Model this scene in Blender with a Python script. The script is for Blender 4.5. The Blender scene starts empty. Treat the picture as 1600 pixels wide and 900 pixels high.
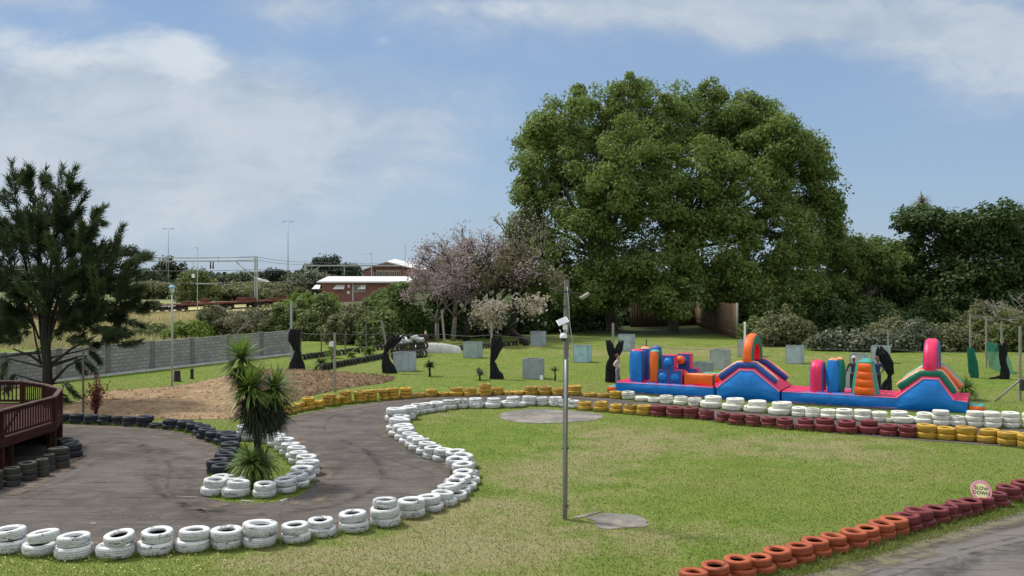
import bpy, bmesh, math, random
import numpy as np
from mathutils import Vector, Matrix, noise as mnoise
R = math.radians
rng = random.Random(7)
sc = bpy.context.scene
col = sc.collection

# ------------------------------------------------------------- camera
CAM_H, F, CX, HY = 5.9, 1500.0, 800.0, 430.0
YS = F / 1200.0; HF = CAM_H * F
cam = bpy.data.objects.new("camera", bpy.data.cameras.new("camera"))
col.objects.link(cam)
cam.location = (0, 0, CAM_H)
cam.rotation_euler = (R(90), 0, 0)
cam.data.sensor_width = 36.0
cam.data.lens = 36.0 * F / 1600.0
cam.data.shift_y = -20.0 / 1600.0
cam.data.clip_start = 0.1
cam.data.clip_end = 6000
sc.camera = cam

# ------------------------------------------------------------- light
SUN_DIR = Vector((-0.80, 0.45, 0.0)).normalized()
SUN_EL = R(56)
sc.view_settings.view_transform = 'Standard'
sc.view_settings.look = 'None'
sc.view_settings.gamma = 1.0
sc.view_settings.exposure = 0.10
sun = bpy.data.objects.new("sun", bpy.data.lights.new("sun", 'SUN'))
col.objects.link(sun)
sun.data.energy = 3.5
sun.data.angle = R(7.0)
sun.data.color = (1.0, 0.955, 0.88)
to_sun = Vector((SUN_DIR.x * math.cos(SUN_EL), SUN_DIR.y * math.cos(SUN_EL), math.sin(SUN_EL)))
sun.rotation_euler = to_sun.to_track_quat('Z', 'Y').to_euler()
sun.location = (0, 0, 60)

world = bpy.data.worlds.new("World")
sc.world = world
world.use_nodes = True
WN, WL = world.node_tree.nodes, world.node_tree.links
WN.clear()

def wmath(op, a, b=None, c=None, clamp=False):
    n = WN.new('ShaderNodeMath'); n.operation = op; n.use_clamp = clamp
    for i, v in enumerate((a, b, c)):
        if v is None: continue
        if isinstance(v, (int, float)): n.inputs[i].default_value = v
        else: WL.new(v, n.inputs[i])
    return n.outputs[0]

def build_world():
    sky = WN.new('ShaderNodeTexSky'); sky.sky_type = 'NISHITA'; sky.sun_disc = False
    sky.sun_elevation = SUN_EL
    sky.sun_rotation = math.atan2(SUN_DIR.x, SUN_DIR.y)
    sky.air_density = 1.0; sky.dust_density = 0.6; sky.ozone_density = 2.2
    tc = WN.new('ShaderNodeTexCoord'); sep = WN.new('ShaderNodeSeparateXYZ')
    WL.new(tc.outputs['Generated'], sep.inputs[0])
    ya = wmath('MAXIMUM', wmath('ABSOLUTE', sep.outputs[1]), 0.05)
    u = wmath('DIVIDE', sep.outputs[0], ya)
    w = wmath('DIVIDE', sep.outputs[2], ya)
    comb = WN.new('ShaderNodeCombineXYZ'); WL.new(u, comb.inputs[0]); WL.new(wmath('MULTIPLY', w, 2.0), comb.inputs[1])
    def noise(scale, detail, rough, off, dist=0.0):
        m = WN.new('ShaderNodeMapping'); m.inputs['Location'].default_value = off
        WL.new(comb.outputs[0], m.inputs[0])
        n = WN.new('ShaderNodeTexNoise'); n.inputs['Scale'].default_value = scale
        n.inputs['Detail'].default_value = detail; n.inputs['Roughness'].default_value = rough
        n.inputs['Distortion'].default_value = dist
        WL.new(m.outputs[0], n.inputs['Vector']); return n.outputs['Fac']
    n1 = noise(3.2, 8, 0.56, (3.1, 1.7, 0.3), 0.25)
    n2 = noise(9.0, 7, 0.6, (7.3, 2.2, 1.3), 0.3)
    n3 = noise(1.6, 4, 0.5, (1.3, 5.2, 4.3))
    # soft banks of cloud laid out by direction in the sky (azimuth slope, height slope)
    def bank(px, py, rx, ry, k, p=1.0):
        cu, cw = (px - CX) / F, (HY - py) / F
        du = wmath('DIVIDE', wmath('SUBTRACT', u, cu), rx / F)
        dw = wmath('DIVIDE', wmath('SUBTRACT', w, cw), ry / F)
        d = wmath('ADD', wmath('MULTIPLY', du, du), wmath('MULTIPLY', dw, dw))
        e = wmath('POWER', 2.718, wmath('MULTIPLY', d, -p))
        return wmath('MULTIPLY', e, k)
    def total(bs):
        t = bs[0]
        for b in bs[1:]: t = wmath('ADD', t, b)
        return t
    soft = total([bank(120, 120, 260, 75, 0.80), bank(60, 240, 420, 90, 0.62), bank(330, 250, 360, 100, 0.50), bank(150, 340, 330, 60, 0.34), bank(1000, 70, 300, 60, 0.2),
                  bank(640, 170, 260, 75, 0.26), bank(1000, 10, 520, 42, 0.62), bank(1230, 45, 330, 45, 0.42),
                  bank(1560, 110, 190, 95, 0.66), bank(520, 300, 260, 60, 0.24), bank(30, 0, 160, 22, 0.35),
                  bank(420, -10, 110, 40, 0.2), bank(440, 20, 70, 34, 0.3)])
    fac = wmath('ADD', soft, wmath('MULTIPLY', wmath('SUBTRACT', n1, 0.5), 2.1))
    fac = wmath('ADD', fac, wmath('MULTIPLY', wmath('SUBTRACT', n2, 0.5), 0.9))
    gate = wmath('MINIMUM', wmath('MULTIPLY', soft, 3.0), 1.0)
    mr = WN.new('ShaderNodeMapRange'); mr.interpolation_type = 'SMOOTHSTEP'
    WL.new(fac, mr.inputs[0]); mr.inputs[1].default_value = 0.12; mr.inputs[2].default_value = 1.05
    cl = wmath('MULTIPLY', mr.outputs[0], gate)
    veil = wmath('MULTIPLY', wmath('MULTIPLY', gate, n3), 0.22)
    cl = wmath('MINIMUM', wmath('ADD', cl, veil), 0.93)
    # bright billow heads
    head = total([bank(190, 75, 150, 38, 1.0), bank(30, 95, 110, 28, 0.9), bank(285, 90, 60, 42, 0.9), bank(600, 62, 22, 12, 0.55),
                  bank(290, 330, 90, 18, 0.35), bank(790, 15, 120, 24, 0.6)])
    hm = WN.new('ShaderNodeMapRange'); hm.interpolation_type = 'SMOOTHSTEP'
    hf = wmath('ADD', wmath('MULTIPLY', head, 0.75), wmath('ADD', wmath('MULTIPLY', wmath('SUBTRACT', n1, 0.5), 2.6), wmath('MULTIPLY', wmath('SUBTRACT', n2, 0.5), 1.5)))
    WL.new(hf, hm.inputs[0]); hm.inputs[1].default_value = 0.25; hm.inputs[2].default_value = 1.1
    hd = wmath('MULTIPLY', hm.outputs[0], wmath('MINIMUM', wmath('MULTIPLY', head, 2.2), 1.0))
    STR = 0.10
    # haze-pale blue sky: NISHITA pulled a little towards an even blue
    mixb = WN.new('ShaderNodeMix'); mixb.data_type = 'RGBA'; mixb.inputs[0].default_value = 0.72
    WL.new(sky.outputs[0], mixb.inputs[6])
    grad = WN.new('ShaderNodeMapRange'); WL.new(w, grad.inputs[0]); grad.inputs[1].default_value = 0.0; grad.inputs[2].default_value = 0.3
    ramp = WN.new('ShaderNodeMix'); ramp.data_type = 'RGBA'; WL.new(grad.outputs[0], ramp.inputs[0])
    ramp.inputs[6].default_value = (0.33 / STR, 0.465 / STR, 0.645 / STR, 1)
    ramp.inputs[7].default_value = (0.235 / STR, 0.37 / STR, 0.61 / STR, 1)
    WL.new(ramp.outputs[2], mixb.inputs[7])
    m1 = WN.new('ShaderNodeMix'); m1.data_type = 'RGBA'
    WL.new(cl, m1.inputs[0]); WL.new(mixb.outputs[2], m1.inputs[6])
    cm = WN.new('ShaderNodeMix'); cm.data_type = 'RGBA'
    cr_ = WN.new('ShaderNodeMapRange'); cr_.interpolation_type = 'SMOOTHSTEP'; WL.new(wmath('ADD', wmath('MULTIPLY', n2, 0.6), wmath('MULTIPLY', n3, 0.4)), cr_.inputs[0]); cr_.inputs[1].default_value = 0.36; cr_.inputs[2].default_value = 0.66
    WL.new(cr_.outputs[0], cm.inputs[0]); cm.inputs[6].default_value = (0.385 / STR, 0.465 / STR, 0.57 / STR, 1); cm.inputs[7].default_value = (0.55 / STR, 0.61 / STR, 0.68 / STR, 1)
    WL.new(cm.outputs[2], m1.inputs[7])
    m2 = WN.new('ShaderNodeMix'); m2.data_type = 'RGBA'
    WL.new(wmath('MULTIPLY', hd, 0.85), m2.inputs[0]); WL.new(m1.outputs[2], m2.inputs[6])
    m2.inputs[7].default_value = (0.65 / STR, 0.71 / STR, 0.77 / STR, 1)
    # unseen thin bright cloud added overhead and behind the viewer for diffuse light
    hi_ = WN.new('ShaderNodeMapRange'); hi_.interpolation_type = 'SMOOTHSTEP'; WL.new(sep.outputs[2], hi_.inputs[0]); hi_.inputs[1].default_value = 0.36; hi_.inputs[2].default_value = 0.62
    bk = WN.new('ShaderNodeMapRange'); bk.interpolation_type = 'SMOOTHSTEP'; WL.new(sep.outputs[1], bk.inputs[0]); bk.inputs[1].default_value = 0.25; bk.inputs[2].default_value = -0.35
    m3 = WN.new('ShaderNodeMix'); m3.data_type = 'RGBA'; WL.new(wmath('MULTIPLY', wmath('MAXIMUM', hi_.outputs[0], bk.outputs[0]), wmath('ADD', 0.55, wmath('MULTIPLY', n1, 0.5))), m3.inputs[0]); WL.new(m2.outputs[2], m3.inputs[6])
    m3.inputs[7].default_value = (0.92 / STR, 0.95 / STR, 0.98 / STR, 1); m2 = m3
    bg = WN.new('ShaderNodeBackground'); bg.inputs[1].default_value = STR
    out = WN.new('ShaderNodeOutputWorld')
    WL.new(m2.outputs[2], bg.inputs[0]); WL.new(bg.outputs[0], out.inputs[0])
build_world()

# ------------------------------------------------------------- helpers
def gp(px, py, z=0.0):
    Y = F * (CAM_H - z) / (py - HY)
    return Vector(((px - CX) / F * Y, Y, z))
def at(px, py, Y):
    return Vector(((px - CX) / F * Y, Y, CAM_H - (py - HY) / F * Y))
def tag(o, label=None, cat=None, group=None, kind=None):
    if label: o["label"] = label
    if cat: o["category"] = cat
    if group: o["group"] = group
    if kind: o["kind"] = kind
    return o
def empty(name, loc, rz=0.0, label=None, cat=None, group=None):
    o = bpy.data.objects.new(name, None); col.objects.link(o)
    o.location = loc; o.rotation_euler = (0, 0, rz); o.empty_display_size = 0.3
    return tag(o, label, cat, group)
def link(name, me, parent=None, loc=(0, 0, 0), rot=(0, 0, 0), scale=(1, 1, 1)):
    o = bpy.data.objects.new(name, me); col.objects.link(o)
    o.location = loc; o.rotation_euler = rot; o.scale = scale
    if parent is not None: o.parent = parent
    return o
def copy_tree(o, parent=None):
    c = o.copy(); col.objects.link(c); c.parent = parent
    for ch in o.children: copy_tree(ch, c)
    return c

class MB:
    def __init__(s): s.v = []; s.f = []; s.m = []; s.sm = []
    def add(s, vs, fs, mi=0, smooth=False, M=None):
        b = len(s.v)
        s.v += [tuple(M @ Vector(v)) for v in vs] if M is not None else [tuple(v) for v in vs]
        s.f += [tuple(i + b for i in f) for f in fs]
        s.m += [mi] * len(fs); s.sm += [smooth] * len(fs); return s
    def box(s, c, d, mi=0, M=None, rz=0.0):
        x, y, z = d[0] / 2, d[1] / 2, d[2] / 2
        vs = [(a, b, e) for a in (-x, x) for b in (-y, y) for e in (-z, z)]
        T = Matrix.Translation(c) @ Matrix.Rotation(rz, 4, 'Z')
        if M is not None: T = M @ T
        return s.add(vs, [(0, 1, 3, 2), (4, 6, 7, 5), (0, 4, 5, 1), (2, 3, 7, 6), (0, 2, 6, 4), (1, 5, 7, 3)], mi, False, T)
    def tube(s, pts, rad, n=8, mi=0, smooth=True, M=None, cap=True):
        pts = [Vector(p) for p in pts]; vs = []; fs = []
        if isinstance(rad, (int, float)): rad = [rad] * len(pts)
        prev = None
        for i, p in enumerate(pts):
            d = (pts[min(i + 1, len(pts) - 1)] - pts[max(i - 1, 0)])
            d = d.normalized() if d.length > 1e-9 else Vector((0, 0, 1))
            if prev is None:
                a = d.cross(Vector((0, 1, 0)) if abs(d.y) < 0.9 else Vector((1, 0, 0))).normalized()
            else:
                a = (prev - d * prev.dot(d)).normalized()
            prev = a; b = d.cross(a)
            for k in range(n):
                t = 2 * math.pi * k / n
                vs.append(p + a * math.cos(t) * rad[i] + b * math.sin(t) * rad[i])
        for i in range(len(pts) - 1):
            for k in range(n):
                k2 = (k + 1) % n
                fs.append((i * n + k, i * n + k2, (i + 1) * n + k2, (i + 1) * n + k))
        if cap:
            fs.append(tuple(range(n))[::-1]); fs.append(tuple((len(pts) - 1) * n + k for k in range(n)))
        return s.add(vs, fs, mi, smooth, M)
    def lathe(s, prof, n=16, mi=0, smooth=True, M=None, closed=False, mids=None):
        vs = []; fs = []
        for (r, z) in prof:
            for k in range(n):
                t = 2 * math.pi * k / n; vs.append((r * math.cos(t), r * math.sin(t), z))
        m = len(prof); rows = m if closed else m - 1
        mi_l = []
        for i in range(rows):
            j = (i + 1) % m
            for k in range(n):
                k2 = (k + 1) % n
                fs.append((i * n + k, i * n + k2, j * n + k2, j * n + k)); mi_l.append(mids[i] if mids else mi)
        if not closed:
            fs.append(tuple(range(n))[::-1]); mi_l.append(mi); fs.append(tuple((m - 1) * n + k for k in range(n))); mi_l.append(mi)
        b = len(s.m); s.add(vs, fs, mi, smooth, M); s.m[b:] = mi_l; return s
    def prism(s, poly, y0, y1, mi=0, M=None):
        n = len(poly)   # poly in (x, z), pushed along y
        vs = [(x, y0, z) for x, z in poly] + [(x, y1, z) for x, z in poly]
        fs = [tuple(range(n)), tuple(range(2 * n - 1, n - 1, -1))]
        fs += [(i, i + n, (i + 1) % n + n, (i + 1) % n) for i in range(n)]
        return s.add(vs, fs, mi, False, M)
    def mesh(s, name, mats, sharp=None):
        me = bpy.data.meshes.new(name); me.from_pydata(s.v, [], s.f)
        for m in (mats if isinstance(mats, (list, tuple)) else [mats]): me.materials.append(m)
        me.polygons.foreach_set('material_index', s.m); me.polygons.foreach_set('use_smooth', s.sm)
        bm = bmesh.new(); bm.from_mesh(me); bmesh.ops.recalc_face_normals(bm, faces=bm.faces); bm.to_mesh(me); bm.free()
        if sharp: me.set_sharp_from_angle(angle=R(sharp))
        me.update(); return me
    def build(s, name, mats, parent=None, loc=None, bevel=0, seg=2, rot=(0, 0, 0), sharp=None):
        """verts are relative to parent's origin when parent is given, else relative to loc"""
        o = link(name, s.mesh(name, mats, sharp), parent, loc or (0, 0, 0), rot)
        if bevel:
            b = o.modifiers.new("bevel", 'BEVEL'); b.width = bevel; b.segments = seg; b.limit_method = 'ANGLE'; b.angle_limit = R(35)
            o.data.polygons.foreach_set('use_smooth', [True] * len(o.data.polygons))
            b.harden_normals = True
        return o

def np_mesh(name, V, k, mats, smooth=False):
    """V: (N*k, 3) array; consecutive runs of k verts make one face"""
    V = np.asarray(V, dtype=np.float32).reshape(-1, 3); n = len(V); nf = n // k
    me = bpy.data.meshes.new(name)
    me.vertices.add(n); me.vertices.foreach_set('co', V.ravel())
    me.loops.add(n); me.loops.foreach_set('vertex_index', np.arange(n, dtype=np.int32))
    me.polygons.add(nf); me.polygons.foreach_set('loop_start', np.arange(0, n, k, dtype=np.int32))
    me.polygons.foreach_set('loop_total', np.full(nf, k, dtype=np.int32))
    for m in (mats if isinstance(mats, (list, tuple)) else [mats]): me.materials.append(m)
    me.update(calc_edges=True); return me

# ------------------------------------------------------------- materials
def new_mat(name):
    m = bpy.data.materials.new(name); m.use_nodes = True
    return m, m.node_tree.nodes, m.node_tree.links, m.node_tree.nodes['Principled BSDF']
def NM(N, L, op, a, b=None, clamp=False):
    n = N.new('ShaderNodeMath'); n.operation = op; n.use_clamp = clamp
    for i, v in enumerate((a, b)):
        if v is None: continue
        if isinstance(v, (int, float)): n.inputs[i].default_value = v
        else: L.new(v, n.inputs[i])
    return n.outputs[0]
def NMix(N, L, f, a, b, mode='MIX'):
    n = N.new('ShaderNodeMix'); n.data_type = 'RGBA'; n.blend_type = mode
    for s_, v in ((0, f), (6, a), (7, b)):
        if isinstance(v, (int, float)): n.inputs[s_].default_value = v
        elif isinstance(v, tuple): n.inputs[s_].default_value = (*v[:3], 1)
        else: L.new(v, n.inputs[s_])
    return n.outputs[2]
def NNoise(N, L, vec, scale, detail=4, rough=0.55, dist=0.0):
    n = N.new('ShaderNodeTexNoise'); n.inputs['Scale'].default_value = scale
    n.inputs['Detail'].default_value = detail; n.inputs['Roughness'].default_value = rough
    n.inputs['Distortion'].default_value = dist
    if vec is not None: L.new(vec, n.inputs['Vector'])
    return n.outputs['Fac']
def NRange(N, L, v, a, b, c=0.0, d=1.0):
    n = N.new('ShaderNodeMapRange'); n.interpolation_type = 'SMOOTHSTEP'; L.new(v, n.inputs[0])
    for i, x in enumerate((a, b, c, d)): n.inputs[i + 1].default_value = x
    return n.outputs[0]
def coords(N, L, kind='Object', rand=True, scale=None):
    tc = N.new('ShaderNodeTexCoord'); v = tc.outputs[kind]
    if rand:
        oi = N.new('ShaderNodeObjectInfo'); va = N.new('ShaderNodeVectorMath'); va.operation = 'ADD'
        mu = NM(N, L, 'MULTIPLY', oi.outputs['Random'], 97.0); L.new(v, va.inputs[0]); L.new(mu, va.inputs[1]); v = va.outputs[0]
    if scale:
        mp = N.new('ShaderNodeMapping'); mp.inputs['Scale'].default_value = scale; L.new(v, mp.inputs[0]); v = mp.outputs[0]
    return v
def NBump(N, L, h, strength, dist, P):
    b = N.new('ShaderNodeBump'); b.inputs['Strength'].default_value = strength; b.inputs['Distance'].default_value = dist
    L.new(h, b.inputs['Height']); L.new(b.outputs[0], P.inputs['Normal'])

def pm(name, c1, c2=None, scale=3.0, rough=0.7, bump=0.0, bd=0.01, stretch=None, metal=0.0, c3=None, s3=1.0, t3=(0.55, 0.7), spec=None, coat=0.0):
    m, N, L, P = new_mat(name)
    v = coords(N, L, scale=stretch)
    P.inputs['Roughness'].default_value = rough; P.inputs['Metallic'].default_value = metal
    if spec is not None: P.inputs['Specular IOR Level'].default_value = spec
    if coat: P.inputs['Coat Weight'].default_value = coat; P.inputs['Coat Roughness'].default_value = 0.25
    c2 = c2 or tuple(x * 0.8 for x in c1)
    n = NNoise(N, L, v, scale, 6, 0.6)
    cc = NMix(N, L, NRange(N, L, n, 0.3, 0.7), c1, c2)
    if c3:
        n3 = NNoise(N, L, v, s3, 5, 0.65); cc = NMix(N, L, NRange(N, L, n3, *t3), cc, c3)
    L.new(cc, P.inputs['Base Color'])
    if bump: NBump(N, L, NNoise(N, L, v, scale * 4, 5, 0.65), bump, bd, P)
    return m

def leaf_mat(name, c1, c2, c3=None, trans=0.35, scale=0.45, rough=0.6):
    """leaves: hue differs leaf by leaf and clump by clump"""
    m, N, L, P = new_mat(name)
    g = N.new('ShaderNodeNewGeometry'); v = coords(N, L, rand=True)
    n = NNoise(N, L, v, scale, 3, 0.5)
    f = NM(N, L, 'ADD', NM(N, L, 'MULTIPLY', g.outputs['Random Per Island'], 0.55), NM(N, L, 'MULTIPLY', NRange(N, L, n, 0.32, 0.68), 0.5))
    cc = NMix(N, L, f, c1, c2)
    if c3: cc = NMix(N, L, NRange(N, L, g.outputs['Random Per Island'], 0.86, 0.9), cc, c3)
    P.inputs['Roughness'].default_value = rough; P.inputs['Specular IOR Level'].default_value = 0.25
    L.new(cc, P.inputs['Base Color'])
    tr = N.new('ShaderNodeBsdfTranslucent'); L.new(NMix(N, L, 0.35, cc, (c2[0] * 1.6, c2[1] * 1.7, c2[2] * 0.8)), tr.inputs[0])
    mx = N.new('ShaderNodeMixShader'); mx.inputs[0].default_value = trans
    L.new(P.outputs[0], mx.inputs[1]); L.new(tr.outputs[0], mx.inputs[2]); L.new(mx.outputs[0], N['Material Output'].inputs[0])
    return m

def grass_color(N, L):
    """lawn colour from world position, shared by the ground sheet and the blades"""
    g = N.new('ShaderNodeNewGeometry'); v = g.outputs['Position']
    sep = N.new('ShaderNodeSeparateXYZ'); L.new(v, sep.inputs[0])
    X, Y = sep.outputs[0], sep.outputs[1]
    nb = NNoise(N, L, v, 0.16, 5, 0.6, 0.3); nm = NNoise(N, L, v, 0.75, 6, 0.65, 0.2); nf = NNoise(N, L, v, 5.5, 6, 0.7)
    mp = N.new('ShaderNodeMapping'); mp.inputs['Scale'].default_value = (1, 1, 0); L.new(v, mp.inputs[0])
    nff = NNoise(N, L, mp.outputs[0], 24.0, 4, 0.7)
    def spot(px, py, rx, ry, k=1.0):
        c = gp(px, py)
        dx = NM(N, L, 'DIVIDE', NM(N, L, 'SUBTRACT', X, c.x), rx); dy = NM(N, L, 'DIVIDE', NM(N, L, 'SUBTRACT', Y, c.y), ry * YS)
        d = NM(N, L, 'ADD', NM(N, L, 'MULTIPLY', dx, dx), NM(N, L, 'MULTIPLY', dy, dy))
        return NM(N, L, 'MULTIPLY', NM(N, L, 'POWER', 2.718, NM(N, L, 'MULTIPLY', d, -1.0)), k)
    dry = None
    for a in DRY:
        s_ = spot(*a); dry = s_ if dry is None else NM(N, L, 'ADD', dry, s_)
    dry = NM(N, L, 'ADD', NM(N, L, 'ADD', NM(N, L, 'MULTIPLY', dry, 0.60), NM(N, L, 'MULTIPLY', NM(N, L, 'SUBTRACT', nb, 0.5), 0.9)),
             NM(N, L, 'ADD', NM(N, L, 'MULTIPLY', NM(N, L, 'SUBTRACT', nm, 0.5), 1.9), NM(N, L, 'MULTIPLY', NM(N, L, 'SUBTRACT', nf, 0.5), 1.2)))
    dryf = NRange(N, L, dry, 0.20, 0.92)
    green = NMix(N, L, NRange(N, L, nm, 0.3, 0.7), (0.106, 0.180, 0.018), (0.180, 0.242, 0.034))
    green = NMix(N, L, NRange(N, L, nb, 0.35, 0.65), green, (0.180, 0.212, 0.045))
    cc = NMix(N, L, dryf, green, (0.290, 0.255, 0.125))
    cc = NMix(N, L, NRange(N, L, nff, 0.2, 0.8), NMix(N, L, 0.20, cc, (0.05, 0.09, 0.012)), NMix(N, L, 0.12, cc, (0.36, 0.38, 0.16)))
    return cc, nff, nf
DRY = [(955, 688, 2.6, 4.0, 1.0), (870, 745, 2.6, 3.0, 1.0), (720, 800, 2.2, 2.2, 1.1), (600, 870, 3.2, 1.6, 1.0), (450, 885, 2.5, 1.2, 0.7),
       (760, 860, 2.0, 1.5, 0.8), (1130, 700, 4.0, 1.6, 0.5), (1330, 715, 3.0, 2.4, 0.8), (1480, 770, 2.5, 2.0, 0.25), (1250, 690, 4, 2, 0.6),
       (1000, 860, 1.5, 1.2, 0.7), (1150, 835, 1.6, 1.0, 0.8), (960, 820, 1.4, 1.2, 0.8), (700, 648, 1.2, 2.0, 0.6), (1000, 545, 14, 6, 0.9), (1300, 560, 18, 6, 0.5)]

def make_grass():
    m, N, L, P = new_mat("lawn")
    cc, h, h2 = grass_color(N, L)
    g = N.new('ShaderNodeNewGeometry'); sep = N.new('ShaderNodeSeparateXYZ'); L.new(g.outputs['Position'], sep.inputs[0])
    # beyond the park: olive scrub land and dry yellow veld
    far = NRange(N, L, sep.outputs[1], 66.0 * YS, 84.0 * YS)
    veld = NMix(N, L, NRange(N, L, NNoise(N, L, g.outputs['Position'], 0.06, 6, 0.65), 0.4, 0.62), (0.60, 0.51, 0.27), (0.24, 0.25, 0.09))
    veld = NMix(N, L, NRange(N, L, sep.outputs[1], 120.0 * YS, 190.0 * YS), veld, (0.17, 0.19, 0.08))
    veld = NMix(N, L, NRange(N, L, NM(N, L, 'DIVIDE', sep.outputs[0], sep.outputs[1]), -0.24, -0.14), veld, (0.05, 0.065, 0.02))
    cc = NMix(N, L, far, cc, veld)
    P.inputs['Roughness'].default_value = 0.9; P.inputs['Specular IOR Level'].default_value = 0.15
    L.new(cc, P.inputs['Base Color'])
    NBump(N, L, NM(N, L, 'ADD', h, NM(N, L, 'MULTIPLY', h2, 0.7)), 0.9, 0.05, P)
    return m
M_LAWN = make_grass()
def make_blades():
    m, N, L, P = new_mat("grass_blade")
    cc, h, h2 = grass_color(N, L)
    g = N.new('ShaderNodeNewGeometry')
    cc = NMix(N, L, NM(N, L, 'MULTIPLY', g.outputs['Random Per Island'], 0.30), cc, (0.24, 0.27, 0.08))
    P.inputs['Roughness'].default_value = 0.7; P.inputs['Specular IOR Level'].default_value = 0.2
    L.new(cc, P.inputs['Base Color'])
    tr = N.new('ShaderNodeBsdfTranslucent'); L.new(cc, tr.inputs[0])
    mx = N.new('ShaderNodeMixShader'); mx.inputs[0].default_value = 0.3
    L.new(P.outputs[0], mx.inputs[1]); L.new(tr.outputs[0], mx.inputs[2]); L.new(mx.outputs[0], N['Material Output'].inputs[0])
    return m
M_BLADE = make_blades()

def make_asphalt(name, base, light):
    m, N, L, P = new_mat(name)
    g = N.new('ShaderNodeNewGeometry'); v = g.outputs['Position']
    big = NNoise(N, L, v, 0.22, 5, 0.6, 0.6); mid = NNoise(N, L, v, 1.3, 6, 0.65, 0.4); fine = NNoise(N, L, v, 14.0, 5, 0.7); grit = NNoise(N, L, v, 60.0, 3, 0.6)
    mp = N.new('ShaderNodeMapping'); mp.inputs['Scale'].default_value = (0.35, 4.5, 1); mp.inputs['Rotation'].default_value = (0, 0, R(-14)); L.new(v, mp.inputs[0])
    st = NNoise(N, L, mp.outputs[0], 1.1, 6, 0.7, 1.2)
    cc = NMix(N, L, NRange(N, L, big, 0.35, 0.68), base, light)
    cc = NMix(N, L, NM(N, L, 'MULTIPLY', NRange(N, L, mid, 0.45, 0.72), 0.6), cc, (0.17, 0.143, 0.12))
    blot = NNoise(N, L, v, 0.42, 5, 0.65, 1.0)
    cc = NMix(N, L, NM(N, L, 'MULTIPLY', NRange(N, L, blot, 0.54, 0.66), 0.6), cc, tuple(x * 0.6 for x in base))
    cc = NMix(N, L, NM(N, L, 'MULTIPLY', NRange(N, L, st, 0.54, 0.66), 0.75), cc, tuple(x * 0.42 for x in base))
    cc = NMix(N, L, NM(N, L, 'MULTIPLY', NRange(N, L, st, 0.34, 0.46, 1, 0), 0.45), cc, (0.20, 0.178, 0.155))
    cc = NMix(N, L, NM(N, L, 'MULTIPLY', NRange(N, L, fine, 0.3, 0.75), 0.35), cc, tuple(x * 0.7 for x in base))
    vo = N.new('ShaderNodeTexVoronoi'); vo.feature = 'DISTANCE_TO_EDGE'; vo.inputs['Scale'].default_value = 0.42
    wv = N.new('ShaderNodeVectorMath'); wv.operation = 'ADD'; L.new(v, wv.inputs[0]); wn = N.new('ShaderNodeTexNoise'); wn.inputs['Scale'].default_value = 1.6; wn.inputs['Detail'].default_value = 5; L.new(v, wn.inputs['Vector']); L.new(wn.outputs['Color'], wv.inputs[1]); L.new(wv.outputs[0], vo.inputs['Vector'])
    ck = NM(N, L, 'MULTIPLY', NRange(N, L, vo.outputs['Distance'], 0.003, 0.010, 1, 0), NRange(N, L, blot, 0.42, 0.56))
    cc = NMix(N, L, NM(N, L, 'MULTIPLY', ck, 0.6), cc, tuple(x * 0.35 for x in base))
    L.new(cc, P.inputs['Base Color']); P.inputs['Roughness'].default_value = 0.85; P.inputs['Specular IOR Level'].default_value = 0.25
    NBump(N, L, NM(N, L, 'ADD', fine, grit), 0.35, 0.012, P)
    return m
M_ASPH = make_asphalt("asphalt_track", (0.072, 0.060, 0.053), (0.125, 0.106, 0.094))
M_ASPH2 = make_asphalt("asphalt_pale", (0.118, 0.106, 0.097), (0.20, 0.183, 0.168))

def make_soil(name, a, b, c):
    m, N, L, P = new_mat(name)
    g = N.new('ShaderNodeNewGeometry'); v = g.outputs['Position']
    n1 = NNoise(N, L, v, 0.5, 5, 0.6, 0.4); n2 = NNoise(N, L, v, 4.5, 6, 0.75); n3 = NNoise(N, L, v, 1.8, 4, 0.6)
    cc = NMix(N, L, NRange(N, L, n1, 0.35, 0.65), a, b)
    cc = NMix(N, L, NM(N, L, 'MULTIPLY', NRange(N, L, n2, 0.45, 0.62), 0.7), cc, c)
    L.new(cc, P.inputs['Base Color']); P.inputs['Roughness'].default_value = 0.95; P.inputs['Specular IOR Level'].default_value = 0.1
    NBump(N, L, NM(N, L, 'ADD', n2, n3), 0.9, 0.08, P)
    return m
M_SAND = make_soil("sandy_soil", (0.41, 0.295, 0.175), (0.31, 0.213, 0.125), (0.17, 0.108, 0.06))
M_SOIL = make_soil("turned_soil", (0.20, 0.132, 0.078), (0.265, 0.182, 0.112), (0.085, 0.055, 0.034))
M_CONC = pm("pad_concrete", (0.20, 0.185, 0.165), (0.12, 0.11, 0.098), 1.8, 0.9, 0.6, 0.015, c3=(0.27, 0.235, 0.19), s3=1.1, t3=(0.48, 0.62))

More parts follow.
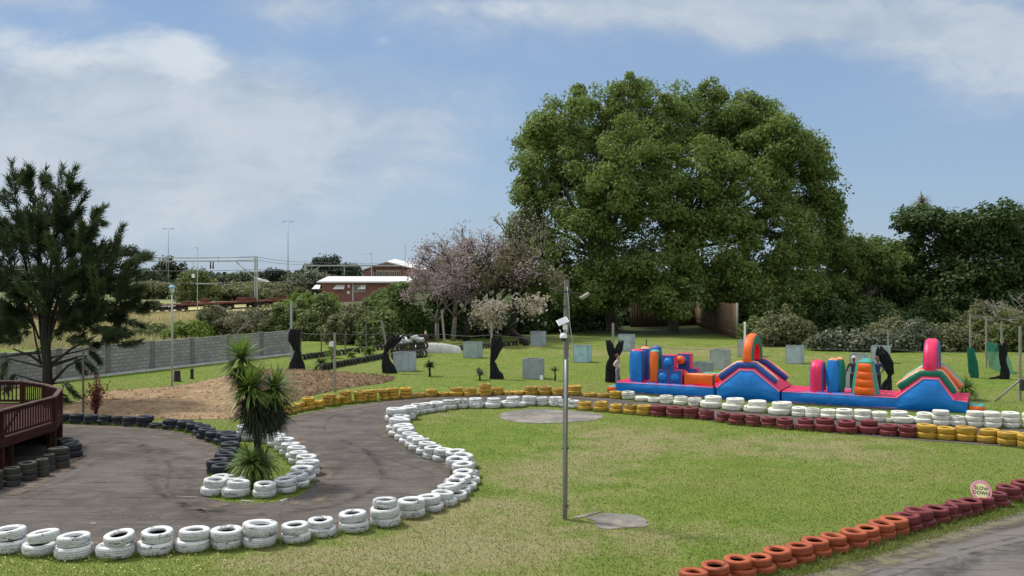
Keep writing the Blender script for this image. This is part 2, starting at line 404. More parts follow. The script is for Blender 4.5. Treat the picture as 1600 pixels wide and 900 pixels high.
TRACK_PX = [(-500, 905), (-120, 880), (0, 862), (115, 868), (250, 862), (400, 850), (480, 842), (560, 828), (640, 805), (690, 790), (722, 768), (733, 748), (722, 728),
            (700, 713), (668, 700), (645, 688), (628, 676), (617, 664), (622, 654), (642, 645), (680, 639), (740, 635), (820, 632), (900, 636), (950, 641),
            (1040, 650), (1130, 661), (1250, 673), (1430, 688), (1600, 700), (2000, 728),
            (2000, 692), (1600, 671), (1400, 660), (1220, 650), (1100, 638), (1000, 628), (950, 622), (880, 617), (800, 615), (720, 617), (640, 622), (560, 632),
            (500, 641), (450, 652), (425, 666), (448, 682), (472, 700), (490, 722), (497, 745), (482, 768), (450, 782), (400, 788), (330, 782), (312, 766), (322, 744),
            (343, 722), (345, 704), (328, 691), (300, 679), (250, 670), (180, 666), (85, 662), (-100, 662), (-700, 664)]
TRACK2_PX = [(1010, 960), (1120, 925), (1250, 893), (1330, 872), (1400, 851), (1500, 822), (1600, 794), (1720, 765), (2100, 770), (2300, 1100), (1000, 1200)]
SAND_PX = [(60, 652), (110, 630), (150, 612), (230, 607), (275, 603), (330, 593), (372, 582), (395, 600), (420, 640), (395, 652), (330, 657), (250, 655), (150, 652)]
SOIL_PX = [(340, 591), (400, 580), (445, 577), (500, 580), (560, 585), (625, 590), (600, 599), (535, 607), (470, 622), (440, 634), (415, 638), (392, 602)]

def smooth_poly(pts, closed=True, it=2):
    pts = [Vector(p) for p in pts]
    for _ in range(it):
        out = []
        for i in range(len(pts)):
            a, b = pts[i], pts[(i + 1) % len(pts)]
            out += [a * 0.75 + b * 0.25, a * 0.25 + b * 0.75]
        pts = out
    return pts
def sheet(name, px, z, mat, it=2, jitter=0.0, sub=0):
    pts = smooth_poly([gp(*p) for p in px], it=it)
    if jitter:
        pts = [p + Vector((mnoise.noise(p * 2.1), mnoise.noise(p * 2.1 + Vector((9, 9, 9))), 0)) * jitter for p in pts]
    me = bpy.data.meshes.new(name); me.from_pydata([(p.x, p.y, z) for p in pts], [], [tuple(range(len(pts)))])
    bm = bmesh.new(); bm.from_mesh(me); bmesh.ops.triangulate(bm, faces=bm.faces)
    for f in bm.faces:
        if f.normal.z < 0: f.normal_flip()
    bm.to_mesh(me); bm.free()
    me.materials.append(mat)
    return tag(link(name, me), kind='structure'), [(p.x, p.y) for p in pts]

def in_poly(X, Y, poly):
    inside = np.zeros(X.shape, bool); n = len(poly); j = n - 1
    for i in range(n):
        xi, yi = poly[i]; xj, yj = poly[j]
        c = ((yi > Y) != (yj > Y)) & (X < (xj - xi) * (Y - yi) / (yj - yi + 1e-12) + xi)
        inside ^= c; j = i
    return inside

# ground: one sheet to the horizon
gm = MB(); ext = [-3000, -400, -120, -40, 0, 40, 120, 400, 3000]; ey = [-60, 0, 20, 40, 80, 160, 400, 1200, 5000]
gv = [(x, y, 0) for y in ey for x in ext]
gf = [(j * 9 + i, j * 9 + i + 1, (j + 1) * 9 + i + 1, (j + 1) * 9 + i) for j in range(8) for i in range(8)]
gm.add(gv, gf); tag(gm.build("ground", M_LAWN), kind='structure')
_, TRACK = sheet("race_track", TRACK_PX, 0.010, M_ASPH, jitter=0.10)
_, TRACK2 = sheet("track_exit_lane", TRACK2_PX, 0.010, M_ASPH2, jitter=0.18)

def seg_dist(x, y, poly):
    P = np.array(poly); Q = np.roll(P, -1, 0); D = Q - P; W = np.array([x, y]) - P
    t = np.clip((W * D).sum(1) / ((D * D).sum(1) + 1e-9), 0, 1)
    return float(np.sqrt((((W - D * t[:, None])) ** 2).sum(1).min()))
def rough_ground(name, px, mat, step, amp, z0, fr):
    poly = [(p.x, p.y) for p in smooth_poly([gp(*p) for p in px])]
    xs = [p[0] for p in poly]; ys = [p[1] for p in poly]
    gx = np.arange(min(xs), max(xs) + step, step); gy = np.arange(min(ys), max(ys) + step, step)
    XX, YY = np.meshgrid(gx, gy); ins = in_poly(XX, YY, poly)
    ins &= in_poly(XX + step * 0.5, YY + step * 0.5, poly)
    idx = -np.ones(XX.shape, int); V = []; Fc = []
    for j in range(len(gy)):
        for i in range(len(gx)):
            x, y = gx[i], gy[j]
            p = Vector((x, y, 0)) * fr
            h = mnoise.fractal(p, 0.8, 2.1, 4) * amp
            edge = min(1.0, seg_dist(x, y, poly) / 0.7)
            V.append((x, y, z0 + max(h + amp * 0.55, 0.0) * edge))
    W = len(gx)
    for j in range(len(gy) - 1):
        for i in range(W - 1):
            if ins[j, i]: Fc.append((j * W + i, j * W + i + 1, (j + 1) * W + i + 1, (j + 1) * W + i))
    me = bpy.data.meshes.new(name); me.from_pydata(V, [], Fc)
    bm = bmesh.new(); bm.from_mesh(me)
    bmesh.ops.delete(bm, geom=[v for v in bm.verts if not v.link_faces], context='VERTS'); bm.to_mesh(me); bm.free()
    me.materials.append(mat)
    return tag(link(name, me), kind='structure'), poly
_, SAND = rough_ground("sand_patch", SAND_PX, M_SAND, 0.16, 0.09, 0.008, 1.2)
_, SOIL = rough_ground("turned_soil_patch", SOIL_PX, M_SOIL, 0.14, 0.12, 0.012, 2.2)

# round concrete pads set in the lawn
def pad(name, px, py, rx, ry, rot, th, jag, label):
    c = gp(px, py); pts = []
    for k in range(48):
        t = 2 * math.pi * k / 48; j = 1 + jag * mnoise.noise(Vector((math.cos(t) * 1.5, math.sin(t) * 1.5, px * 0.01)))
        x, y = rx * math.cos(t) * j, ry * math.sin(t) * j
        pts.append((c.x + x * math.cos(rot) - y * math.sin(rot), c.y + x * math.sin(rot) + y * math.cos(rot)))
    mb = MB(); n = 48
    mb.add([(x - c.x, y - c.y, 0) for x, y in pts] + [(x - c.x, y - c.y, th) for x, y in pts],
           [tuple(range(n, 2 * n))] + [(i, (i + 1) % n, (i + 1) % n + n, i + n) for i in range(n)])
    o = mb.build(name, M_CONC, loc=(c.x, c.y, 0.002)); tag(o, label, "concrete slab"); return pts
PAD1 = pad("concrete_slab", 855, 650.5, 2.15, 1.9, 0.0, 0.015, 0.16, "large round grey concrete slab in the lawn behind the lamp pole, beside the tyres")
PAD2 = pad("concrete_slab", 968, 814, 0.72, 0.66, -0.25, 0.015, 0.55, "small worn concrete slab in the grass right of the pole foot")
PAD3 = pad("concrete_slab", 915, 806, 0.42, 0.08, 0.75, 0.02, 0.4, "thin strip of broken concrete between pole foot and small slab")
# ------------------------------------------------------------- tyres
def tyre_paint(name, c, c2, wear=0.62, dirt=(0.10, 0.085, 0.06), rough=0.55, wearcol=(0.022, 0.022, 0.024)):
    m, N, L, P = new_mat(name)
    oi = N.new('ShaderNodeObjectInfo'); g = N.new('ShaderNodeNewGeometry')
    rnd = NM(N, L, 'FRACT', NM(N, L, 'ADD', oi.outputs['Random'], NM(N, L, 'MULTIPLY', g.outputs['Random Per Island'], 7.3)))
    va = N.new('ShaderNodeVectorMath'); va.operation = 'ADD'
    L.new(g.outputs['Position'], va.inputs[0]); L.new(NM(N, L, 'MULTIPLY', rnd, 53.0), va.inputs[1]); v = va.outputs[0]
    cc = NMix(N, L, rnd, c, c2)
    n1 = NNoise(N, L, v, 5.0, 6, 0.7, 0.5); n2 = NNoise(N, L, v, 22.0, 5, 0.7); n3 = NNoise(N, L, v, 2.4, 4, 0.6)
    cc = NMix(N, L, NM(N, L, 'MULTIPLY', NRange(N, L, n1, 0.45, 0.8), 0.55), cc, dirt)
    w = NRange(N, L, NM(N, L, 'ADD', NM(N, L, 'MULTIPLY', n3, 0.62), NM(N, L, 'MULTIPLY', n2, 0.42)), wear, wear + 0.07)
    cc = NMix(N, L, NM(N, L, 'MULTIPLY', w, 0.85), cc, wearcol)
    sep = N.new('ShaderNodeSeparateXYZ'); L.new(g.outputs['Position'], sep.inputs[0])
    mud = NM(N, L, 'MULTIPLY', NRange(N, L, sep.outputs[2], 0.0, 0.13, 1, 0), NRange(N, L, n1, 0.3, 0.6))
    cc = NMix(N, L, NM(N, L, 'MULTIPLY', mud, 0.6), cc, dirt)
    tc = N.new('ShaderNodeTexCoord'); so = N.new('ShaderNodeSeparateXYZ'); L.new(tc.outputs['Object'], so.inputs[0])
    rad = NM(N, L, 'SQRT', NM(N, L, 'ADD', NM(N, L, 'MULTIPLY', so.outputs[0], so.outputs[0]), NM(N, L, 'MULTIPLY', so.outputs[1], so.outputs[1])))
    wv = NM(N, L, 'SINE', NM(N, L, 'MULTIPLY', so.outputs[2], 37.0)); line = NM(N, L, 'MULTIPLY', NRange(N, L, wv, 0.55, 0.95), NRange(N, L, rad, 0.474, 0.482))
    ang = NM(N, L, 'SINE', NM(N, L, 'MULTIPLY', NM(N, L, 'ARCTAN2', so.outputs[0], so.outputs[1]), 62.0)); lug = NM(N, L, 'MULTIPLY', NRange(N, L, ang, 0.3, 0.9), NRange(N, L, rad, 0.462, 0.476))
    gr = NM(N, L, 'MULTIPLY', NM(N, L, 'MAXIMUM', line, NM(N, L, 'MULTIPLY', lug, 0.45)), NRange(N, L, n1, 0.28, 0.6))
    cc = NMix(N, L, NM(N, L, 'MULTIPLY', gr, 0.75), cc, tuple(x * 0.45 for x in dirt))
    sm = NNoise(N, L, v, 1.7, 4, 0.6, 0.4)
    cc = NMix(N, L, NM(N, L, 'MULTIPLY', NRange(N, L, sm, 0.62, 0.72), 0.8), cc, wearcol)
    L.new(cc, P.inputs['Base Color']); P.inputs['Roughness'].default_value = rough; P.inputs['Specular IOR Level'].default_value = 0.3
    NBump(N, L, NM(N, L, 'ADD', n2, NM(N, L, 'MULTIPLY', n1, 0.6)), 0.45, 0.012, P)
    return m
M_TIN = pm("tyre_inside_rubber", (0.012, 0.012, 0.013), (0.02, 0.019, 0.018), 6, 0.8)
PAINT = {
    'white': tyre_paint("white_tyre_paint", (0.72, 0.73, 0.72), (0.60, 0.62, 0.62), 0.562, (0.33, 0.32, 0.28)),
    'cream': tyre_paint("cream_tyre_paint", (0.80, 0.80, 0.69), (0.74, 0.75, 0.66), 0.66, (0.42, 0.42, 0.33)),
    'yellow': tyre_paint("yellow_tyre_paint", (0.56, 0.34, 0.035), (0.42, 0.26, 0.04), 0.62, (0.16, 0.11, 0.03)),
    'red': tyre_paint("maroon_tyre_paint", (0.205, 0.040, 0.040), (0.155, 0.028, 0.034), 0.66, (0.10, 0.03, 0.028)),
    'orange': tyre_paint("orange_tyre_paint", (0.43, 0.105, 0.038), (0.35, 0.075, 0.032), 0.63, (0.16, 0.055, 0.03)),
    'black': tyre_paint("black_blue_tyre_rubber", (0.020, 0.026, 0.042), (0.028, 0.030, 0.036), 0.70, (0.040, 0.038, 0.036), 0.6),
    'dark': tyre_paint("dusty_bare_tyre_rubber", (0.035, 0.033, 0.032), (0.06, 0.055, 0.045), 0.70, (0.085, 0.075, 0.055), 0.75),
}
WORD = {'white': 'white', 'cream': 'cream', 'yellow': 'yellow', 'red': 'maroon', 'orange': 'orange', 'black': 'black', 'dark': 'dusty'}

def tyre_mesh(colr, var):
    r_ = random.Random(var * 17 + 3)
    bead = [0.285, 0.30, 0.27][var % 3]
    prof = [(bead, 0.14), (bead + .012, 0.10), (0.335, 0.035), (0.385, 0.0), (0.43, 0.005), (0.462, 0.05), (0.480, 0.10),
            (0.493, 0.18), (0.497, 0.30), (0.472, 0.31), (0.472, 0.34), (0.499, 0.35), (0.500, 0.485), (0.472, 0.49), (0.472, 0.52), (0.500, 0.525),
            (0.499, 0.65), (0.472, 0.66), (0.472, 0.69), (0.497, 0.70), (0.493, 0.82), (0.480, 0.90), (0.462, 0.95), (0.43, 0.995), (0.385, 1.0), (0.335, 0.965),
            (bead + .010, 0.91), (bead - .004, 0.84), (bead + .004, 0.62), (0.30, 0.60), (0.40, 0.66), (0.450, 0.62), (0.462, 0.5), (0.450, 0.28), (0.40, 0.18), (0.30, 0.16)]
    mids = [0] * len(prof)
    for i in range(28, len(prof)): mids[i] = 1
    mb = MB(); mb.lathe(prof, 36, smooth=True, closed=True, mids=mids)
    ph = r_.random() * 6
    V = []
    for (x, y, z) in mb.v:
        t = math.atan2(y, x); k = 1 + 0.014 * math.sin(2 * t + ph) + 0.008 * math.sin(3 * t + 2 * ph)
        rr = math.hypot(x, y)
        z2 = z + 0.045 * math.sin(2 * t + ph * 1.7) * (0.5 if z > .5 else 0.2)
        V.append((x * k, y * k, z2))
    mb.v = V
    return mb.mesh("tyre", [PAINT[colr], M_TIN], sharp=50)
TM = {}
def get_tm(c, v):
    if (c, v) not in TM: TM[(c, v)] = tyre_mesh(c, v)
    return TM[(c, v)]

ORD = ["", "first", "second", "third", "fourth", "fifth", "sixth", "seventh", "eighth", "ninth", "tenth", "eleventh", "twelfth", "thirteenth",
       "fourteenth", "fifteenth", "sixteenth", "seventeenth", "eighteenth", "nineteenth", "twentieth"]
TY = []      # every tyre: (Y, spec)
STACKS = []  # ground discs for weeds and the blade mask
def row(items, colr, where, ends, group, th=0.31, wild=1.0):
    """items: (px, py_front, w_px[, w_upper_px[, dx_upper_px[, n[, tilt]]]]); where: the row in words; ends: (first end, last end)"""
    n_it = len(items)
    for i, it in enumerate(items):
        px, py, w = it[:3]
        wu = it[3] if len(it) > 3 and it[3] else w
        dx = it[4] if len(it) > 4 else 0
        n = it[5] if len(it) > 5 else 2
        tilt = it[6] * 0.6 if len(it) > 6 else rng.uniform(-3, 3) * wild
        f = gp(px, py); ppm = F / f.y
        d0 = w / ppm; d0 *= 0.98 if f.y < 28 else 1.05
        f.y += d0 * 0.47; f.x = (px - CX) / F * f.y
        STACKS.append((f.x, f.y, d0 / 2))
        k = i + 1; side = ends[0]
        if i >= (n_it + 1) // 2: k = n_it - i; side = ends[1]
        pos = f"{ORD[k]} stack from the {side}" if k <= 20 else f"stack {k} from the {side}"
        if n == 1: pos = pos.replace("stack", "place")
        if k == 1: pos = f"stack at the {side} end" if n > 1 else f"place at the {side} end"
        z = 0.012; ppm = F / f.y
        for lv in range(n):
            last = lv == n - 1
            d = d0 if (lv == 0 or (n == 3 and lv == 1)) else wu / ppm * (0.98 if f.y < 28 else 1.04)
            t = min(0.27, max(0.17, d * th)) * rng.uniform(0.94, 1.06)
            off = Vector((dx / ppm * (1 if lv else 0) * (0.5 if (n == 3 and lv == 1) else 1) + rng.uniform(-.02, .02), rng.uniform(-.03, .03) if lv else 0, 0))
            tx = R(rng.uniform(-2.5, 2.5) * wild) if lv else 0
            ty = R(-tilt) if last and lv else R(rng.uniform(-1, 1))
            lift = abs(math.sin(ty)) * d * 0.5 * 0.9
            lev = "single" if n == 1 else ("top" if last else ("bottom" if lv == 0 else "middle"))
            label = f"{lev} {WORD[colr]} tyre, {pos} of {where}"
            TY.append(dict(Y=f.y, X=f.x + off.x, y=f.y + off.y, z=z + lift, d=d, t=t, c=colr, rot=(tx, ty, rng.uniform(0, 6.28)), label=label, group=group, px=px))
            z += t * 0.985 + lift * 0.9
G1 = "painted tyres edging the kart track"
row([(17, 868, 62, 50, 0, 2, 6), (64, 872, 55, 48, 7, 2, 13), (116, 878, 60, 50, 1, 2, -2), (182, 877, 61, 48, 6, 2, 13), (243, 871, 58, 50, 3, 2, 7), (301, 866, 57, 49, 2, 2, 3),
     (354, 862, 46, 51, -1, 2, 0), (405, 859, 54, 56, 1, 2, 4), (461, 852, 47, 43, 0, 2, 3), (505, 842, 45, 41, -4, 2, 0), (552, 835, 49, 44, 0, 2, 5), (603, 826, 48, 39, -3, 3, 2),
     (645, 812, 42, 44, -3, 2, 2)], 'white', "the nearest white row", ("left", "right"), G1)
row([(676, 802, 38, 40, -5), (697, 793, 35, 36, -6), (712, 785, 37, 37, -10), (719, 777, 36, 35, -10), (727, 769, 36, 35, -7), (733, 760, 34, 33, -8), (732, 750, 34, 36, -8),
     (722, 742, 32, 35, -8), (728, 735, 31, 33, -6), (716, 728, 30, 30, -4)], 'white', "the white bend beside the pole", ("near", "far"), G1, wild=1.8)
row([(690, 723, 28, 29, 3), (675, 719, 27, 28, 2), (664, 712, 27, 27, 3), (653, 706, 27, 27, 5), (645, 701, 26, 26, 4), (637, 696, 26, 25, 3), (629, 690, 26, 27, 5),
     (621, 684, 26, 31, 8), (616, 676, 26, 32, 8), (625, 669, 27, 26, 3), (617, 661, 30, 32, 2), (636, 657, 28, 28, 2), (643, 651, 24, 22, -3)], 'white', "the lawn's curved left edge", ("near", "far"), G1, wild=1.8)
row([(655, 648, 23, 22, -3), (670, 646, 22, 22, -4), (686, 644, 22, 22, -4), (702, 641, 22, 21, -1), (721, 639, 22, 21, 0, 2, 0), (744, 639, 25, 21, -1, 2, 0), (770, 639, 25, 21, 1, 2, 0),
     (797, 638, 28, 21, 5, 2, 4), (812, 637, 20, 20, 0, 1), (827, 635, 22, 22, 0, 2, 0), (847, 635, 20, 20, 0, 2, 0), (868, 636, 22, 21, 0, 2, 0), (883, 637, 20, 20, 0, 2, 0), (897, 639, 18, 18, 0, 2, 0)],
    'white', "the far white row", ("left", "right"), G1)
row([(914, 642, 20, 20), (939, 644, 22, 21), (963, 646, 20, 19), (985, 648, 22, 20, 1), (1006, 650, 24, 23)], 'yellow', "the short yellow row", ("left", "right"), G1)
row([(1029, 652, 25, 24), (1055, 654, 26, 25), (1080, 655, 24, 24), (1104, 657, 24, 22), (1130, 661, 21, 20), (1152, 665, 25, 24), (1177, 667, 24, 22), (1202, 669, 24, 23), (1228, 672, 26, 24, -1),
     (1259, 674, 30, 24, 1), (1290, 676, 33, 26, 0), (1323, 679, 33, 26, 1), (1358, 680, 35, 25, 0), (1389, 683, 27, 25, 0), (1418, 685, 27, 26, 0)], 'red', "the far maroon row", ("left", "right"), G1)
row([(1448, 687, 31, 31), (1478, 689, 29, 29), (1509, 691, 33, 31), (1543, 694, 33, 29, 3), (1575, 698, 32, 32), (1606, 702, 32, 30)], 'yellow', "the right hand yellow row", ("left", "right"), G1)
row([(982, 625, 20, 20, 0, 2, 0), (1003, 628, 22, 22, 0, 1), (1023, 630, 21, 21, 0, 1), (1042, 632, 20, 20, 0, 2, 0), (1064, 634, 22, 20, 0, 2, 2), (1086, 636, 20, 21, 0, 2, 0), (1110, 639, 32, 25, 4, 2, 0),
     (1145, 643, 32, 27, 4, 2, 0), (1180, 646, 34, 27, 4, 2, 0), (1219, 650, 36, 30, 2, 2, 0), (1249, 652, 23, 22, 0, 2, 0), (1271, 654, 23, 22, -1, 2, 0), (1295, 656, 24, 22, 0, 2, 0)],
    'cream', "the cream row's left half", ("left", "right"), G1, th=0.30)
row([(1319, 658, 26, 24, 0, 2, 3), (1347, 659, 28, 25, 0, 2, 0), (1374, 660, 24, 23, 0, 2, 0), (1389, 661, 12, 12, 0, 1), (1411, 663, 34, 25, -5, 2, 0), (1442, 664, 30, 24, 4, 2, 3), (1470, 666, 25, 24, 0, 3, 2),
     (1496, 667, 25, 22, 0, 2, 0), (1523, 668, 26, 25, 0, 3, 0), (1550, 670, 26, 25, 0, 3, 0), (1580, 670, 26, 25, 0, 3, 0), (1611, 672, 26, 25, 0, 3, 0)],
    'cream', "the cream row's right half", ("left", "right"), G1, th=0.30)
row([(453, 648, 17, 15), (463, 645, 15, 15, 0, 2, 0), (472, 643, 18, 18, -4, 2, 4), (484, 641, 17, 19, -2, 3, 4), (496, 639, 16, 18, 0, 2, 0), (511, 636, 19, 21, 2, 3, 5), (524, 634, 14, 15, 0, 2),
     (539, 632, 21, 19, 0, 3, 2), (562, 630, 17, 20, 0, 3, 6), (580, 628, 18, 19, 0, 3, 4), (601, 626, 14, 18, -2, 3, 2), (615, 625, 18, 19, -2, 3, 0), (634, 624, 18, 18, 0, 3, 4), (654, 622, 20, 16, -2, 1),
     (674, 621, 18, 18, 0, 2, 0), (692, 620, 18, 14, 0, 1), (713, 620, 22, 19, 0, 2, 0), (735, 620, 20, 19, 0, 2, 0), (757, 619, 19, 19, 0, 3, 0), (777, 618, 19, 18, 0, 2, 0), (795, 618, 17, 17, 0, 1),
     (811, 618, 18, 18, 0, 1), (830, 618, 20, 20, 0, 2, 0), (852, 618, 22, 19, 0, 2, 0), (873, 619, 18, 18, 0, 2, 0), (896, 619, 24, 22, 2, 2, 0), (922, 621, 20, 20, 0, 1), (943, 622, 19, 19, 0, 1), (962, 624, 18, 18, 0, 2, 0)],
    'yellow', "the far yellow row", ("left", "right"), G1, th=0.30)
row([(80, 661, 21, 21, 0, 2, 0), (99, 662, 21, 20, 0, 2, 0), (121, 663, 23, 22, 0, 2, 0), (143, 664, 22, 21, 0, 2, 0), (164, 665, 22, 21, 0, 2, 0), (184, 665, 18, 17, 0, 2, 0), (202, 667, 21, 20, 0, 2, 0),
     (225, 668, 23, 26, 1, 2, 0), (244, 670, 21, 21, 0, 1), (266, 672, 24, 22, 1, 2, 0), (285, 674, 20, 24, 4, 2, 3), (300, 677, 20, 24, 4, 2, 0)],
    'black', "the far black row", ("left", "right"), G1)
row([(311, 681, 20, 24, 5, 2, 0), (318, 687, 22, 26, 6, 2, -3), (331, 692, 22, 26, 3, 2), (347, 696, 26, 30, 6, 2, -3), (358, 703, 27, 32, 2, 2, 2), (358, 711, 26, 28, 2, 2, 3),
     (357, 720, 26, 28, 0, 2, 2), (350, 731, 30, 31, 0, 2, -2), (340, 742, 30, 33, 1, 2, 4), (348, 750, 30, 35, 0, 2, -3)], 'black', "the black row by the yucca", ("far", "near"), G1, wild=1.6)
row([(383, 690, 25, 23, 0, 3, 0), (400, 690, 22, 22, 0, 1), (425, 684, 22, 20, 0, 2, 0), (412, 694, 22, 22, 0, 2, 3), (431, 700, 28, 28, 2, 2, 4), (444, 707, 28, 30, 1, 2, 3), (452, 714, 28, 29, 3, 2, 3),
     (461, 720, 28, 29, 2, 2, 3), (465, 727, 27, 29, 2, 2, 2), (477, 735, 29, 31, 1, 2, 2), (484, 745, 30, 36, -2, 2, 3), (477, 755, 33, 38, -4, 2, 4), (466, 765, 34, 36, -2, 2, 3), (447, 773, 34, 36, -2, 2, 5),
     (414, 780, 37, 35, 0, 2, 1), (369, 780, 44, 35, 3, 2, 2), (333, 777, 41, 37, 3, 2, 4), (366, 769, 33, 36, 0, 2, 0), (345, 765, 30, 31, 0, 2, 2)],
    'white', "the white ring round the yucca", ("far", "near left"), G1, wild=1.3)
row([(101, 704, 26, 24, 0, 2, 0), (110, 709, 27, 27, -2, 2, 0), (113, 716, 28, 29, -1, 2, 3)], 'black', "the pile behind the deck", ("far", "near"), "tyres heaped beside the deck")
row([(92, 734, 31, 30, -2, 3, 5), (76, 738, 18, 17, 0, 3, 0), (66, 746, 19, 18, 0, 3, 0), (43, 753, 29, 29, 0, 3, 2), (18, 762, 28, 25, 0, 3, 0), (-9, 768, 28, 26, 0, 3, 0)], 'dark', "the pile under the deck", ("right", "left"), "tyres heaped beside the deck")
row([(1078, 932, 52, 46, 5), (1120, 920, 50, 46, -3), (1158, 909, 49, 46, -6), (1192, 902, 45, 43, -7), (1222, 893, 46, 46, -6), (1254, 884, 43, 43, -5), (1280, 875, 42, 43, -5), (1306, 868, 42, 42, -3),
     (1336, 861, 42, 42, -2), (1358, 854, 40, 38, -4), (1380, 847, 42, 41, -2), (1400, 840, 42, 45, -3)], 'orange', "the lower orange row", ("near", "far"), G1)
row([(1421, 833, 40, 42, -4), (1440, 828, 44, 45, -6), (1466, 821, 38, 40, -4), (1488, 816, 30, 28, -4), (1501, 811, 34, 38, -5), (1519, 806, 34, 36, -4), (1540, 801, 30, 30, -2), (1562, 795, 34, 32, -4),
     (1580, 786, 34, 36, -4), (1602, 779, 36, 36, -3), (1626, 772, 36, 36, -3)], 'red', "the lower maroon row", ("near", "far"), G1)

# half buried and heaped tyres at the back of the field (all small: they join the remainder)
def standing(px, py, d=0.62, c='dark', head=0.0, z0=-0.2, lab=""):
    f = gp(px, py)
    TY.append(dict(Y=f.y + 500, X=f.x, y=f.y, z=d / 2 + z0, d=d, t=.2, c=c, rot=(R(90), 0, head), label=lab, group=G1, px=px))
for i in range(20): standing(498 + i * 5.2, 579 - i * 0.95 + rng.uniform(-.4, .4), head=R(50 + rng.uniform(-15, 15)))
for i in range(26): standing(472 + i * 6.0, 562 - i * 0.75 + rng.uniform(-.6, .6), head=R(40 + rng.uniform(-25, 25)))
for i in range(9):
    for j in range(3): standing(617 + i * 5.6 + j * 1.5, 562 - j * 4 - i * .5, d=.62, head=R(rng.uniform(-30, 30)), z0=-.05 + j * .42)
for i in range(26): standing(706 + i * 5.4, 549 - i * 0.55 + rng.uniform(-.5, .5), head=R(rng.uniform(-50, 50)), z0=-.2)
for (px, py) in [(622, 531), (629, 529), (630, 535), (638, 533), (648, 527), (653, 530), (657, 531), (625, 534)]:
    f = gp(px, 556); p = at(px, py, f.y)
    TY.append(dict(Y=f.y + 500, X=p.x, y=p.y, z=p.z - .12, d=.62, t=.24, c='white', rot=(R(rng.uniform(-25, 25)), R(rng.uniform(-25, 25)), 0), label="", group=G1, px=px))

# the 300 that show largest stand alone, the small far remainder is one object
TY.sort(key=lambda t: t['Y'] / t['d'] + (1e4 if t['px'] < -20 else 0))
def tyre_matrix(t):
    from mathutils import Euler
    return Matrix.Translation((t['X'], t['y'], t['z'])) @ Euler(t['rot']).to_matrix().to_4x4() @ Matrix.Diagonal((t['d'], t['d'], t['t'], 1))
N_OWN = 300
for i, t in enumerate(TY[:N_OWN]):
    me = get_tm(t['c'], rng.randrange(3))
    o = link("tyre", me, loc=(t['X'], t['y'], t['z']), rot=t['rot'], scale=(t['d'], t['d'], t['t']))
    tag(o, t['label'], "tyre", t['group'])
if len(TY) > N_OWN:
    names = list(PAINT); V = []; Fc = []; MI = []; b = 0
    for t in TY[N_OWN:]:
        me = get_tm(t['c'], rng.randrange(3)); M = tyre_matrix(t)
        V += [tuple(M @ v.co) for v in me.vertices]
        for p in me.polygons:
            Fc.append(tuple(i + b for i in p.vertices)); MI.append(names.index(t['c']) if p.material_index == 0 else len(names))
        b += len(me.vertices)
    me = bpy.data.meshes.new("small_tyres"); me.from_pydata(V, [], Fc)
    for n_ in names: me.materials.append(PAINT[n_])
    me.materials.append(M_TIN); me.polygons.foreach_set('material_index', MI); me.polygons.foreach_set('use_smooth', [True] * len(Fc))
    o = link("small_tyres", me); tag(o, "far yellow tyres by the track and black tyres heaped behind the field", "tyres", kind='stuff')

# ------------------------------------------------------------- lawn blades and weeds
def blades(name, n, yr, hgt, wid, seed, label, dens=None, cx=None):
    r = np.random.default_rng(seed)
    Y = yr[0] + (yr[1] - yr[0]) * r.random(n) ** 1.15
    X = (r.random(n) * 2 - 1) * (0.56 * Y + 0.6)
    j1, j2 = r.normal(0, .07, n), r.normal(0, .07, n); k1, k2 = r.normal(0, .22, n), r.normal(0, .30, n)
    keep = ~in_poly(X + j1, Y + j2, TRACK) & ~in_poly(X + j1, Y + j2, TRACK2) & ~in_poly(X + k1, Y + k2, SAND) & ~in_poly(X + k1, Y + k2, SOIL)
    keep &= ~in_poly(X + j1 * 1.5, Y + j2 * 1.5, PAD1) & ~in_poly(X + j1, Y + j2, PAD2) & ~in_poly(X + j1, Y + j2, PAD3)
    return X[keep], Y[keep]
def blade_mesh(name, X, Y, hgt, wid, seed, lean=0.5):
    r = np.random.default_rng(seed); n = len(X)
    h = hgt * (0.5 + r.random(n)); a = r.random(n) * 6.283; w = wid * (0.6 + 0.8 * r.random(n))
    lx = (r.random(n) - .5) * 2 * lean * h; ly = (r.random(n) - .5) * 2 * lean * h
    V = np.zeros((n, 3, 3))
    V[:, 0, 0] = X - np.cos(a) * w; V[:, 0, 1] = Y - np.sin(a) * w
    V[:, 1, 0] = X + np.cos(a) * w; V[:, 1, 1] = Y + np.sin(a) * w
    V[:, 2, 0] = X + lx; V[:, 2, 1] = Y + ly; V[:, 2, 2] = h
    return np_mesh(name, V, 3, M_BLADE)
X1, Y1 = blades("g", 210000, (15.5, 42), 0, 0, 5, "")
X2, Y2 = blades("g", 150000, (42, 82), 0, 0, 6, "")
S = np.array(STACKS); r = np.random.default_rng(9)
k = r.integers(0, len(S), 24000); a = r.random(24000) * 6.283; q = S[k, 2] * (0.98 + 0.30 * r.random(24000))
XW = S[k, 0] + np.cos(a) * q; YW = S[k, 1] + np.sin(a) * q
kp = ~in_poly(XW, YW, [tuple(p) for p in TRACK]) | (r.random(24000) < 0.16); kp &= (S[k, 0] > -12.5) | (S[k, 1] > 33)
me = blade_mesh("lawn_grass", np.concatenate([X1]), np.concatenate([Y1]), 0.032, 0.011, 3)
tag(link("lawn_grass", me), "short green grass of the lawns with dry straw coloured patches", "grass", kind='stuff')
me = blade_mesh("far_lawn_grass", X2, Y2, 0.032, 0.014, 4)
tag(link("far_lawn_grass", me), "green grass of the field behind the kart track", "grass", kind='stuff')
me = blade_mesh("weeds", XW[kp], YW[kp], 0.12, 0.013, 8, 0.9)
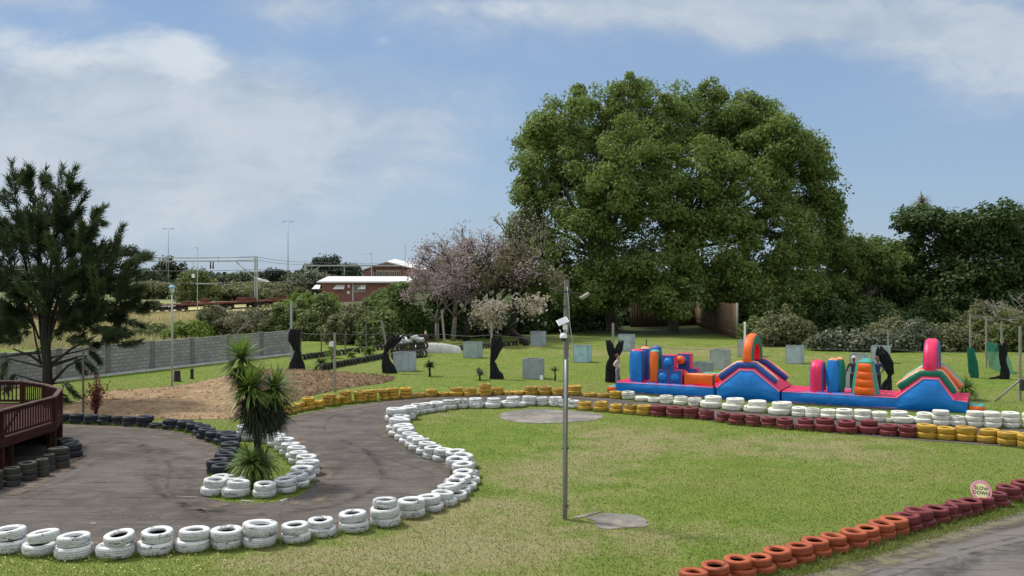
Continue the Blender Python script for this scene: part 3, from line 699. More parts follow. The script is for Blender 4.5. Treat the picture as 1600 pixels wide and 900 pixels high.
tag(link("weeds", me), "taller weeds growing around the feet of the tyre stacks", "weeds", kind='stuff')
# weeds along the lower lane's edge, clover flowers and litter dots
n = 9000; rr = np.random.default_rng(12); tt = rr.random(n)
E = [gp(1120, 925), gp(1250, 895), gp(1330, 874), gp(1400, 853), gp(1500, 823), gp(1600, 795), gp(1700, 770)]
seg = np.minimum((tt * 6).astype(int), 5); fr = tt * 6 - seg
EX = np.array([e.x for e in E]); EY = np.array([e.y for e in E])
XX = EX[seg] * (1 - fr) + EX[seg + 1] * fr + rr.normal(0, .13, n); YY = EY[seg] * (1 - fr) + EY[seg + 1] * fr + rr.normal(0, .13, n)
tag(link("lane_weeds", blade_mesh("lane_weeds", XX, YY, 0.07, 0.018, 13, 1.0)), "creeping green weeds along the edge of the lower lane", "weeds", kind='stuff')
M_FLW = pm("flower_petals", (0.8, 0.8, 0.55), (0.8, 0.75, 0.2), 3, 0.6)
fx, fy = [], []
for _ in range(260):
    px = rng.choice([rng.uniform(0, 420), rng.uniform(1000, 1600)]); py = rng.uniform(868, 898) if px < 430 else rng.uniform(700, 860)
    p = gp(px, py)
    fx.append(p.x); fy.append(p.y)
fl = MB()
for x, y in zip(fx, fy):
    if in_poly(np.array([x]), np.array([y]), TRACK)[0] or in_poly(np.array([x]), np.array([y]), TRACK2)[0]: continue
    s_ = rng.uniform(.009, .017); fl.add([(x + s_ * math.cos(k_ * 1.2566), y + s_ * math.sin(k_ * 1.2566), .055) for k_ in range(5)] + [(x, y, .035)], [(0, 1, 2, 3, 4), (5, 1, 0), (5, 2, 1), (5, 3, 2), (5, 4, 3), (5, 0, 4)])
tag(fl.build("lawn_flowers", M_FLW, loc=(0, 0, 0)), "tiny pale yellow flowers dotted through the lawn", "flowers", kind='stuff')
# painted kerb remains and crumbs beside the island
M_MARK = pm("worn_white_paint", (0.55, 0.54, 0.51), (0.3, 0.29, 0.27), 5, 0.8)
mk = MB()
def stroke(mb, a, b, w, z=0.014):
    A, B = gp(*a), gp(*b); d = (B - A).normalized(); n_ = Vector((-d.y, d.x, 0)) * w / 2
    k_ = 6; vs = []; 
    for i in range(k_ + 1):
        p = A.lerp(B, i / k_); j = rng.uniform(.5, 1.2)
        vs += [p + n_ * j, p - n_ * j]
    mb.add([(v.x, v.y, z) for v in vs], [(2 * i, 2 * i + 1, 2 * i + 3, 2 * i + 2) for i in range(k_)])
for a_, b_, w_ in [((276, 776), (308, 777), .03), ((376, 782), (396, 784), .08), ((348, 778), (355, 779), .07), ((438, 783), (452, 779), .08), ((142, 818), (150, 818), .05)]:
    stroke(mk, a_, b_, w_)
tag(mk.build("track_markings", M_MARK, loc=(0, 0, 0)), kind='structure')
cr = MB()
M_CRUMB = pm("rubber_and_leaf_crumbs", (0.05, 0.04, 0.035), (0.30, 0.27, 0.24), 9, 0.9)
for _ in range(150):
    if rng.random() < 0.72: px, py = rng.choice([(rng.gauss(492, 7), rng.gauss(760, 6)), (rng.gauss(430, 40), rng.gauss(783, 2.0)), (rng.gauss(620, 10), rng.gauss(692, 6)), (rng.gauss(700, 12), rng.gauss(738, 8))])
    else: px, py = rng.uniform(40, 640), rng.uniform(690, 830)
    p = gp(px, py); s_ = rng.uniform(.008, .04)
    cr.box((p.x, p.y, .012 + s_ * .25), (s_ * 1.6, s_, s_ * .5), rz=rng.uniform(0, 3))
tag(cr.build("track_litter", M_CRUMB, loc=(0, 0, 0)), "crumbs of rubber, bark and paint scattered on the track edges", "litter", kind='stuff')

# kart rubber, the deck rail's painted shadow, and dust swept to the edges
def alpha_mat(name, c, scale, lo, hi, amax):
    m, N, L, P = new_mat(name); g = N.new('ShaderNodeNewGeometry'); v = g.outputs['Position']
    P.inputs['Base Color'].default_value = (*c, 1); P.inputs['Roughness'].default_value = .85; P.inputs['Specular IOR Level'].default_value = .2
    uv = N.new('ShaderNodeUVMap'); sp = N.new('ShaderNodeSeparateXYZ'); L.new(uv.outputs[0], sp.inputs[0])
    n = NNoise(N, L, v, scale, 6, .65, .6); ed = NRange(N, L, NM(N, L, 'ABSOLUTE', NM(N, L, 'SUBTRACT', NM(N, L, 'MULTIPLY', sp.outputs[0], 2.0), 1.0)), 0.25, 1.0, 1, 0)
    L.new(NM(N, L, 'MULTIPLY', NM(N, L, 'MULTIPLY', NRange(N, L, n, lo, hi), ed), amax), P.inputs['Alpha']); return m
def ribbon(name, paths, mat, z):
    V = []; Fc = []; UV = []
    for pts, w in paths:
        P = [gp(*p) for p in pts]; Q = []
        for i in range(len(P) - 1):
            p0, p1, p2, p3 = P[max(0, i - 1)], P[i], P[i + 1], P[min(len(P) - 1, i + 2)]
            for k in range(8):
                t = k / 8; Q.append(0.5 * ((2 * p1) + (p2 - p0) * t + (2 * p0 - 5 * p1 + 4 * p2 - p3) * t * t + (3 * p1 - p0 - 3 * p2 + p3) * t ** 3))
        Q.append(P[-1]); b0 = len(V)
        for i, q in enumerate(Q):
            dd = (Q[min(i + 1, len(Q) - 1)] - Q[max(0, i - 1)]).normalized(); nn = Vector((-dd.y, dd.x, 0)) * w / 2
            V += [(q.x + nn.x, q.y + nn.y, z), (q.x - nn.x, q.y - nn.y, z)]
        for i in range(len(Q) - 1): Fc.append((b0 + 2 * i, b0 + 2 * i + 1, b0 + 2 * i + 3, b0 + 2 * i + 2)); UV += [0, 0, 1, 0, 1, 1, 0, 1]
        z += .0012
    me = bpy.data.meshes.new(name); me.from_pydata(V, [], Fc); ul = me.uv_layers.new(name="UVMap"); ul.data.foreach_set('uv', UV); me.materials.append(mat); return tag(link(name, me), kind='structure')
SK = []
r_ = random.Random(21)
lane1 = [(-60, 790), (60, 745), (160, 702), (230, 700), (262, 730), (262, 770), (330, 806), (450, 815), (560, 795), (620, 760), (600, 720), (555, 690), (530, 668), (560, 645), (650, 628), (760, 623), (900, 626), (1050, 642), (1250, 660), (1500, 679)]
for _ in range(6):
    o = r_.uniform(-24, 24); s0 = r_.randrange(0, 9); s1 = s0 + r_.randrange(4, 9)
    pts = [(x + o * (1.3 if 3 < i < 14 else .6), y + (o * .55 if y > 690 else o * .12) + r_.uniform(-2, 2)) for i, (x, y) in enumerate(lane1)][s0:s1]
    SK.append((pts, r_.choice([.18, .3, .5, .9])))
SK += [([(0, 884 - 106), (60, 764), (110, 748), (150, 722)], .35), ([(90, 712), (160, 690), (230, 700), (300, 720)], .9), ([(480, 740), (560, 742), (640, 752)], .5), ([(510, 700), (600, 716), (680, 742)], .3)]  # first stroke paints the deck rail's shadow onto the tarmac
ribbon("rubber_and_shadow_marks", SK, alpha_mat("laid_rubber_and_shadow", (.030, .027, .026), 2.0, .38, .70, .26), .0135)
ribbon("rubber_marks_on_lane", [([(1280, 905), (1400, 870), (1500, 843), (1610, 815)], .5), ([(1350, 900), (1450, 872), (1600, 838)], .16), ([(1380, 905), (1480, 875), (1620, 842)], .16), ([(1450, 905), (1530, 872), (1640, 850)], .9), ([(1300, 890), (1420, 862), (1560, 824)], .14)], alpha_mat("laid_rubber_pale", (.055, .050, .047), 2.0, .36, .64, .42), .0135)
dust = [([(100, 850), (300, 842), (470, 826), (600, 805), (690, 775), (715, 745), (690, 716), (640, 700), (606, 680), (606, 658), (640, 641), (760, 632)], .9), ([(320, 790), (420, 793), (500, 780), (510, 745), (490, 712), (455, 680)], .7), ([(90, 668), (200, 671), (290, 686), (330, 706), (325, 735)], .8), ([(450, 660), (520, 644), (640, 627), (800, 618), (950, 626)], .6), ([(20, 775), (90, 742), (130, 716)], .6)]
ribbon("edge_dust", dust, alpha_mat("brown_dust", (.22, .17, .125), 1.7, .40, .66, .75), .030)
ribbon("lane_edge_dust", [([(1110, 935), (1250, 902), (1400, 862), (1500, 832), (1620, 797)], 1.3), ([(1200, 930), (1330, 893), (1450, 860)], 1.0)], alpha_mat("green_brown_dust", (.20, .18, .11), 1.7, .38, .62, .75), .030)

def clods(name, poly, n, smin, smax, mat, seed, label, z=.03):
    r = np.random.default_rng(seed); P = np.array(poly); x = r.uniform(P[:, 0].min(), P[:, 0].max(), n * 3); y = r.uniform(P[:, 1].min(), P[:, 1].max(), n * 3)
    k = in_poly(x + r.normal(0, .15, n * 3), y + r.normal(0, .2, n * 3), poly); x, y = x[k][:n], y[k][:n]; m = len(x); s = smin + (smax - smin) * r.random(m) ** 3
    a = r.random((m, 5)) * .8 + np.arange(5) * 1.2566; R_ = s[:, None] * (.6 + .6 * r.random((m, 5))); bx, by = x[:, None] + np.cos(a) * R_, y[:, None] + np.sin(a) * R_
    top = np.stack([x + r.normal(0, .2, m) * s, y + r.normal(0, .2, m) * s, z + s * (.5 + .7 * r.random(m))], 1); V = []
    for q in range(5):
        q2 = (q + 1) % 5; V.append(np.stack([np.stack([bx[:, q], by[:, q], np.full(m, z - .02)], 1), np.stack([bx[:, q2], by[:, q2], np.full(m, z - .02)], 1), top], 1))
    tag(link(name, np_mesh(name, np.concatenate(V), 3, mat)), label, "soil", kind='stuff')
clods("soil_clods", SOIL, 5200, .03, .13, M_SOIL, 3, "lumps of brown soil strewn over the turned patch", .06)
clods("sand_clods", SAND, 2600, .02, .085, M_SAND, 4, "small sandy lumps strewn over the pale bare patch", .045)
# ------------------------------------------------------------- trees
def foliage_verts(lobes, spacing, leaves, leaf, seed, sub_r=(0.9, 1.5), flat=0.8, fill=0.35, aspect=0.62, up=0.35, cut=None):
    """leaf faces gathered in small clumps over the shells of the lobes"""
    r = np.random.default_rng(seed); C = []
    for (x, y, z, rx, ry, rz) in lobes:
        area = 4 * math.pi * (((rx * ry) ** 1.6 + (rx * rz) ** 1.6 + (ry * rz) ** 1.6) / 3) ** (1 / 1.6)
        n = max(4, int(area / spacing ** 2))
        d = r.normal(size=(n, 3)); d /= np.linalg.norm(d, axis=1)[:, None]
        rad = np.where(r.random(n) < fill, 0.35 + 0.5 * r.random(n), 0.82 + 0.24 * r.random(n))
        C.append(np.array([x, y, z]) + d * rad[:, None] * np.array([rx, ry, rz]))
    C = np.concatenate(C)
    if cut is not None: C = C[C[:, 2] > cut]
    m = len(C); sr = sub_r[0] + (sub_r[1] - sub_r[0]) * r.random(m); k = np.maximum(6, (leaves * (0.6 + 0.8 * r.random(m))).astype(int))
    idx = np.repeat(np.arange(m), k); n = len(idx)
    d = r.normal(size=(n, 3)); d /= np.linalg.norm(d, axis=1)[:, None]
    rr_ = sr[idx] * (0.45 + 0.62 * r.random(n))
    P = C[idx] + d * rr_[:, None] * np.array([1, 1, flat])
    nrm = d + np.array([0, 0, up * 2]) + r.normal(size=(n, 3)) * 0.55; nrm /= np.linalg.norm(nrm, axis=1)[:, None]
    t = np.cross(nrm, r.normal(size=(n, 3))); t /= np.linalg.norm(t, axis=1)[:, None]; b = np.cross(nrm, t)
    s = leaf * (0.6 + 0.8 * r.random(n))[:, None]
    V = np.stack([P - t * s * .5, P + b * s * .5 * aspect, P + t * s * .5 - nrm * s * .12, P - b * s * .5 * aspect], axis=1)
    return V, C
M_BARK = pm("bark_grey", (0.15, 0.125, 0.10), (0.07, 0.058, 0.048), 2.5, 0.9, 0.8, 0.04, stretch=(3, 3, 0.7))
M_BARKD = pm("bark_dark", (0.034, 0.027, 0.022), (0.018, 0.015, 0.013), 3, 0.9, 0.8, 0.03, stretch=(3, 3, 0.7))
M_TWIG = pm("bare_twig", (0.22, 0.19, 0.165), (0.12, 0.10, 0.09), 3, 0.9)

def limb(mb, a, b, r0, r1, bend=0.12, n=6, seg=6, r=rng):
    a, b = Vector(a), Vector(b); L_ = (b - a).length
    o1 = Vector((r.uniform(-1, 1), r.uniform(-1, 1), r.uniform(-.5, .5))) * L_ * bend
    pts = []; rad = []
    for i in range(seg + 1):
        t = i / seg; w = math.sin(t * math.pi)
        pts.append(a.lerp(b, t) + o1 * w + Vector((0, 0, L_ * bend * 0.6 * w))); rad.append(r0 + (r1 - r0) * t ** 0.8)
    mb.tube(pts, rad, n); return pts

def broad_tree(name, label, base, lobes, leafm, seed, spacing=1.5, leaves=60, leaf=0.35, trunk_r=0.4, fork=0.3, sub=(0.9, 1.5), bark=None, group=None, cat="tree", lean=(0, 0), fill=0.35, twigs=2, cut=None, up=0.35, forks=1):
    r = random.Random(seed); base = Vector(base)
    root = empty(name, base, label=label, cat=cat, group=group)
    rel = [(x - base.x, y - base.y, z - base.z, a, b, c) for x, y, z, a, b, c in lobes]
    V, C = foliage_verts(rel, spacing, leaves, leaf, seed, sub_r=sub, fill=fill, cut=cut, up=up)
    link("crown", np_mesh("crown", V, 4, leafm), root)
    mb = MB(); top = max(l[2] + l[5] for l in rel)
    ft = Vector((lean[0], lean[1], top * fork))
    tr = [Vector((0, 0, -0.2)), Vector((0, 0, 0.15)), ft * 0.45 + Vector((r.uniform(-.1, .1), 0, 0)), ft]
    mb.tube(tr, [trunk_r * 1.5, trunk_r * 1.12, trunk_r * .92, trunk_r * .8], 10)
    for (x, y, z, a, b, c) in sorted(rel, key=lambda l: -l[3])[:34]:
        tgt = Vector((x, y, z)); st = ft if tgt.z > ft.z else ft * max(.4, tgt.z / max(ft.z, .1) * .7)
        pts = limb(mb, st, tgt, trunk_r * .5, trunk_r * .16, 0.10, 6, 6, r)
        for _ in range(twigs):
            p = pts[r.randrange(2, 7)]; d = Vector((r.gauss(0, 1), r.gauss(0, 1), r.gauss(0.3, .8))).normalized()
            limb(mb, p, tgt + Vector((d.x * a, d.y * b, d.z * c)) * .8, trunk_r * .14, trunk_r * .04, 0.1, 5, 4, r)
    mb.build("trunk", bark or M_BARK, root)
    return root
def tufts(lobes, n, seed, lo=.18, hi=.38):
    """smaller foliage masses budding from the big ones, for an uneven outline"""
    r = random.Random(seed); out = list(lobes)
    for _ in range(n):
        x, y, z, a, b_, c_ = r.choice(lobes); d_ = Vector((r.gauss(0, 1), r.gauss(-.3, 1), r.gauss(.15, .8))).normalized(); k = r.uniform(lo, hi); q = r.uniform(.88, 1.12)
        out.append((x + d_.x * a * q, y + d_.y * b_ * q, z + d_.z * c_ * q, a * k, b_ * k, c_ * k * .9))
    return out
def lobes_px(items, Y, depth=1.0, seed=1, dy=0.0):
    """(px, py, r_px[, r_py[, dY]]) -> ellipsoids standing about distance Y"""
    r = random.Random(seed); out = []
    for it in items:
        px, py, rp = it[:3]; rz = it[3] if len(it) > 3 else rp
        d = it[4] if len(it) > 4 else r.uniform(-1, 1) * dy
        y = Y + d; k = y / F; p = at(px, py, y)
        out.append((p.x, p.y, p.z, rp * k, rp * k * depth, rz * k))
    return out

L_PLANE = leaf_mat("plane_leaf", (0.090, 0.150, 0.034), (0.180, 0.240, 0.064), (0.27, 0.30, 0.11), trans=0.42, scale=0.30)
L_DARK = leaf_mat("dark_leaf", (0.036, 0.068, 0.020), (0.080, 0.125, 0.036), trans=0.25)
L_MID = leaf_mat("mid_leaf", (0.080, 0.135, 0.034), (0.150, 0.210, 0.060), trans=0.3)
L_BUSH = leaf_mat("bush_leaf", (0.085, 0.120, 0.036), (0.170, 0.200, 0.068), (0.20, 0.19, 0.09), trans=0.3)
L_OLIVE = leaf_mat("olive_leaf", (0.105, 0.120, 0.052), (0.190, 0.195, 0.095), (0.24, 0.22, 0.14), trans=0.25)
L_LIME = leaf_mat("lime_leaf", (0.10, 0.17, 0.02), (0.17, 0.25, 0.04), trans=0.35)
L_GREY = leaf_mat("grey_green_leaf", (0.085, 0.10, 0.060), (0.150, 0.165, 0.105), (0.30, 0.29, 0.24), trans=0.2)
L_FAR = leaf_mat("far_leaf", (0.050, 0.075, 0.035), (0.085, 0.110, 0.055), trans=0.15)
L_FARD = leaf_mat("far_dark_leaf", (0.022, 0.036, 0.020), (0.040, 0.058, 0.030), trans=0.1)
L_PINK = leaf_mat("jacaranda_bloom", (0.27, 0.20, 0.205), (0.39, 0.31, 0.33), (0.48, 0.34, 0.47), trans=0.25)
L_CREAM = leaf_mat("dry_seed_cluster", (0.25, 0.225, 0.175), (0.38, 0.345, 0.29), (0.15, 0.14, 0.08), trans=0.2)
L_BUFF = leaf_mat("buff_foliage", (0.15, 0.14, 0.085), (0.25, 0.22, 0.155), (0.10, 0.12, 0.05), trans=0.25)
L_RED = leaf_mat("red_leaf", (0.10, 0.022, 0.022), (0.22, 0.050, 0.040), trans=0.35)

# the two great plane trees
YT = 84.0 * YS
broad_tree("plane_tree", "huge green plane tree, left of the two, with its trunk forked at the ground", gp(957, 516),
           tufts(lobes_px([(858, 192, 32, 36, 0), (835, 235, 28, 34, 2), (818, 340, 24, 40, 0), (905, 190, 62, 50, 2), (860, 225, 40, 45, -2), (835, 300, 34, 40, 0), (880, 290, 62, 62, -4), (838, 372, 40, 42, 0), (900, 385, 70, 55, -6), (850, 430, 48, 40, -3), (940, 255, 50, 55, 3),
                      (950, 445, 55, 42, -6), (905, 450, 38, 30, -8), (820, 455, 26, 35, 2), (960, 340, 50, 60, 5), (1000, 170, 54, 46, 0), (975, 215, 50, 50, 2), (985, 280, 55, 60, 4), (985, 225, 42, 48, -8), (955, 300, 40, 45, -9)], YT, 1.0, 3, 3), 70, 5),
           L_PLANE, 11, 2.0, 165, 0.33, 0.55, 0.28, up=0.22, sub=(0.6, 1.7), group="great plane trees", lean=(-1.2, 0.3), twigs=4)
broad_tree("plane_tree", "huge green plane tree, right of the two, with one upright trunk by the reed fence", gp(1052, 517),
           tufts(lobes_px([(1045, 195, 56, 58, 2), (1110, 195, 62, 52, 4), (1080, 270, 62, 60, -5), (1175, 225, 60, 52, 4), (1030, 320, 60, 55, -6), (1150, 300, 70, 60, -3), (1235, 240, 42, 42, 0), (1278, 250, 26, 30, 2), (1290, 335, 28, 34, 0), (1150, 175, 45, 30, 2), (1198, 200, 42, 36, 1), (1222, 225, 40, 36, -3), (1262, 300, 48, 45, 2),
                      (1105, 380, 65, 55, -6), (1200, 370, 72, 58, -4), (1275, 375, 40, 45, 0), (1020, 420, 55, 50, -7), (1055, 460, 50, 28, -9), (1140, 445, 60, 38, -6), (1230, 445, 62, 40, -4), (1300, 430, 40, 45, 2),
                      (1330, 400, 26, 30, 3), (1190, 478, 50, 22, -6)], YT, 1.0, 4, 3), 90, 6),
           L_PLANE, 12, 2.0, 165, 0.33, 0.50, 0.30, up=0.22, sub=(0.6, 1.7), group="great plane trees", twigs=4)

# right-hand trees
broad_tree("bushy_tree", "loose mid green tree between the great plane tree and the dark spreading tree", gp(1355, 512),
           lobes_px([(1340, 398, 30, 26, 4), (1376, 392, 26, 20), (1408, 398, 26, 26), (1412, 435, 32, 34), (1390, 420, 30, 30, -3), (1365, 412, 34, 32), (1335, 440, 36, 36), (1385, 450, 36, 36), (1350, 490, 50, 26), (1320, 470, 30, 30), (1395, 405, 22, 24)], 88 * YS, 1, 5, 3), L_MID, 21, 1.5, 60, 0.46, 0.3, 0.3, sub=(0.8, 1.4))
broad_tree("spreading_tree", "large dark green spreading tree with layered crown at the right edge", gp(1530, 512),
           lobes_px([(1430, 340, 30, 12), (1455, 352, 48, 17), (1448, 338, 34, 13), (1510, 350, 40, 16), (1570, 334, 42, 18), (1600, 356, 50, 24), (1540, 375, 62, 20), (1470, 385, 52, 18), (1600, 395, 60, 26), (1450, 420, 42, 24), (1520, 425, 60, 26),
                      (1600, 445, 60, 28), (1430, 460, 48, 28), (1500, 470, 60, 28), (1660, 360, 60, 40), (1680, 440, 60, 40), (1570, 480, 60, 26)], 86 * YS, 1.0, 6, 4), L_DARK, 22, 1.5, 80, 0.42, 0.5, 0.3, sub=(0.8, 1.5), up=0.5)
# undergrowth behind the plane trees, each bush its own thing
def bush(px, py, w, h, mat, seed, label, group, Y=None, leaf=0.30, leaves=60, name="bush", spacing=1.0, sub=(0.45, 0.9)):
    b = gp(px, py) if Y is None else Vector(((px - CX) / F * Y, Y, 0))
    k = b.y / F; W, H = w * k / 2, h * k; r = random.Random(seed); lb = []
    n = max(4, int(W / 0.7) + 3)
    for i in range(n):
        t = (i + .5) / n * 2 - 1; hh = H * (1 - 0.45 * t * t) * r.uniform(.75, 1.05)
        rx = W / n * r.uniform(1.3, 1.9) + .2; rz = hh * r.uniform(.34, .5)
        lb.append((b.x + t * W * .82, b.y + r.uniform(-.3, .3) * W, hh - rz, rx, rx * 1.0, rz))
        lb.append((b.x + t * W * .95 + r.uniform(-.3, .3), b.y + r.uniform(-.4, .2) * W, hh * .35, rx, rx, hh * .38))
    root = empty(name, b, label=label, cat="bush", group=group)
    rel = [(x - b.x, y - b.y, z, a, c, e) for x, y, z, a, c, e in lb]
    V, C = foliage_verts(rel, spacing, leaves, leaf, seed, sub_r=sub, fill=.3, up=.3)
    V = V[V[:, :, 2].min(axis=1) > 0.02]
    link("foliage", np_mesh("foliage", V, 4, mat), root)
    mb = MB()
    for (x, y, z, a, c, e) in rel[:10]: limb(mb, (x * .35, y * .35, -.05), (x, y, z), .05 + H * .012, .015, .12, 5, 4, r)
    mb.build("stem", M_BARKD, root); return root
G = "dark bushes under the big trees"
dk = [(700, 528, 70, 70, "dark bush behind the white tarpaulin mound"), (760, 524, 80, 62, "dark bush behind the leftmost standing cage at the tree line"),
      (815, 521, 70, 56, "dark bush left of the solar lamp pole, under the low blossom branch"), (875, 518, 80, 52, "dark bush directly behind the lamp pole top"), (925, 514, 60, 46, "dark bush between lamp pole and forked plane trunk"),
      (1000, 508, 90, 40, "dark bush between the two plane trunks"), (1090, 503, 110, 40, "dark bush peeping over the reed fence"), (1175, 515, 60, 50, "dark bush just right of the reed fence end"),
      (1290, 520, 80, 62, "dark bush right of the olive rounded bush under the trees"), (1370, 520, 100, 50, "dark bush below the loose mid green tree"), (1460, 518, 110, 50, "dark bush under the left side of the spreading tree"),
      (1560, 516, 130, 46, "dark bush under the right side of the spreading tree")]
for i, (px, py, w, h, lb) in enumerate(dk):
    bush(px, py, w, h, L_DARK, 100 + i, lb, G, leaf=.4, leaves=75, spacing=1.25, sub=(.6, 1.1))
G = "pale bushes of the back hedge"
hd = [(1222, 540, 78, 62, L_OLIVE, "rounded olive bush standing alone right of the reed fence"), (1180, 532, 40, 40, L_BUSH, "small green bush behind the orange inflatable arch"), (1305, 548, 64, 32, L_GREY, "low grey green bush right of the cage near the hedge start"),
      (1362, 549, 70, 38, L_GREY, "grey green flowering bush behind the tall middle cage"), (1425, 548, 80, 50, L_GREY, "pale flowering bush left of the pink inflatable pillar top"), (1480, 548, 70, 52, L_OLIVE, "olive bush right of the pink inflatable pillar top"),
      (1535, 545, 70, 50, L_BUSH, "green bush behind the two green nets"), (1590, 548, 80, 62, L_BUSH, "tall green bush at the right edge behind the posts"), (1650, 548, 80, 66, L_OLIVE, "olive bush cut by the right edge"),
      (1395, 532, 60, 40, L_OLIVE, "olive bush rising behind the grey green flowering bushes"), (1550, 520, 90, 50, L_OLIVE, "brown olive scrub below the dead branches")]
for i, (px, py, w, h, m_, lb) in enumerate(hd):
    bush(px, py, w, h, m_, 130 + i, lb, G, leaf=.24, leaves=80, spacing=.85, sub=(.4, .75))
G = "bushes behind the block wall and wire fence"
sb = [(292, 536, 70, 34, L_LIME, "bright lime bush just above the block wall", 70), (240, 530, 60, 22, L_BUSH, "low green bush above the wall right of the lantern post", 74), (345, 530, 90, 50, L_OLIVE, "dry olive bush with bare twigs above the wall, left part", 72),
      (405, 528, 90, 58, L_OLIVE, "dry olive bush above the wall, left of the grey steel mast foot", 76), (455, 526, 80, 66, L_BUSH, "green bush behind the tied black net at the wall end", 72), (505, 530, 70, 74, L_BUSH, "green bush below the low white roofed building", 70),
      (550, 534, 70, 70, L_OLIVE, "olive bush behind the round white sign post", 66), (590, 536, 60, 62, L_BUSH, "green bush behind the leaning pole", 64), (620, 530, 62, 92, L_MID, "tall rounded green bush left of the pinkish dry bush", 70),
      (485, 500, 110, 52, L_LIME, "yellow green bush crown under the low building", 88), (600, 505, 90, 58, L_MID, "mid green bush right of the low building", 90), (650, 520, 50, 40, L_DARK, "dark bush behind the heap of white topped tyres", 70)]
for i, (px, py, w, h, m_, lb, Y_) in enumerate(sb):
    Y_ *= YS; b = (HF / Y_ + 430); hh = h + (b - py)
    bush(px, b, w, max(hh, 18), m_, 160 + i, lb, G, Y=Y_, leaf=.24, leaves=90, spacing=.85, sub=(.35, .75))

# branching trees with sparse bloom
def branchy(name, label, base, seed, height, spread, leafm, n_tip, clump, leaf, per, trunk_r, bark=M_BARKD, levels=4, lean=(0, 0), group=None, droop=0.0, cat="tree", up0=0.9, bl=1.0, crown="crown"):
    r = random.Random(seed); base = Vector(base); root = empty(name, base, label=label, cat=cat, group=group)
    mb = MB(); tips = []
    def grow(p, d, L_, rad, lv):
        q = p + d * L_; mid = p.lerp(q, .5) + Vector((r.uniform(-1, 1), r.uniform(-1, 1), r.uniform(-.4, .6))) * L_ * .10
        mb.tube([p, mid, q], [rad, rad * .82, rad * .66], 6 if lv > 2 else 4)
        if lv <= 2: tips.append(mid)
        if lv == 0: tips.append(q); return
        for _ in range(r.choice([2, 3, 3]) if lv > 1 else n_tip):
            e = (d + Vector((r.gauss(0, .55) * spread, r.gauss(0, .55) * spread, r.gauss(.08, .3) - droop))).normalized()
            grow(q, e, L_ * r.uniform(.62, .88), rad * .62, lv - 1)
    h0 = height * .26 * bl
    mb.tube([(0, 0, -.1), (lean[0] * .4, lean[1] * .4, h0 * .5), (lean[0], lean[1], h0)], [trunk_r * 1.3, trunk_r, trunk_r * .85], 8)
    for k_ in range(4):
        a = k_ * 1.57 + r.uniform(-.4, .4); d = Vector((math.cos(a) * .75 * spread + lean[0] * .25, math.sin(a) * .75 * spread, up0)).normalized()
        grow(Vector((lean[0], lean[1], h0)), d, height * .235, trunk_r * .6, levels)
    mb.build("trunk", bark, root)
    if leafm is not None:
        rr = np.random.default_rng(seed); T = np.array([tuple(t) for t in tips]); idx = np.repeat(np.arange(len(T)), per); n = len(idx)
        P = T[idx] + rr.normal(size=(n, 3)) * clump; nrm = rr.normal(size=(n, 3)) + [0, 0, .6]; nrm /= np.linalg.norm(nrm, axis=1)[:, None]
        t = np.cross(nrm, rr.normal(size=(n, 3))); t /= np.linalg.norm(t, axis=1)[:, None]; b = np.cross(nrm, t); s = leaf * (.5 + rr.random(n))[:, None]
        V = np.stack([P - t * s * .5, P + b * s * .35, P + t * s * .5, P - b * s * .35], axis=1)
        link(crown, np_mesh(crown, V, 4, leafm), root)
    return root, tips
branchy("jacaranda_tree", "pink mauve blossoming tree, tallest of the pinkish trees right of the brick buildings", gp(728, 532), 5, 10.6, .9, L_PINK, 4, .42, .17, 6, .26, lean=(.3, 0))
branchy("jacaranda_tree", "smaller pinkish grey dry tree at the left end of the blossoming trees", gp(682, 534), 8, 6.4, .7, L_PINK, 4, .26, .15, 6, .14, bark=M_TWIG)
branchy("seeding_tree", "broad grey green tree with cream tufts between the pink tree and the low blossoms", gp(748, 528), 61, 8.6, 1.05, L_BUFF, 4, .42, .26, 16, .26, lean=(-.2, 0))
branchy("jacaranda_tree", "low dusty pink tree in front of the tallest pink tree", gp(708, 533), 67, 8.4, .95, L_PINK, 4, .36, .16, 6, .2, bark=M_TWIG, lean=(.2, 0))
branchy("seeding_tree", "pale buff tree with grey cream seed clusters next to the great plane tree", gp(765, 529), 15, 9.6, 1.0, L_BUFF, 4, .42, .24, 12, .28, lean=(.2, 0))
branchy("sparse_tree", "tall almost leafless tree rising between the pink tree and great plane tree", gp(800, 527), 23, 12.6, .75, L_CREAM, 2, .22, .17, 3, .26, lean=(.3, 0), up0=1.2)
branchy("blossom_tree", "low leaning tree with clustered cream blossoms beside the leftmost cage at the tree line", gp(824, 540), 31, 5.4, 1.35, leaf_mat("cream_blossom", (.36, .31, .275), (.47, .42, .38), (.16, .16, .08), trans=.3), 3, .28, .22, 15, .19, lean=(-1.5, 0), up0=.5, levels=3)
branchy("dead_tree", "bare dead grey tree with tangled branches in front of the dark spreading tree", gp(1606, 546), 44, 5.9, 1.5, None, 3, 0, 0, 0, .20, bark=pm("bleached_dead_wood", (.27, .245, .215), (.18, .16, .14), 3, .9), up0=.45, lean=(-.6, 0), droop=.05)
branchy("dry_shrub", "bare twiggy shrub above the block wall in front of the olive bushes", Vector(((372 - CX) / F * 66 * YS, 66 * YS, 0)), 52, 4.0, 1.2, None, 3, 0, 0, 0, .07, bark=M_TWIG, up0=.6, cat="bush")

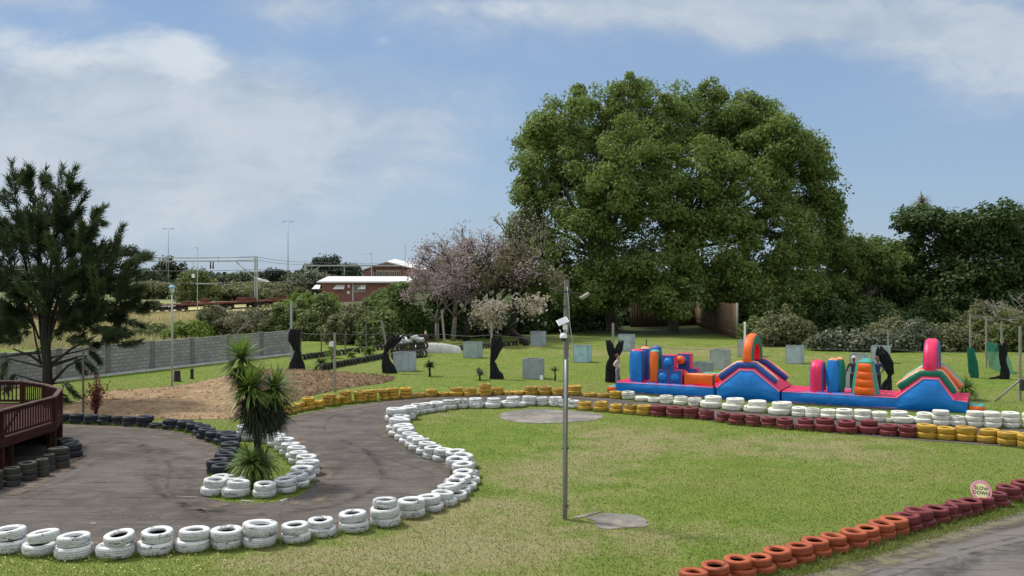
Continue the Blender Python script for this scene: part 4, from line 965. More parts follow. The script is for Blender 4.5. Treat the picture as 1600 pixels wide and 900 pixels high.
# palm top showing over the dark tree
def palm():
    b = Vector(((1441 - CX) / F * 96 * YS, 96 * YS, 0)); root = empty("palm_tree", b, label="grey green fan palm crown poking up behind the dark spreading tree", cat="palm")
    mb = MB(); top = CAM_H + (HY - 315) * 96 * YS / F; mb.tube([(0, 0, 0), (.1, 0, top * .5), (0, 0, top)], [.32, .25, .22], 8); mb.build("trunk", M_BARK, root)
    V = []; r = random.Random(2); rosette(V, Vector((0, 0, top)), 170, 1.75, .10, -1.1, 1.5, r, .55)
    link("crown", np_mesh("crown", np.array([tuple(v) for v in V]), 4, leaf_mat("fan_palm_leaf", (.17, .165, .12), (.28, .26, .20), trans=.2)), root)

# casuarina by the deck: feathery plumes
def casuarina():
    base = gp(75, 628); root = empty("pine_tree", base, label="dark feathery conifer with upswept plumes behind the wooden deck", cat="tree")
    r = random.Random(77); Yb = base.y; mb = MB(); V = []
    def P(px, py, dy=0): 
        p = at(px, py, Yb + dy); return p - base
    mb.tube([(0, 0, -.1), P(74, 570), P(70, 520), P(72, 470), P(62, 430), P(60, 380), P(80, 320)], [.26, .22, .19, .16, .12, .08, .04], 8)
    def plume(p, q, rad, n, nl):
        p, q = Vector(p), Vector(q); ax = (q - p); L_ = ax.length; ax.normalize()
        s_ = ax.cross(Vector((.3, .5, .1))).normalized(); t_ = ax.cross(s_)
        mb.tube([p, p.lerp(q, .5) + Vector((0, 0, -.04 * L_)), q], [.035, .02, .006], 4)
        for _ in range(n):
            u_ = r.random() ** .8; a = r.uniform(0, 6.28); rr = rad * (1 - .72 * u_) * r.random() ** .5
            c = p + ax * (u_ * L_) + (s_ * math.cos(a) + t_ * math.sin(a)) * rr * .4
            o = (s_ * math.cos(a) + t_ * math.sin(a)); d = (ax * 1.0 + o * r.uniform(.3, 1.0) + Vector((0, 0, r.uniform(-.25, .2)))).normalized()
            l_ = nl * r.uniform(.6, 1.3); w = d.cross(Vector((r.gauss(0, 1), r.gauss(0, 1), r.gauss(0, 1)))).normalized() * r.uniform(.012, .024)
            V.extend([c - w, c + w, c + d * l_ + w * .3 + Vector((0, 0, -.03)), c + d * l_ - w * .3 + Vector((0, 0, -.03))])
    # leaders (tips) with side plumes: (px_start, py_start, px_tip, py_tip)
    leaders = [(60, 400, 45, 258), (62, 400, 70, 262), (40, 420, 18, 252), (80, 400, 98, 258), (84, 390, 118, 262), (90, 400, 135, 300), (90, 420, 163, 322), (80, 430, 150, 350), (20, 420, -10, 330), (10, 440, -40, 380),
               (95, 440, 185, 390), (95, 450, 238, 400), (90, 470, 250, 478), (100, 455, 215, 425), (40, 460, -20, 430), (70, 460, 140, 420), (60, 430, 60, 330), (50, 430, 30, 330), (70, 420, 105, 320), (80, 480, 205, 505),
               (85, 490, 190, 525), (60, 490, -10, 500), (50, 500, -30, 530), (85, 480, 160, 480), (60, 470, 110, 440), (60, 470, 20, 460), (80, 520, 160, 470), (70, 500, 120, 500), (50, 500, 10, 480), (90, 460, 225, 450)]
    for (a, b, c, d) in leaders:
        dy0 = r.uniform(-.3, .3); dy1 = r.uniform(-2.6, 2.6)
        A, B = P(a, b, dy0), P(c, d, dy1); st = P(70 + (a - 70) * .3, min(575, b + 70)); mb.tube([st, st.lerp(A, .55) + Vector((0, 0, -.12)), A, A.lerp(B, .6)], [.055, .045, .035, .015], 5)
        L_ = (B - A).length
        plume(A.lerp(B, .35), B, .34, 330, .34)
        for k in range(8):
            u_ = r.uniform(.12, .88); p = A.lerp(B, u_); ax = (B - A).normalized()
            o = Vector((r.gauss(0, 1), r.gauss(0, 1), r.gauss(.25, .6))).normalized(); q = p + (ax * .8 + o * .8).normalized() * L_ * (1.05 - u_) * r.uniform(.35, .62)
            plume(p, q, .30, 150, .30)
    for _ in range(34):   # lower skirt
        px, py = r.choice([r.uniform(-30, 60), r.uniform(95, 215)]), r.uniform(485, 548); A = P(px, py - 8, r.uniform(-2.5, 2.5)); s_ = 1 if px > 75 else -1
        plume(A, A + Vector((s_ * r.uniform(.3, 1.0), r.uniform(-.5, .5), r.uniform(-.35, .55))), .32, 210, .30)
    for _ in range(105):
        u_ = r.uniform(-1, 1); v_ = r.uniform(-.85, 1); w_ = r.uniform(-1, 1)
        if u_ * u_ + v_ * v_ * .8 + w_ * w_ > 1.05: continue
        px, py = 82 + u_ * 118, 440 + v_ * 95; A = P(px, py, w_ * 3.0); o = Vector((u_ * .8 + r.gauss(0, .3), w_ * .6, 1.0 - .5 * v_ * 1.1 + r.gauss(0, .25))).normalized()
        plume(A, A + o * r.uniform(1.0, 1.7), .36, 240, .32)
    # drooping low sprays
    for (a, b, c, d) in [(92, 612, 112, 634), (88, 610, 98, 645), (128, 556, 150, 582), (22, 585, 10, 612), (12, 560, -2, 600), (100, 598, 124, 622), (140, 545, 156, 566), (118, 560, 132, 584)]:
        A, B = P(a, b, r.uniform(-.5, .5)), P(c, d, r.uniform(-1.5, 0)); plume(A, B, .26, 240, .28); mb.tube([P(74, min(600, b + 15)), A], [.05, .03], 5)
    for (c, d) in [(136, 556), (150, 525), (20, 545), (-10, 560)]:
        s0_ = r.uniform(545, 605); mb.tube([P(75, s0_), P((75 + c) / 2, (s0_ + d) / 2 + r.uniform(-14, 4)), P(c, d, r.uniform(-1, 1))], [.08, .055, .03], 6)
    mb.build("trunk", M_BARKD, root)
    link("crown", np_mesh("crown", np.array([tuple(v) for v in V]), 4, leaf_mat("conifer_needle", (.024, .042, .018), (.060, .088, .034), trans=.3, scale=1.2)), root)
casuarina()

# yuccas, cycads and other spiky plants
L_YUC = leaf_mat("yucca_leaf", (.085, .145, .030), (.19, .27, .065), trans=.25, scale=2.0, rough=.4)
L_YUCD = leaf_mat("yucca_old_leaf", (.028, .040, .020), (.060, .065, .032), trans=.1, scale=2.0)
L_CYC = leaf_mat("cycad_leaf", (.055, .085, .025), (.11, .15, .045), trans=.2)
def rosette(V, c, n, L_, w, lo, hi, r, bend=.35, ax=Vector((0, 0, 1)), seg=4):
    for _ in range(n):
        a = r.uniform(0, 6.28); e = math.asin(r.uniform(math.sin(lo), math.sin(hi))); l_ = L_ * r.uniform(.7, 1.1)
        d = Vector((math.cos(a) * math.cos(e), math.sin(a) * math.cos(e), math.sin(e))); s_ = Vector((-math.sin(a), math.cos(a), 0)); b = bend * r.uniform(.2, 1.2)
        pr = None
        for k in range(seg + 1):
            t = k / seg; p = c + d * l_ * t + Vector((0, 0, -b * l_ * t * t)); ww = w * (0.7 + 0.9 * t) * (1 - t) ** .55 if t < 1 else 0.001
            if pr: V.extend([pr[0] - s_ * pr[1], pr[0] + s_ * pr[1], p + s_ * ww, p - s_ * ww])
            pr = (p, ww)
palm()
def big_yucca():
    base = gp(403, 756); root = empty("yucca_tree", base, label="tall multi headed yucca on a dark trunk inside the white tyre ring", cat="yucca tree"); r = random.Random(4)
    Y = base.y
    P = lambda px, py, dy=0: at(px, py, Y + dy) - base
    mb = MB(); mb.tube([(0, 0, 0), P(404, 720), P(402, 690), P(404, 655)], [.17, .12, .10, .09], 10)
    mb.tube([P(403, 672), P(388, 620, .1), P(382, 590, .15), P(376, 556, .2)], [.08, .07, .06, .05], 8)
    mb.tube([P(404, 660), P(394, 630, -.15), P(392, 605, -.2)], [.08, .07, .06], 8)
    mb.tube([P(405, 660), P(420, 630), P(427, 605, .1)], [.08, .07, .05], 8)
    mb.build("trunk", M_BARKD, root)
    V = []
    for (px, py, dy, n, L_) in [(377, 560, .2, 230, .92), (392, 606, -.35, 260, .98), (430, 606, .1, 220, .92)]:
        rosette(V, P(px, py, dy), n, L_, .031, -.5, 1.5, r, .25)
    link("crown", np_mesh("crown", np.array([tuple(v) for v in V]), 4, L_YUC), root, loc=(0, 0, 0))
    V = []
    for (px, py, dy, n, L_) in [(378, 572, .2, 170, .66), (384, 592, .15, 140, .62), (392, 622, -.2, 260, .78), (396, 640, -.1, 260, .78), (428, 622, .1, 240, .80), (420, 645, 0, 260, .76), (428, 636, .2, 200, .74), (408, 655, 0, 200, .66)]:
        rosette(V, P(px, py, dy), n, L_, .024, -1.3, .05, r, .25)
    link("old_leaves", np_mesh("old_leaves", np.array([tuple(v) for v in V]), 4, L_YUCD), root)
    V = []
    for (px, py, dy, n, L_) in [(393, 724, -.35, 300, .74), (412, 718, .2, 200, .72), (385, 718, .3, 200, .7), (398, 735, -.4, 140, .62)]:
        c = P(px, py, dy); c.z = max(c.z, .25); rosette(V, c, n, L_, .026, -.6, 1.45, r, .5)
    link("basal_leaves", np_mesh("basal_leaves", np.array([tuple(v) for v in V]), 4, L_YUC), root)
big_yucca()
def small_spiky(name, label, cat, px, py, h_px, L_, n, mat, trunk_r=.05, lo=-.3, hi=1.4, w=.018, bend=.3, seed=0, group=None):
    base = gp(px, py); root = empty(name, base, label=label, cat=cat, group=group); r = random.Random(seed); H = max(h_px * base.y / F - L_ * .55, .04)
    mb = MB(); mb.tube([(0, 0, -.02), (r.uniform(-.03, .03), 0, H * .5), (0, 0, H)], [trunk_r * 1.3, trunk_r, trunk_r * .9], 7); mb.build("trunk", M_BARKD, root)
    V = []; rosette(V, Vector((0, 0, H)), n, L_, w, lo, hi, r, bend); link("leaves", np_mesh("leaves", np.array([tuple(v) for v in V]), 4, mat), root)
G = "small cycads and yuccas in the field"
small_spiky("cycad", "small cycad on a dark stem right of the leftmost cage, in the open field", "cycad", 672, 588, 24, .55, 110, L_CYC, .06, -.1, 1.1, .05, .3, 1, G)
small_spiky("cycad", "tiny cycad just right of the cage with the white card at its foot", "cycad", 867, 595, 22, .45, 50, L_CYC, .045, .1, 1.2, .04, .2, 2, G)
small_spiky("cycad", "bushy cycad between the tied black net and the round sign post", "cycad", 503, 577, 20, .75, 130, L_CYC, .06, -.1, 1.1, .05, .4, 3, G)
small_spiky("agave", "low grey agave at the foot of the middle black net", "agave", 750, 594, 16, .55, 80, L_GREY, .05, 0, 1.4, .04, .15, 4, G)
small_spiky("yucca", "bright yucca directly behind the round white sign", "yucca", 519, 560, 20, .7, 170, L_LIME, .06, -.4, 1.4, .05, .4, 5, G)
small_spiky("yucca", "bright yucca in front of the half buried tyres, right of the sign post", "yucca", 549, 562, 13, .5, 140, L_LIME, .06, -.4, 1.4, .05, .4, 6, G)
small_spiky("yucca", "bright yucca left of the leaning pole with black net", "yucca", 576, 560, 18, .65, 170, L_LIME, .06, -.4, 1.4, .05, .4, 7, G)
small_spiky("yucca", "dim yucca behind the leftmost cage beside the tyre heap", "yucca", 612, 555, 12, .5, 130, L_MID, .05, -.4, 1.4, .03, .4, 8, G)
small_spiky("yucca", "green yucca standing behind the right end of the inflatables", "yucca", 1510, 625, 34, .85, 230, L_YUC, .08, -.6, 1.4, .034, .4, 9, G)

def red_shrub():
    base = gp(150, 651); root = empty("shrub", base, label="red leaved shrub at the sand edge behind the black tyres", cat="shrub"); r = random.Random(6); mb = MB(); V = []
    for k in range(15):
        a = r.uniform(0, 6.28); h = r.uniform(.9, 1.95); sp = r.uniform(.1, .62) * (1 if h < 1.5 else .45); q = Vector((math.cos(a) * sp, math.sin(a) * sp * .7, h))
        mid = Vector((q.x * .35, q.y * .35, h * .5)); mb.tube([(0, 0, 0), mid, q], [.022, .014, .006], 5)
        for _ in range(58):
            t = r.uniform(.3, 1.02); p = (mid.lerp(q, (t - .5) * 2) if t > .5 else Vector((0, 0, 0)).lerp(mid, t * 2)) + Vector((r.gauss(0, .085), r.gauss(0, .085), r.gauss(0, .06)))
            n_ = Vector((r.gauss(0, 1), r.gauss(0, 1), r.gauss(.5, 1))).normalized(); s_ = n_.cross(Vector((r.gauss(0, 1), 1, .2))).normalized(); b = n_.cross(s_); z = r.uniform(.03, .065)
            V += [p - s_ * z, p + b * z * .6, p + s_ * z, p - b * z * .6]
    mb.build("stem", M_BARKD, root); link("leaves", np_mesh("leaves", np.array([tuple(v) for v in V]), 4, L_RED), root)
red_shrub()

# far land: tree line beyond the railway
G = "far trees beyond the railway"
ft = [(305, 470, 30, 56, 160, L_BUSH, "round green bushy tree behind the street lamp beyond the train", 'r'), (512, 448, 42, 52, 290, L_FARD, "dark domed tree behind the second railway gantry", 'r'),
      (262, 452, 26, 52, 340, L_FARD, "dark open tree left of the round bushy tree", 'r'), (170, 452, 40, 70, 300, L_FARD, "tall dark umbrella shaped tree behind the feathery conifer", 'u'),
      (432, 450, 22, 34, 420, L_FARD, "small dark tree left of the tall twin headed mast", 'r'), (412, 450, 18, 20, 420, L_FAR, "small green tree right of the grey steel mast", 'r'), (470, 450, 26, 28, 400, L_FAR, "green tree right of the tall twin headed mast", 'r'),
      (352, 448, 40, 18, 520, L_FAR, "low far green tree right of the round bushy tree", 'r'), (385, 448, 26, 22, 480, L_FAR, "low far green tree behind the grey steel mast", 'r'), (548, 452, 26, 42, 330, L_FAR, "green tree just left of the gabled brick building", 'r'),
      (225, 455, 34, 36, 320, L_FAR, "pale green far tree above the rusty wagons, near the conifer tips", 'r'), (60, 455, 60, 44, 300, L_FAR, "far tree behind the conifer at left", 'r'), (0, 455, 60, 40, 320, L_FARD, "far dark tree at the left edge", 'r'), (120, 458, 50, 40, 300, L_FARD, "far dark tree showing through the conifer", 'r'),
      (240, 470, 60, 32, 190, L_OLIVE, "wide olive scrub tree behind the wagons, left of the round tree", 'r'), (365, 478, 70, 34, 180, L_OLIVE, "wide olive scrub tree behind the wagons, left of the steel mast", 'r'), (425, 474, 50, 30, 190, L_OLIVE, "olive scrub tree right of the steel mast", 'r'),
      (405, 462, 50, 20, 260, L_OLIVE, "flat pale olive scrub behind the steel mast", 'r'), (495, 460, 40, 40, 220, L_GREY, "grey green tree in front of the dark domed tree", 'r')]
for i, (px, pyb, wd, ht, Y_, m_, lb, kd) in enumerate(ft):
    Y_ *= YS; b = Vector(((px - CX) / F * Y_, Y_, 0)); k = Y_ / F; top = CAM_H - (pyb - ht - HY) * k; W = wd * k; r = random.Random(300 + i); lb_ = []
    bot = max(0.0, top - ht * k) * .5
    for q in range(7):
        x = r.uniform(-1, 1) * W * .75; hz = top - abs(x) / W * top * .22 - top * .16
        if kd == 'u': hz = top * r.uniform(.55, .9); lb_.append((b.x + x, b.y + r.uniform(-1, 1) * W * .3, hz, W * .42, W * .4, top * .07))
        else: lb_.append((b.x + x, b.y + r.uniform(-1, 1) * W * .3, hz * r.uniform(.7, .92), W * .42, W * .4, top * .20))
    if kd == 'r':
        for q in range(5): lb_.append((b.x + (q - 2) * W * .4, b.y, top * .35, W * .4, W * .35, top * .33))
    sp = max(1.6, Y_ / 138)
    broad_tree("far_tree", lb, b, lb_, m_, 300 + i, sp, 34, sp * .34, max(.15, top * .03), .35, sub=(sp * .5, sp * .9), group=G, bark=M_BARKD, twigs=1, cut=.3)
# the wood on the horizon reads as one mass
lb_ = []; r = random.Random(9)
for i in range(150):
    Y_ = r.uniform(620, 900); X_ = r.uniform(-.75, .75) * Y_; h_ = r.uniform(5, 9.5); lb_.append((X_, Y_, h_ * .5, r.uniform(7, 16), 6, h_ * .5))
V, _ = foliage_verts(lb_, 4.2, 18, 2.6, 5, sub_r=(1.5, 3), fill=.1)
tag(link("far_wood", np_mesh("far_wood", V, 4, leaf_mat("horizon_leaf", (.075, .105, .075), (.11, .14, .10), trans=.1))), "thin line of blue green woodland along the horizon", "wood", kind='stuff')
# dry grass clumps beyond the wall
rr = np.random.default_rng(31); n = 26000; YY = 76 + 74 * rr.random(n); XX = (-.58 + .34 * rr.random(n)) * YY
wl = XX < -16.6 + (YY - 72.0) * .48; XX, YY = XX[wl], YY[wl]
n = len(XX); h = .25 + .45 * rr.random(n); a = rr.random(n) * 6.28; V = np.zeros((n, 3, 3)); w = .05
V[:, 0, 0] = XX - np.cos(a) * w; V[:, 0, 1] = YY - np.sin(a) * w; V[:, 1, 0] = XX + np.cos(a) * w; V[:, 1, 1] = YY + np.sin(a) * w
V[:, 2, 0] = XX + rr.normal(0, .15, n); V[:, 2, 1] = YY + rr.normal(0, .15, n); V[:, 2, 2] = h
tag(link("veld_grass", np_mesh("veld_grass", V, 3, pm("straw", (.50, .43, .24), (.38, .34, .16), .3, .8))), "tall dry yellow veld grass beyond the block wall", "grass", kind='stuff')
# ------------------------------------------------------------- walls and fences
def block_mat(name, c1, c2, mortar, w=0.40, h=0.20, ms=0.012, rot=True):
    m, N, L, P = new_mat(name); tc = N.new('ShaderNodeTexCoord'); sp = N.new('ShaderNodeSeparateXYZ'); cb = N.new('ShaderNodeCombineXYZ')
    L.new(tc.outputs['Object'], sp.inputs[0]); L.new(NM(N, L, 'ADD', sp.outputs[0], sp.outputs[1]), cb.inputs[0]); L.new(sp.outputs[2], cb.inputs[1])
    b = N.new('ShaderNodeTexBrick'); L.new(cb.outputs[0], b.inputs['Vector']); b.inputs['Scale'].default_value = 1.0
    b.inputs['Brick Width'].default_value = w; b.inputs['Row Height'].default_value = h; b.inputs['Mortar Size'].default_value = ms
    b.inputs['Color1'].default_value = (*c1, 1); b.inputs['Color2'].default_value = (*c2, 1); b.inputs['Mortar'].default_value = (*mortar, 1); b.inputs['Bias'].default_value = 0.0
    n = NNoise(N, L, tc.outputs['Object'], 1.4, 6, .65); n2 = NNoise(N, L, tc.outputs['Object'], 18, 5, .7)
    cc = NMix(N, L, NM(N, L, 'MULTIPLY', NRange(N, L, n, .4, .75), .5), b.outputs['Color'], tuple(x * .5 for x in c1)); cc = NMix(N, L, NM(N, L, 'MULTIPLY', n2, .3), cc, tuple(x * 1.25 for x in c2))
    L.new(cc, P.inputs['Base Color']); P.inputs['Roughness'].default_value = .9
    NBump(N, L, NM(N, L, 'SUBTRACT', NM(N, L, 'MULTIPLY', n2, .4), b.outputs['Fac']), .6, .012, P); return m
M_BLOCK = block_mat("cement_block", (.235, .225, .215), (.34, .33, .315), (.13, .125, .12), .46, .215, .022)
M_BRICK = block_mat("red_brick", (.20, .080, .060), (.26, .115, .085), (.26, .18, .15), .5, .16, .015)
M_POSTC = pm("cement_post", (.20, .195, .185), (.14, .135, .13), 3, .9, .3)
M_PLINTH = pm("pale_plinth", (.66, .66, .63), (.5, .5, .48), 2, .9)
M_WOODG = pm("weathered_pole_wood", (.30, .285, .235), (.20, .185, .15), 3, .85, .5, .01, stretch=(6, 6, .8), c3=(.12, .11, .09), s3=4)
M_WOODD = pm("dark_creosote_wood", (.16, .135, .105), (.09, .078, .062), 3, .85, .5, .01, stretch=(6, 6, .8))
M_GALV = pm("galvanised_steel", (.42, .45, .46), (.33, .36, .37), 4, .45, metal=.6)
M_GREYP = pm("grey_steel_paint", (.40, .44, .42), (.30, .33, .32), 1.5, .6)
M_WHITE = pm("white_paint", (.80, .80, .78), (.70, .70, .69), 2, .5)
M_BLACK = pm("black_plastic", (.018, .018, .020), (.03, .03, .032), 5, .5)
M_WIRE = pm("steel_wire", (.16, .16, .16), (.10, .10, .10), 3, .6)
M_RUST = pm("rusty_iron", (.17, .055, .030), (.095, .038, .026), 1.2, .9, .4, c3=(.24, .10, .06), s3=2.5)
M_DKMET = pm("dark_iron", (.035, .028, .025), (.06, .045, .038), 2, .8)

# block wall, its foot line taken from two points and continued
A, B = gp(102, 594), gp(455, 553.5); d = (B - A).normalized(); ang = math.atan2(d.y, d.x); A0 = A - d * 24; L_ = (B - A0).length
wall = empty("block_wall", A0, ang, "long grey cement block wall with posts and pale foot, left side of the park", "wall"); H = 1.78
np_ = 13; pl = L_ / np_
for i in range(np_):
    o = MB().box((pl * (i + .5), 0, H / 2 - .05 + .0), (pl - .30, .14, H + .1)).build("wall_panel", M_BLOCK, wall)
for i in range(np_ + 1):
    MB().box((pl * i, 0, H / 2 + .03), (.30, .24, H + .06)).build("post", M_POSTC, wall, bevel=.01)
    MB().box((pl * i + .17, -.075, H / 2), (.045, .02, H - .04)).build("joint_strip", M_BLACK, wall)
MB().box((L_ / 2, -.20, .03), (L_, .10, .16)).build("plinth", M_PLINTH, wall)

def post(px, py, top, rpx=None, mat=M_WOODG, tx=None, name="wooden_post", label="", group="poles of the net field", r=None, cat="post", Y=None):
    b = gp(px, py) if Y is None else Vector(((px - CX) / F * Y, Y, 0)); t = at(tx if tx is not None else px, top, b.y) - b; rad = r or (rpx or 3) / 2 * b.y / F; mb = MB(); q = Vector((rng.uniform(-.02, .02), 0, 0))
    mb.tube([(0, 0, -.1), t * .5 + q, t], [rad * 1.08, rad, rad * .9], 10); o = mb.build(name, mat, loc=b, sharp=40); return tag(o, label, cat, group)
post(523, 612, 520, 4.2, label="pale green grey pole standing in the turned soil, near the round sign")
post(607, 556, 500, 3.4, tx=596, label="leaning grey pole with black net tied to it, left of the first cage")
post(696, 545, 484, 3.4, tx=690, label="leaning pale pole at the end of the white tarpaulin mound")
post(768, 575, 503, 3.6, label="grey pole carrying the middle black net")
post(958, 585, 505, 4.0, label="grey pole inside the black net left of the inflatables")
post(1164, 570, 503, 3.6, mat=M_WHITE, label="pale pole right behind the orange inflatable arch")
post(1388, 566, 517, 3.0, label="grey pole beside the tallest rear cage, behind the ladder inflatable")
post(1516, 590, 491, 3.4, label="pole wrapped in green net, left of the four right hand poles")
post(1541, 575, 495, 3.2, label="pole at the left edge of the see-through green net")
post(1565, 587, 504, 3.6, label="pole with the long black net trailing on the grass")
post(1594, 626, 510, 4.6, label="tall pole at the right edge carrying a diagonal brace")
post(130, 652, 548, 3.2, mat=M_WOODD, label="thin dark stake standing beside the red leaved shrub", cat="stake", name="wooden_stake", group=None)
post(455, 572, 470, 4.0, mat=M_GALV, label="tall galvanised pole with the leftmost black net")
for i, (px, t, b) in enumerate([(502, 518, 558), (540, 520, 556), (572, 506, 556), (621, 520, 556), (685, 505, 548), (1010, 530, 545), (660, 526, 553), (470, 512, 560)]):
    post(px, b, t, 2.2, mat=M_WOODD, name="fence_post", label=["thin dark fence post left of the round sign", "thin dark fence post right of the round sign", "taller fence post left of the leaning netted pole", "thin fence post right of the leaning netted pole",
         "fence post just left of the leaning pale pole", "short fence post behind the cage beside the forked trunk", "dark post in front of the orange cone", "fence post at the end of the block wall"][i], group="thin fence posts along the tyre rows")
o = MB().tube([(-1.25 * 1.0, .0, 0.0), (0, 0, 1.05)], .055, 8).build("brace_pole", M_WOODG, loc=gp(1594, 627) + Vector((-.02, -.12, 0))); tag(o, "pale diagonal brace pole leaning on the tall pole at the right edge", "pole")
# small black electric winch-like bag tied to the right pole
o = MB(); o.box((0, 0, 0), (.30, .26, .52)); o.box((0, -.14, .08), (.22, .04, .2)); o.tube([(-.1, 0, .26), (-.06, .05, .36), (.06, .05, .36), (.1, 0, .26)], .015, 6)
o = o.build("bag", M_BLACK, loc=gp(1598, 629) + Vector((0, -.12, .95)), bevel=.05, seg=3); o.location.z = .82; tag(o, "black bag strapped low on the tall pole at the right edge", "bag")
# line strung between the poles
def wire(name, pts, r, label, cat="cable", sag=0.25, mat=None, group=None, seg=8):
    P = []; pts = [Vector(p) for p in pts]
    for i in range(len(pts) - 1):
        for k in range(seg + (1 if i == len(pts) - 2 else 0)):
            t = k / seg; p = pts[i].lerp(pts[i + 1], t); p.z -= 4 * sag * t * (1 - t); P.append(p)
    b = P[0].copy(); mb = MB(); mb.tube([p - b for p in P], r, 5); o = mb.build(name, mat or M_WIRE, loc=b); return tag(o, label, cat, group)
def top(px, py, by): return at(px, py, HF / (by - 430))
wire("net_cable", [top(455, 517, 572), top(523, 521, 600), top(604, 519, 575), top(694, 522, 560), top(768, 523, 575), top(883, 527, 575), top(958, 528, 580)], .012, "thin steel line strung pole to pole across the left half of the field", sag=.12)
wire("net_cable", [top(958, 528, 580), top(1060, 545, 570), top(1164, 540, 570), top(1388, 545, 566), top(1541, 551, 575), top(1594, 553, 590)], .012, "thin steel line strung pole to pole across the right half of the field", sag=.12)

# reed fence under the plane tree
def reed_fence():
    a, b, c = gp(985, 511), gp(1085, 507.5), gp(1152, 530); root = empty("reed_fence", b, label="brown reed and pole fence in the shade right of the plane trunks", cat="fence"); m1 = pm("reed", (.25, .165, .10), (.15, .098, .06), 2.5, .9, .6, .03, stretch=(12, 12, .5))
    mb = MB(); r = random.Random(3)
    for (p, q, h0, h1) in [(a, b, 2.7, 2.9), (b, c, 2.9, 3.2)]:
        L_ = (q - p).length; n = int(L_ / .075)
        for i in range(n):
            t = i / n; x = p.lerp(q, t) - b; h = (h0 + (h1 - h0) * t) * r.uniform(.93, 1.03); rd = r.uniform(.032, .05)
            mb.tube([(x.x, x.y, 0), (x.x + r.uniform(-.05, .05), x.y + r.uniform(-.03, .03), h)], rd, 5)
    mb.build("panel", m1, root)
    for p in (b, b.lerp(c, .5), c): MB().tube([tuple(p - b), tuple(p - b + Vector((0, 0, 3.35)))], .09, 8).build("post", M_WOODG, root)
    m = MB()
    for z in (.6, 2.2): m.tube([tuple(b - b + Vector((0, .1, z))), tuple(c - b + Vector((0, .1, z)))], .04, 6)
    m.build("rail", M_WOODG, root)
reed_fence()

# ------------------------------------------------------------- steel cages in the field
def cage_mat():
    m, N, L, P = new_mat("cage_sheet"); v = coords(N, L)
    n = NNoise(N, L, v, 2.2, 6, .65, .4); n2 = NNoise(N, L, v, 9, 5, .7, 1.5); oi = N.new('ShaderNodeObjectInfo')
    cc = NMix(N, L, NRange(N, L, n, .35, .68), (.37, .405, .43), (.29, .32, .345)); cc = NMix(N, L, NM(N, L, 'MULTIPLY', NRange(N, L, n2, .58, .7), .55), cc, (.40, .42, .40))
    cc = NMix(N, L, NM(N, L, 'MULTIPLY', NRange(N, L, n2, .30, .40, 1, 0), .5), cc, (.13, .13, .12)); cc = NMix(N, L, 1.0, cc, oi.outputs['Color'], 'MULTIPLY')
    L.new(cc, P.inputs['Base Color']); P.inputs['Roughness'].default_value = .6; P.inputs['Metallic'].default_value = .1
    NBump(N, L, n, .5, .03, P); return m
M_CAGE = cage_mat(); M_CAGEF = pm("cage_frame", (.32, .35, .37), (.24, .265, .28), 4, .6)
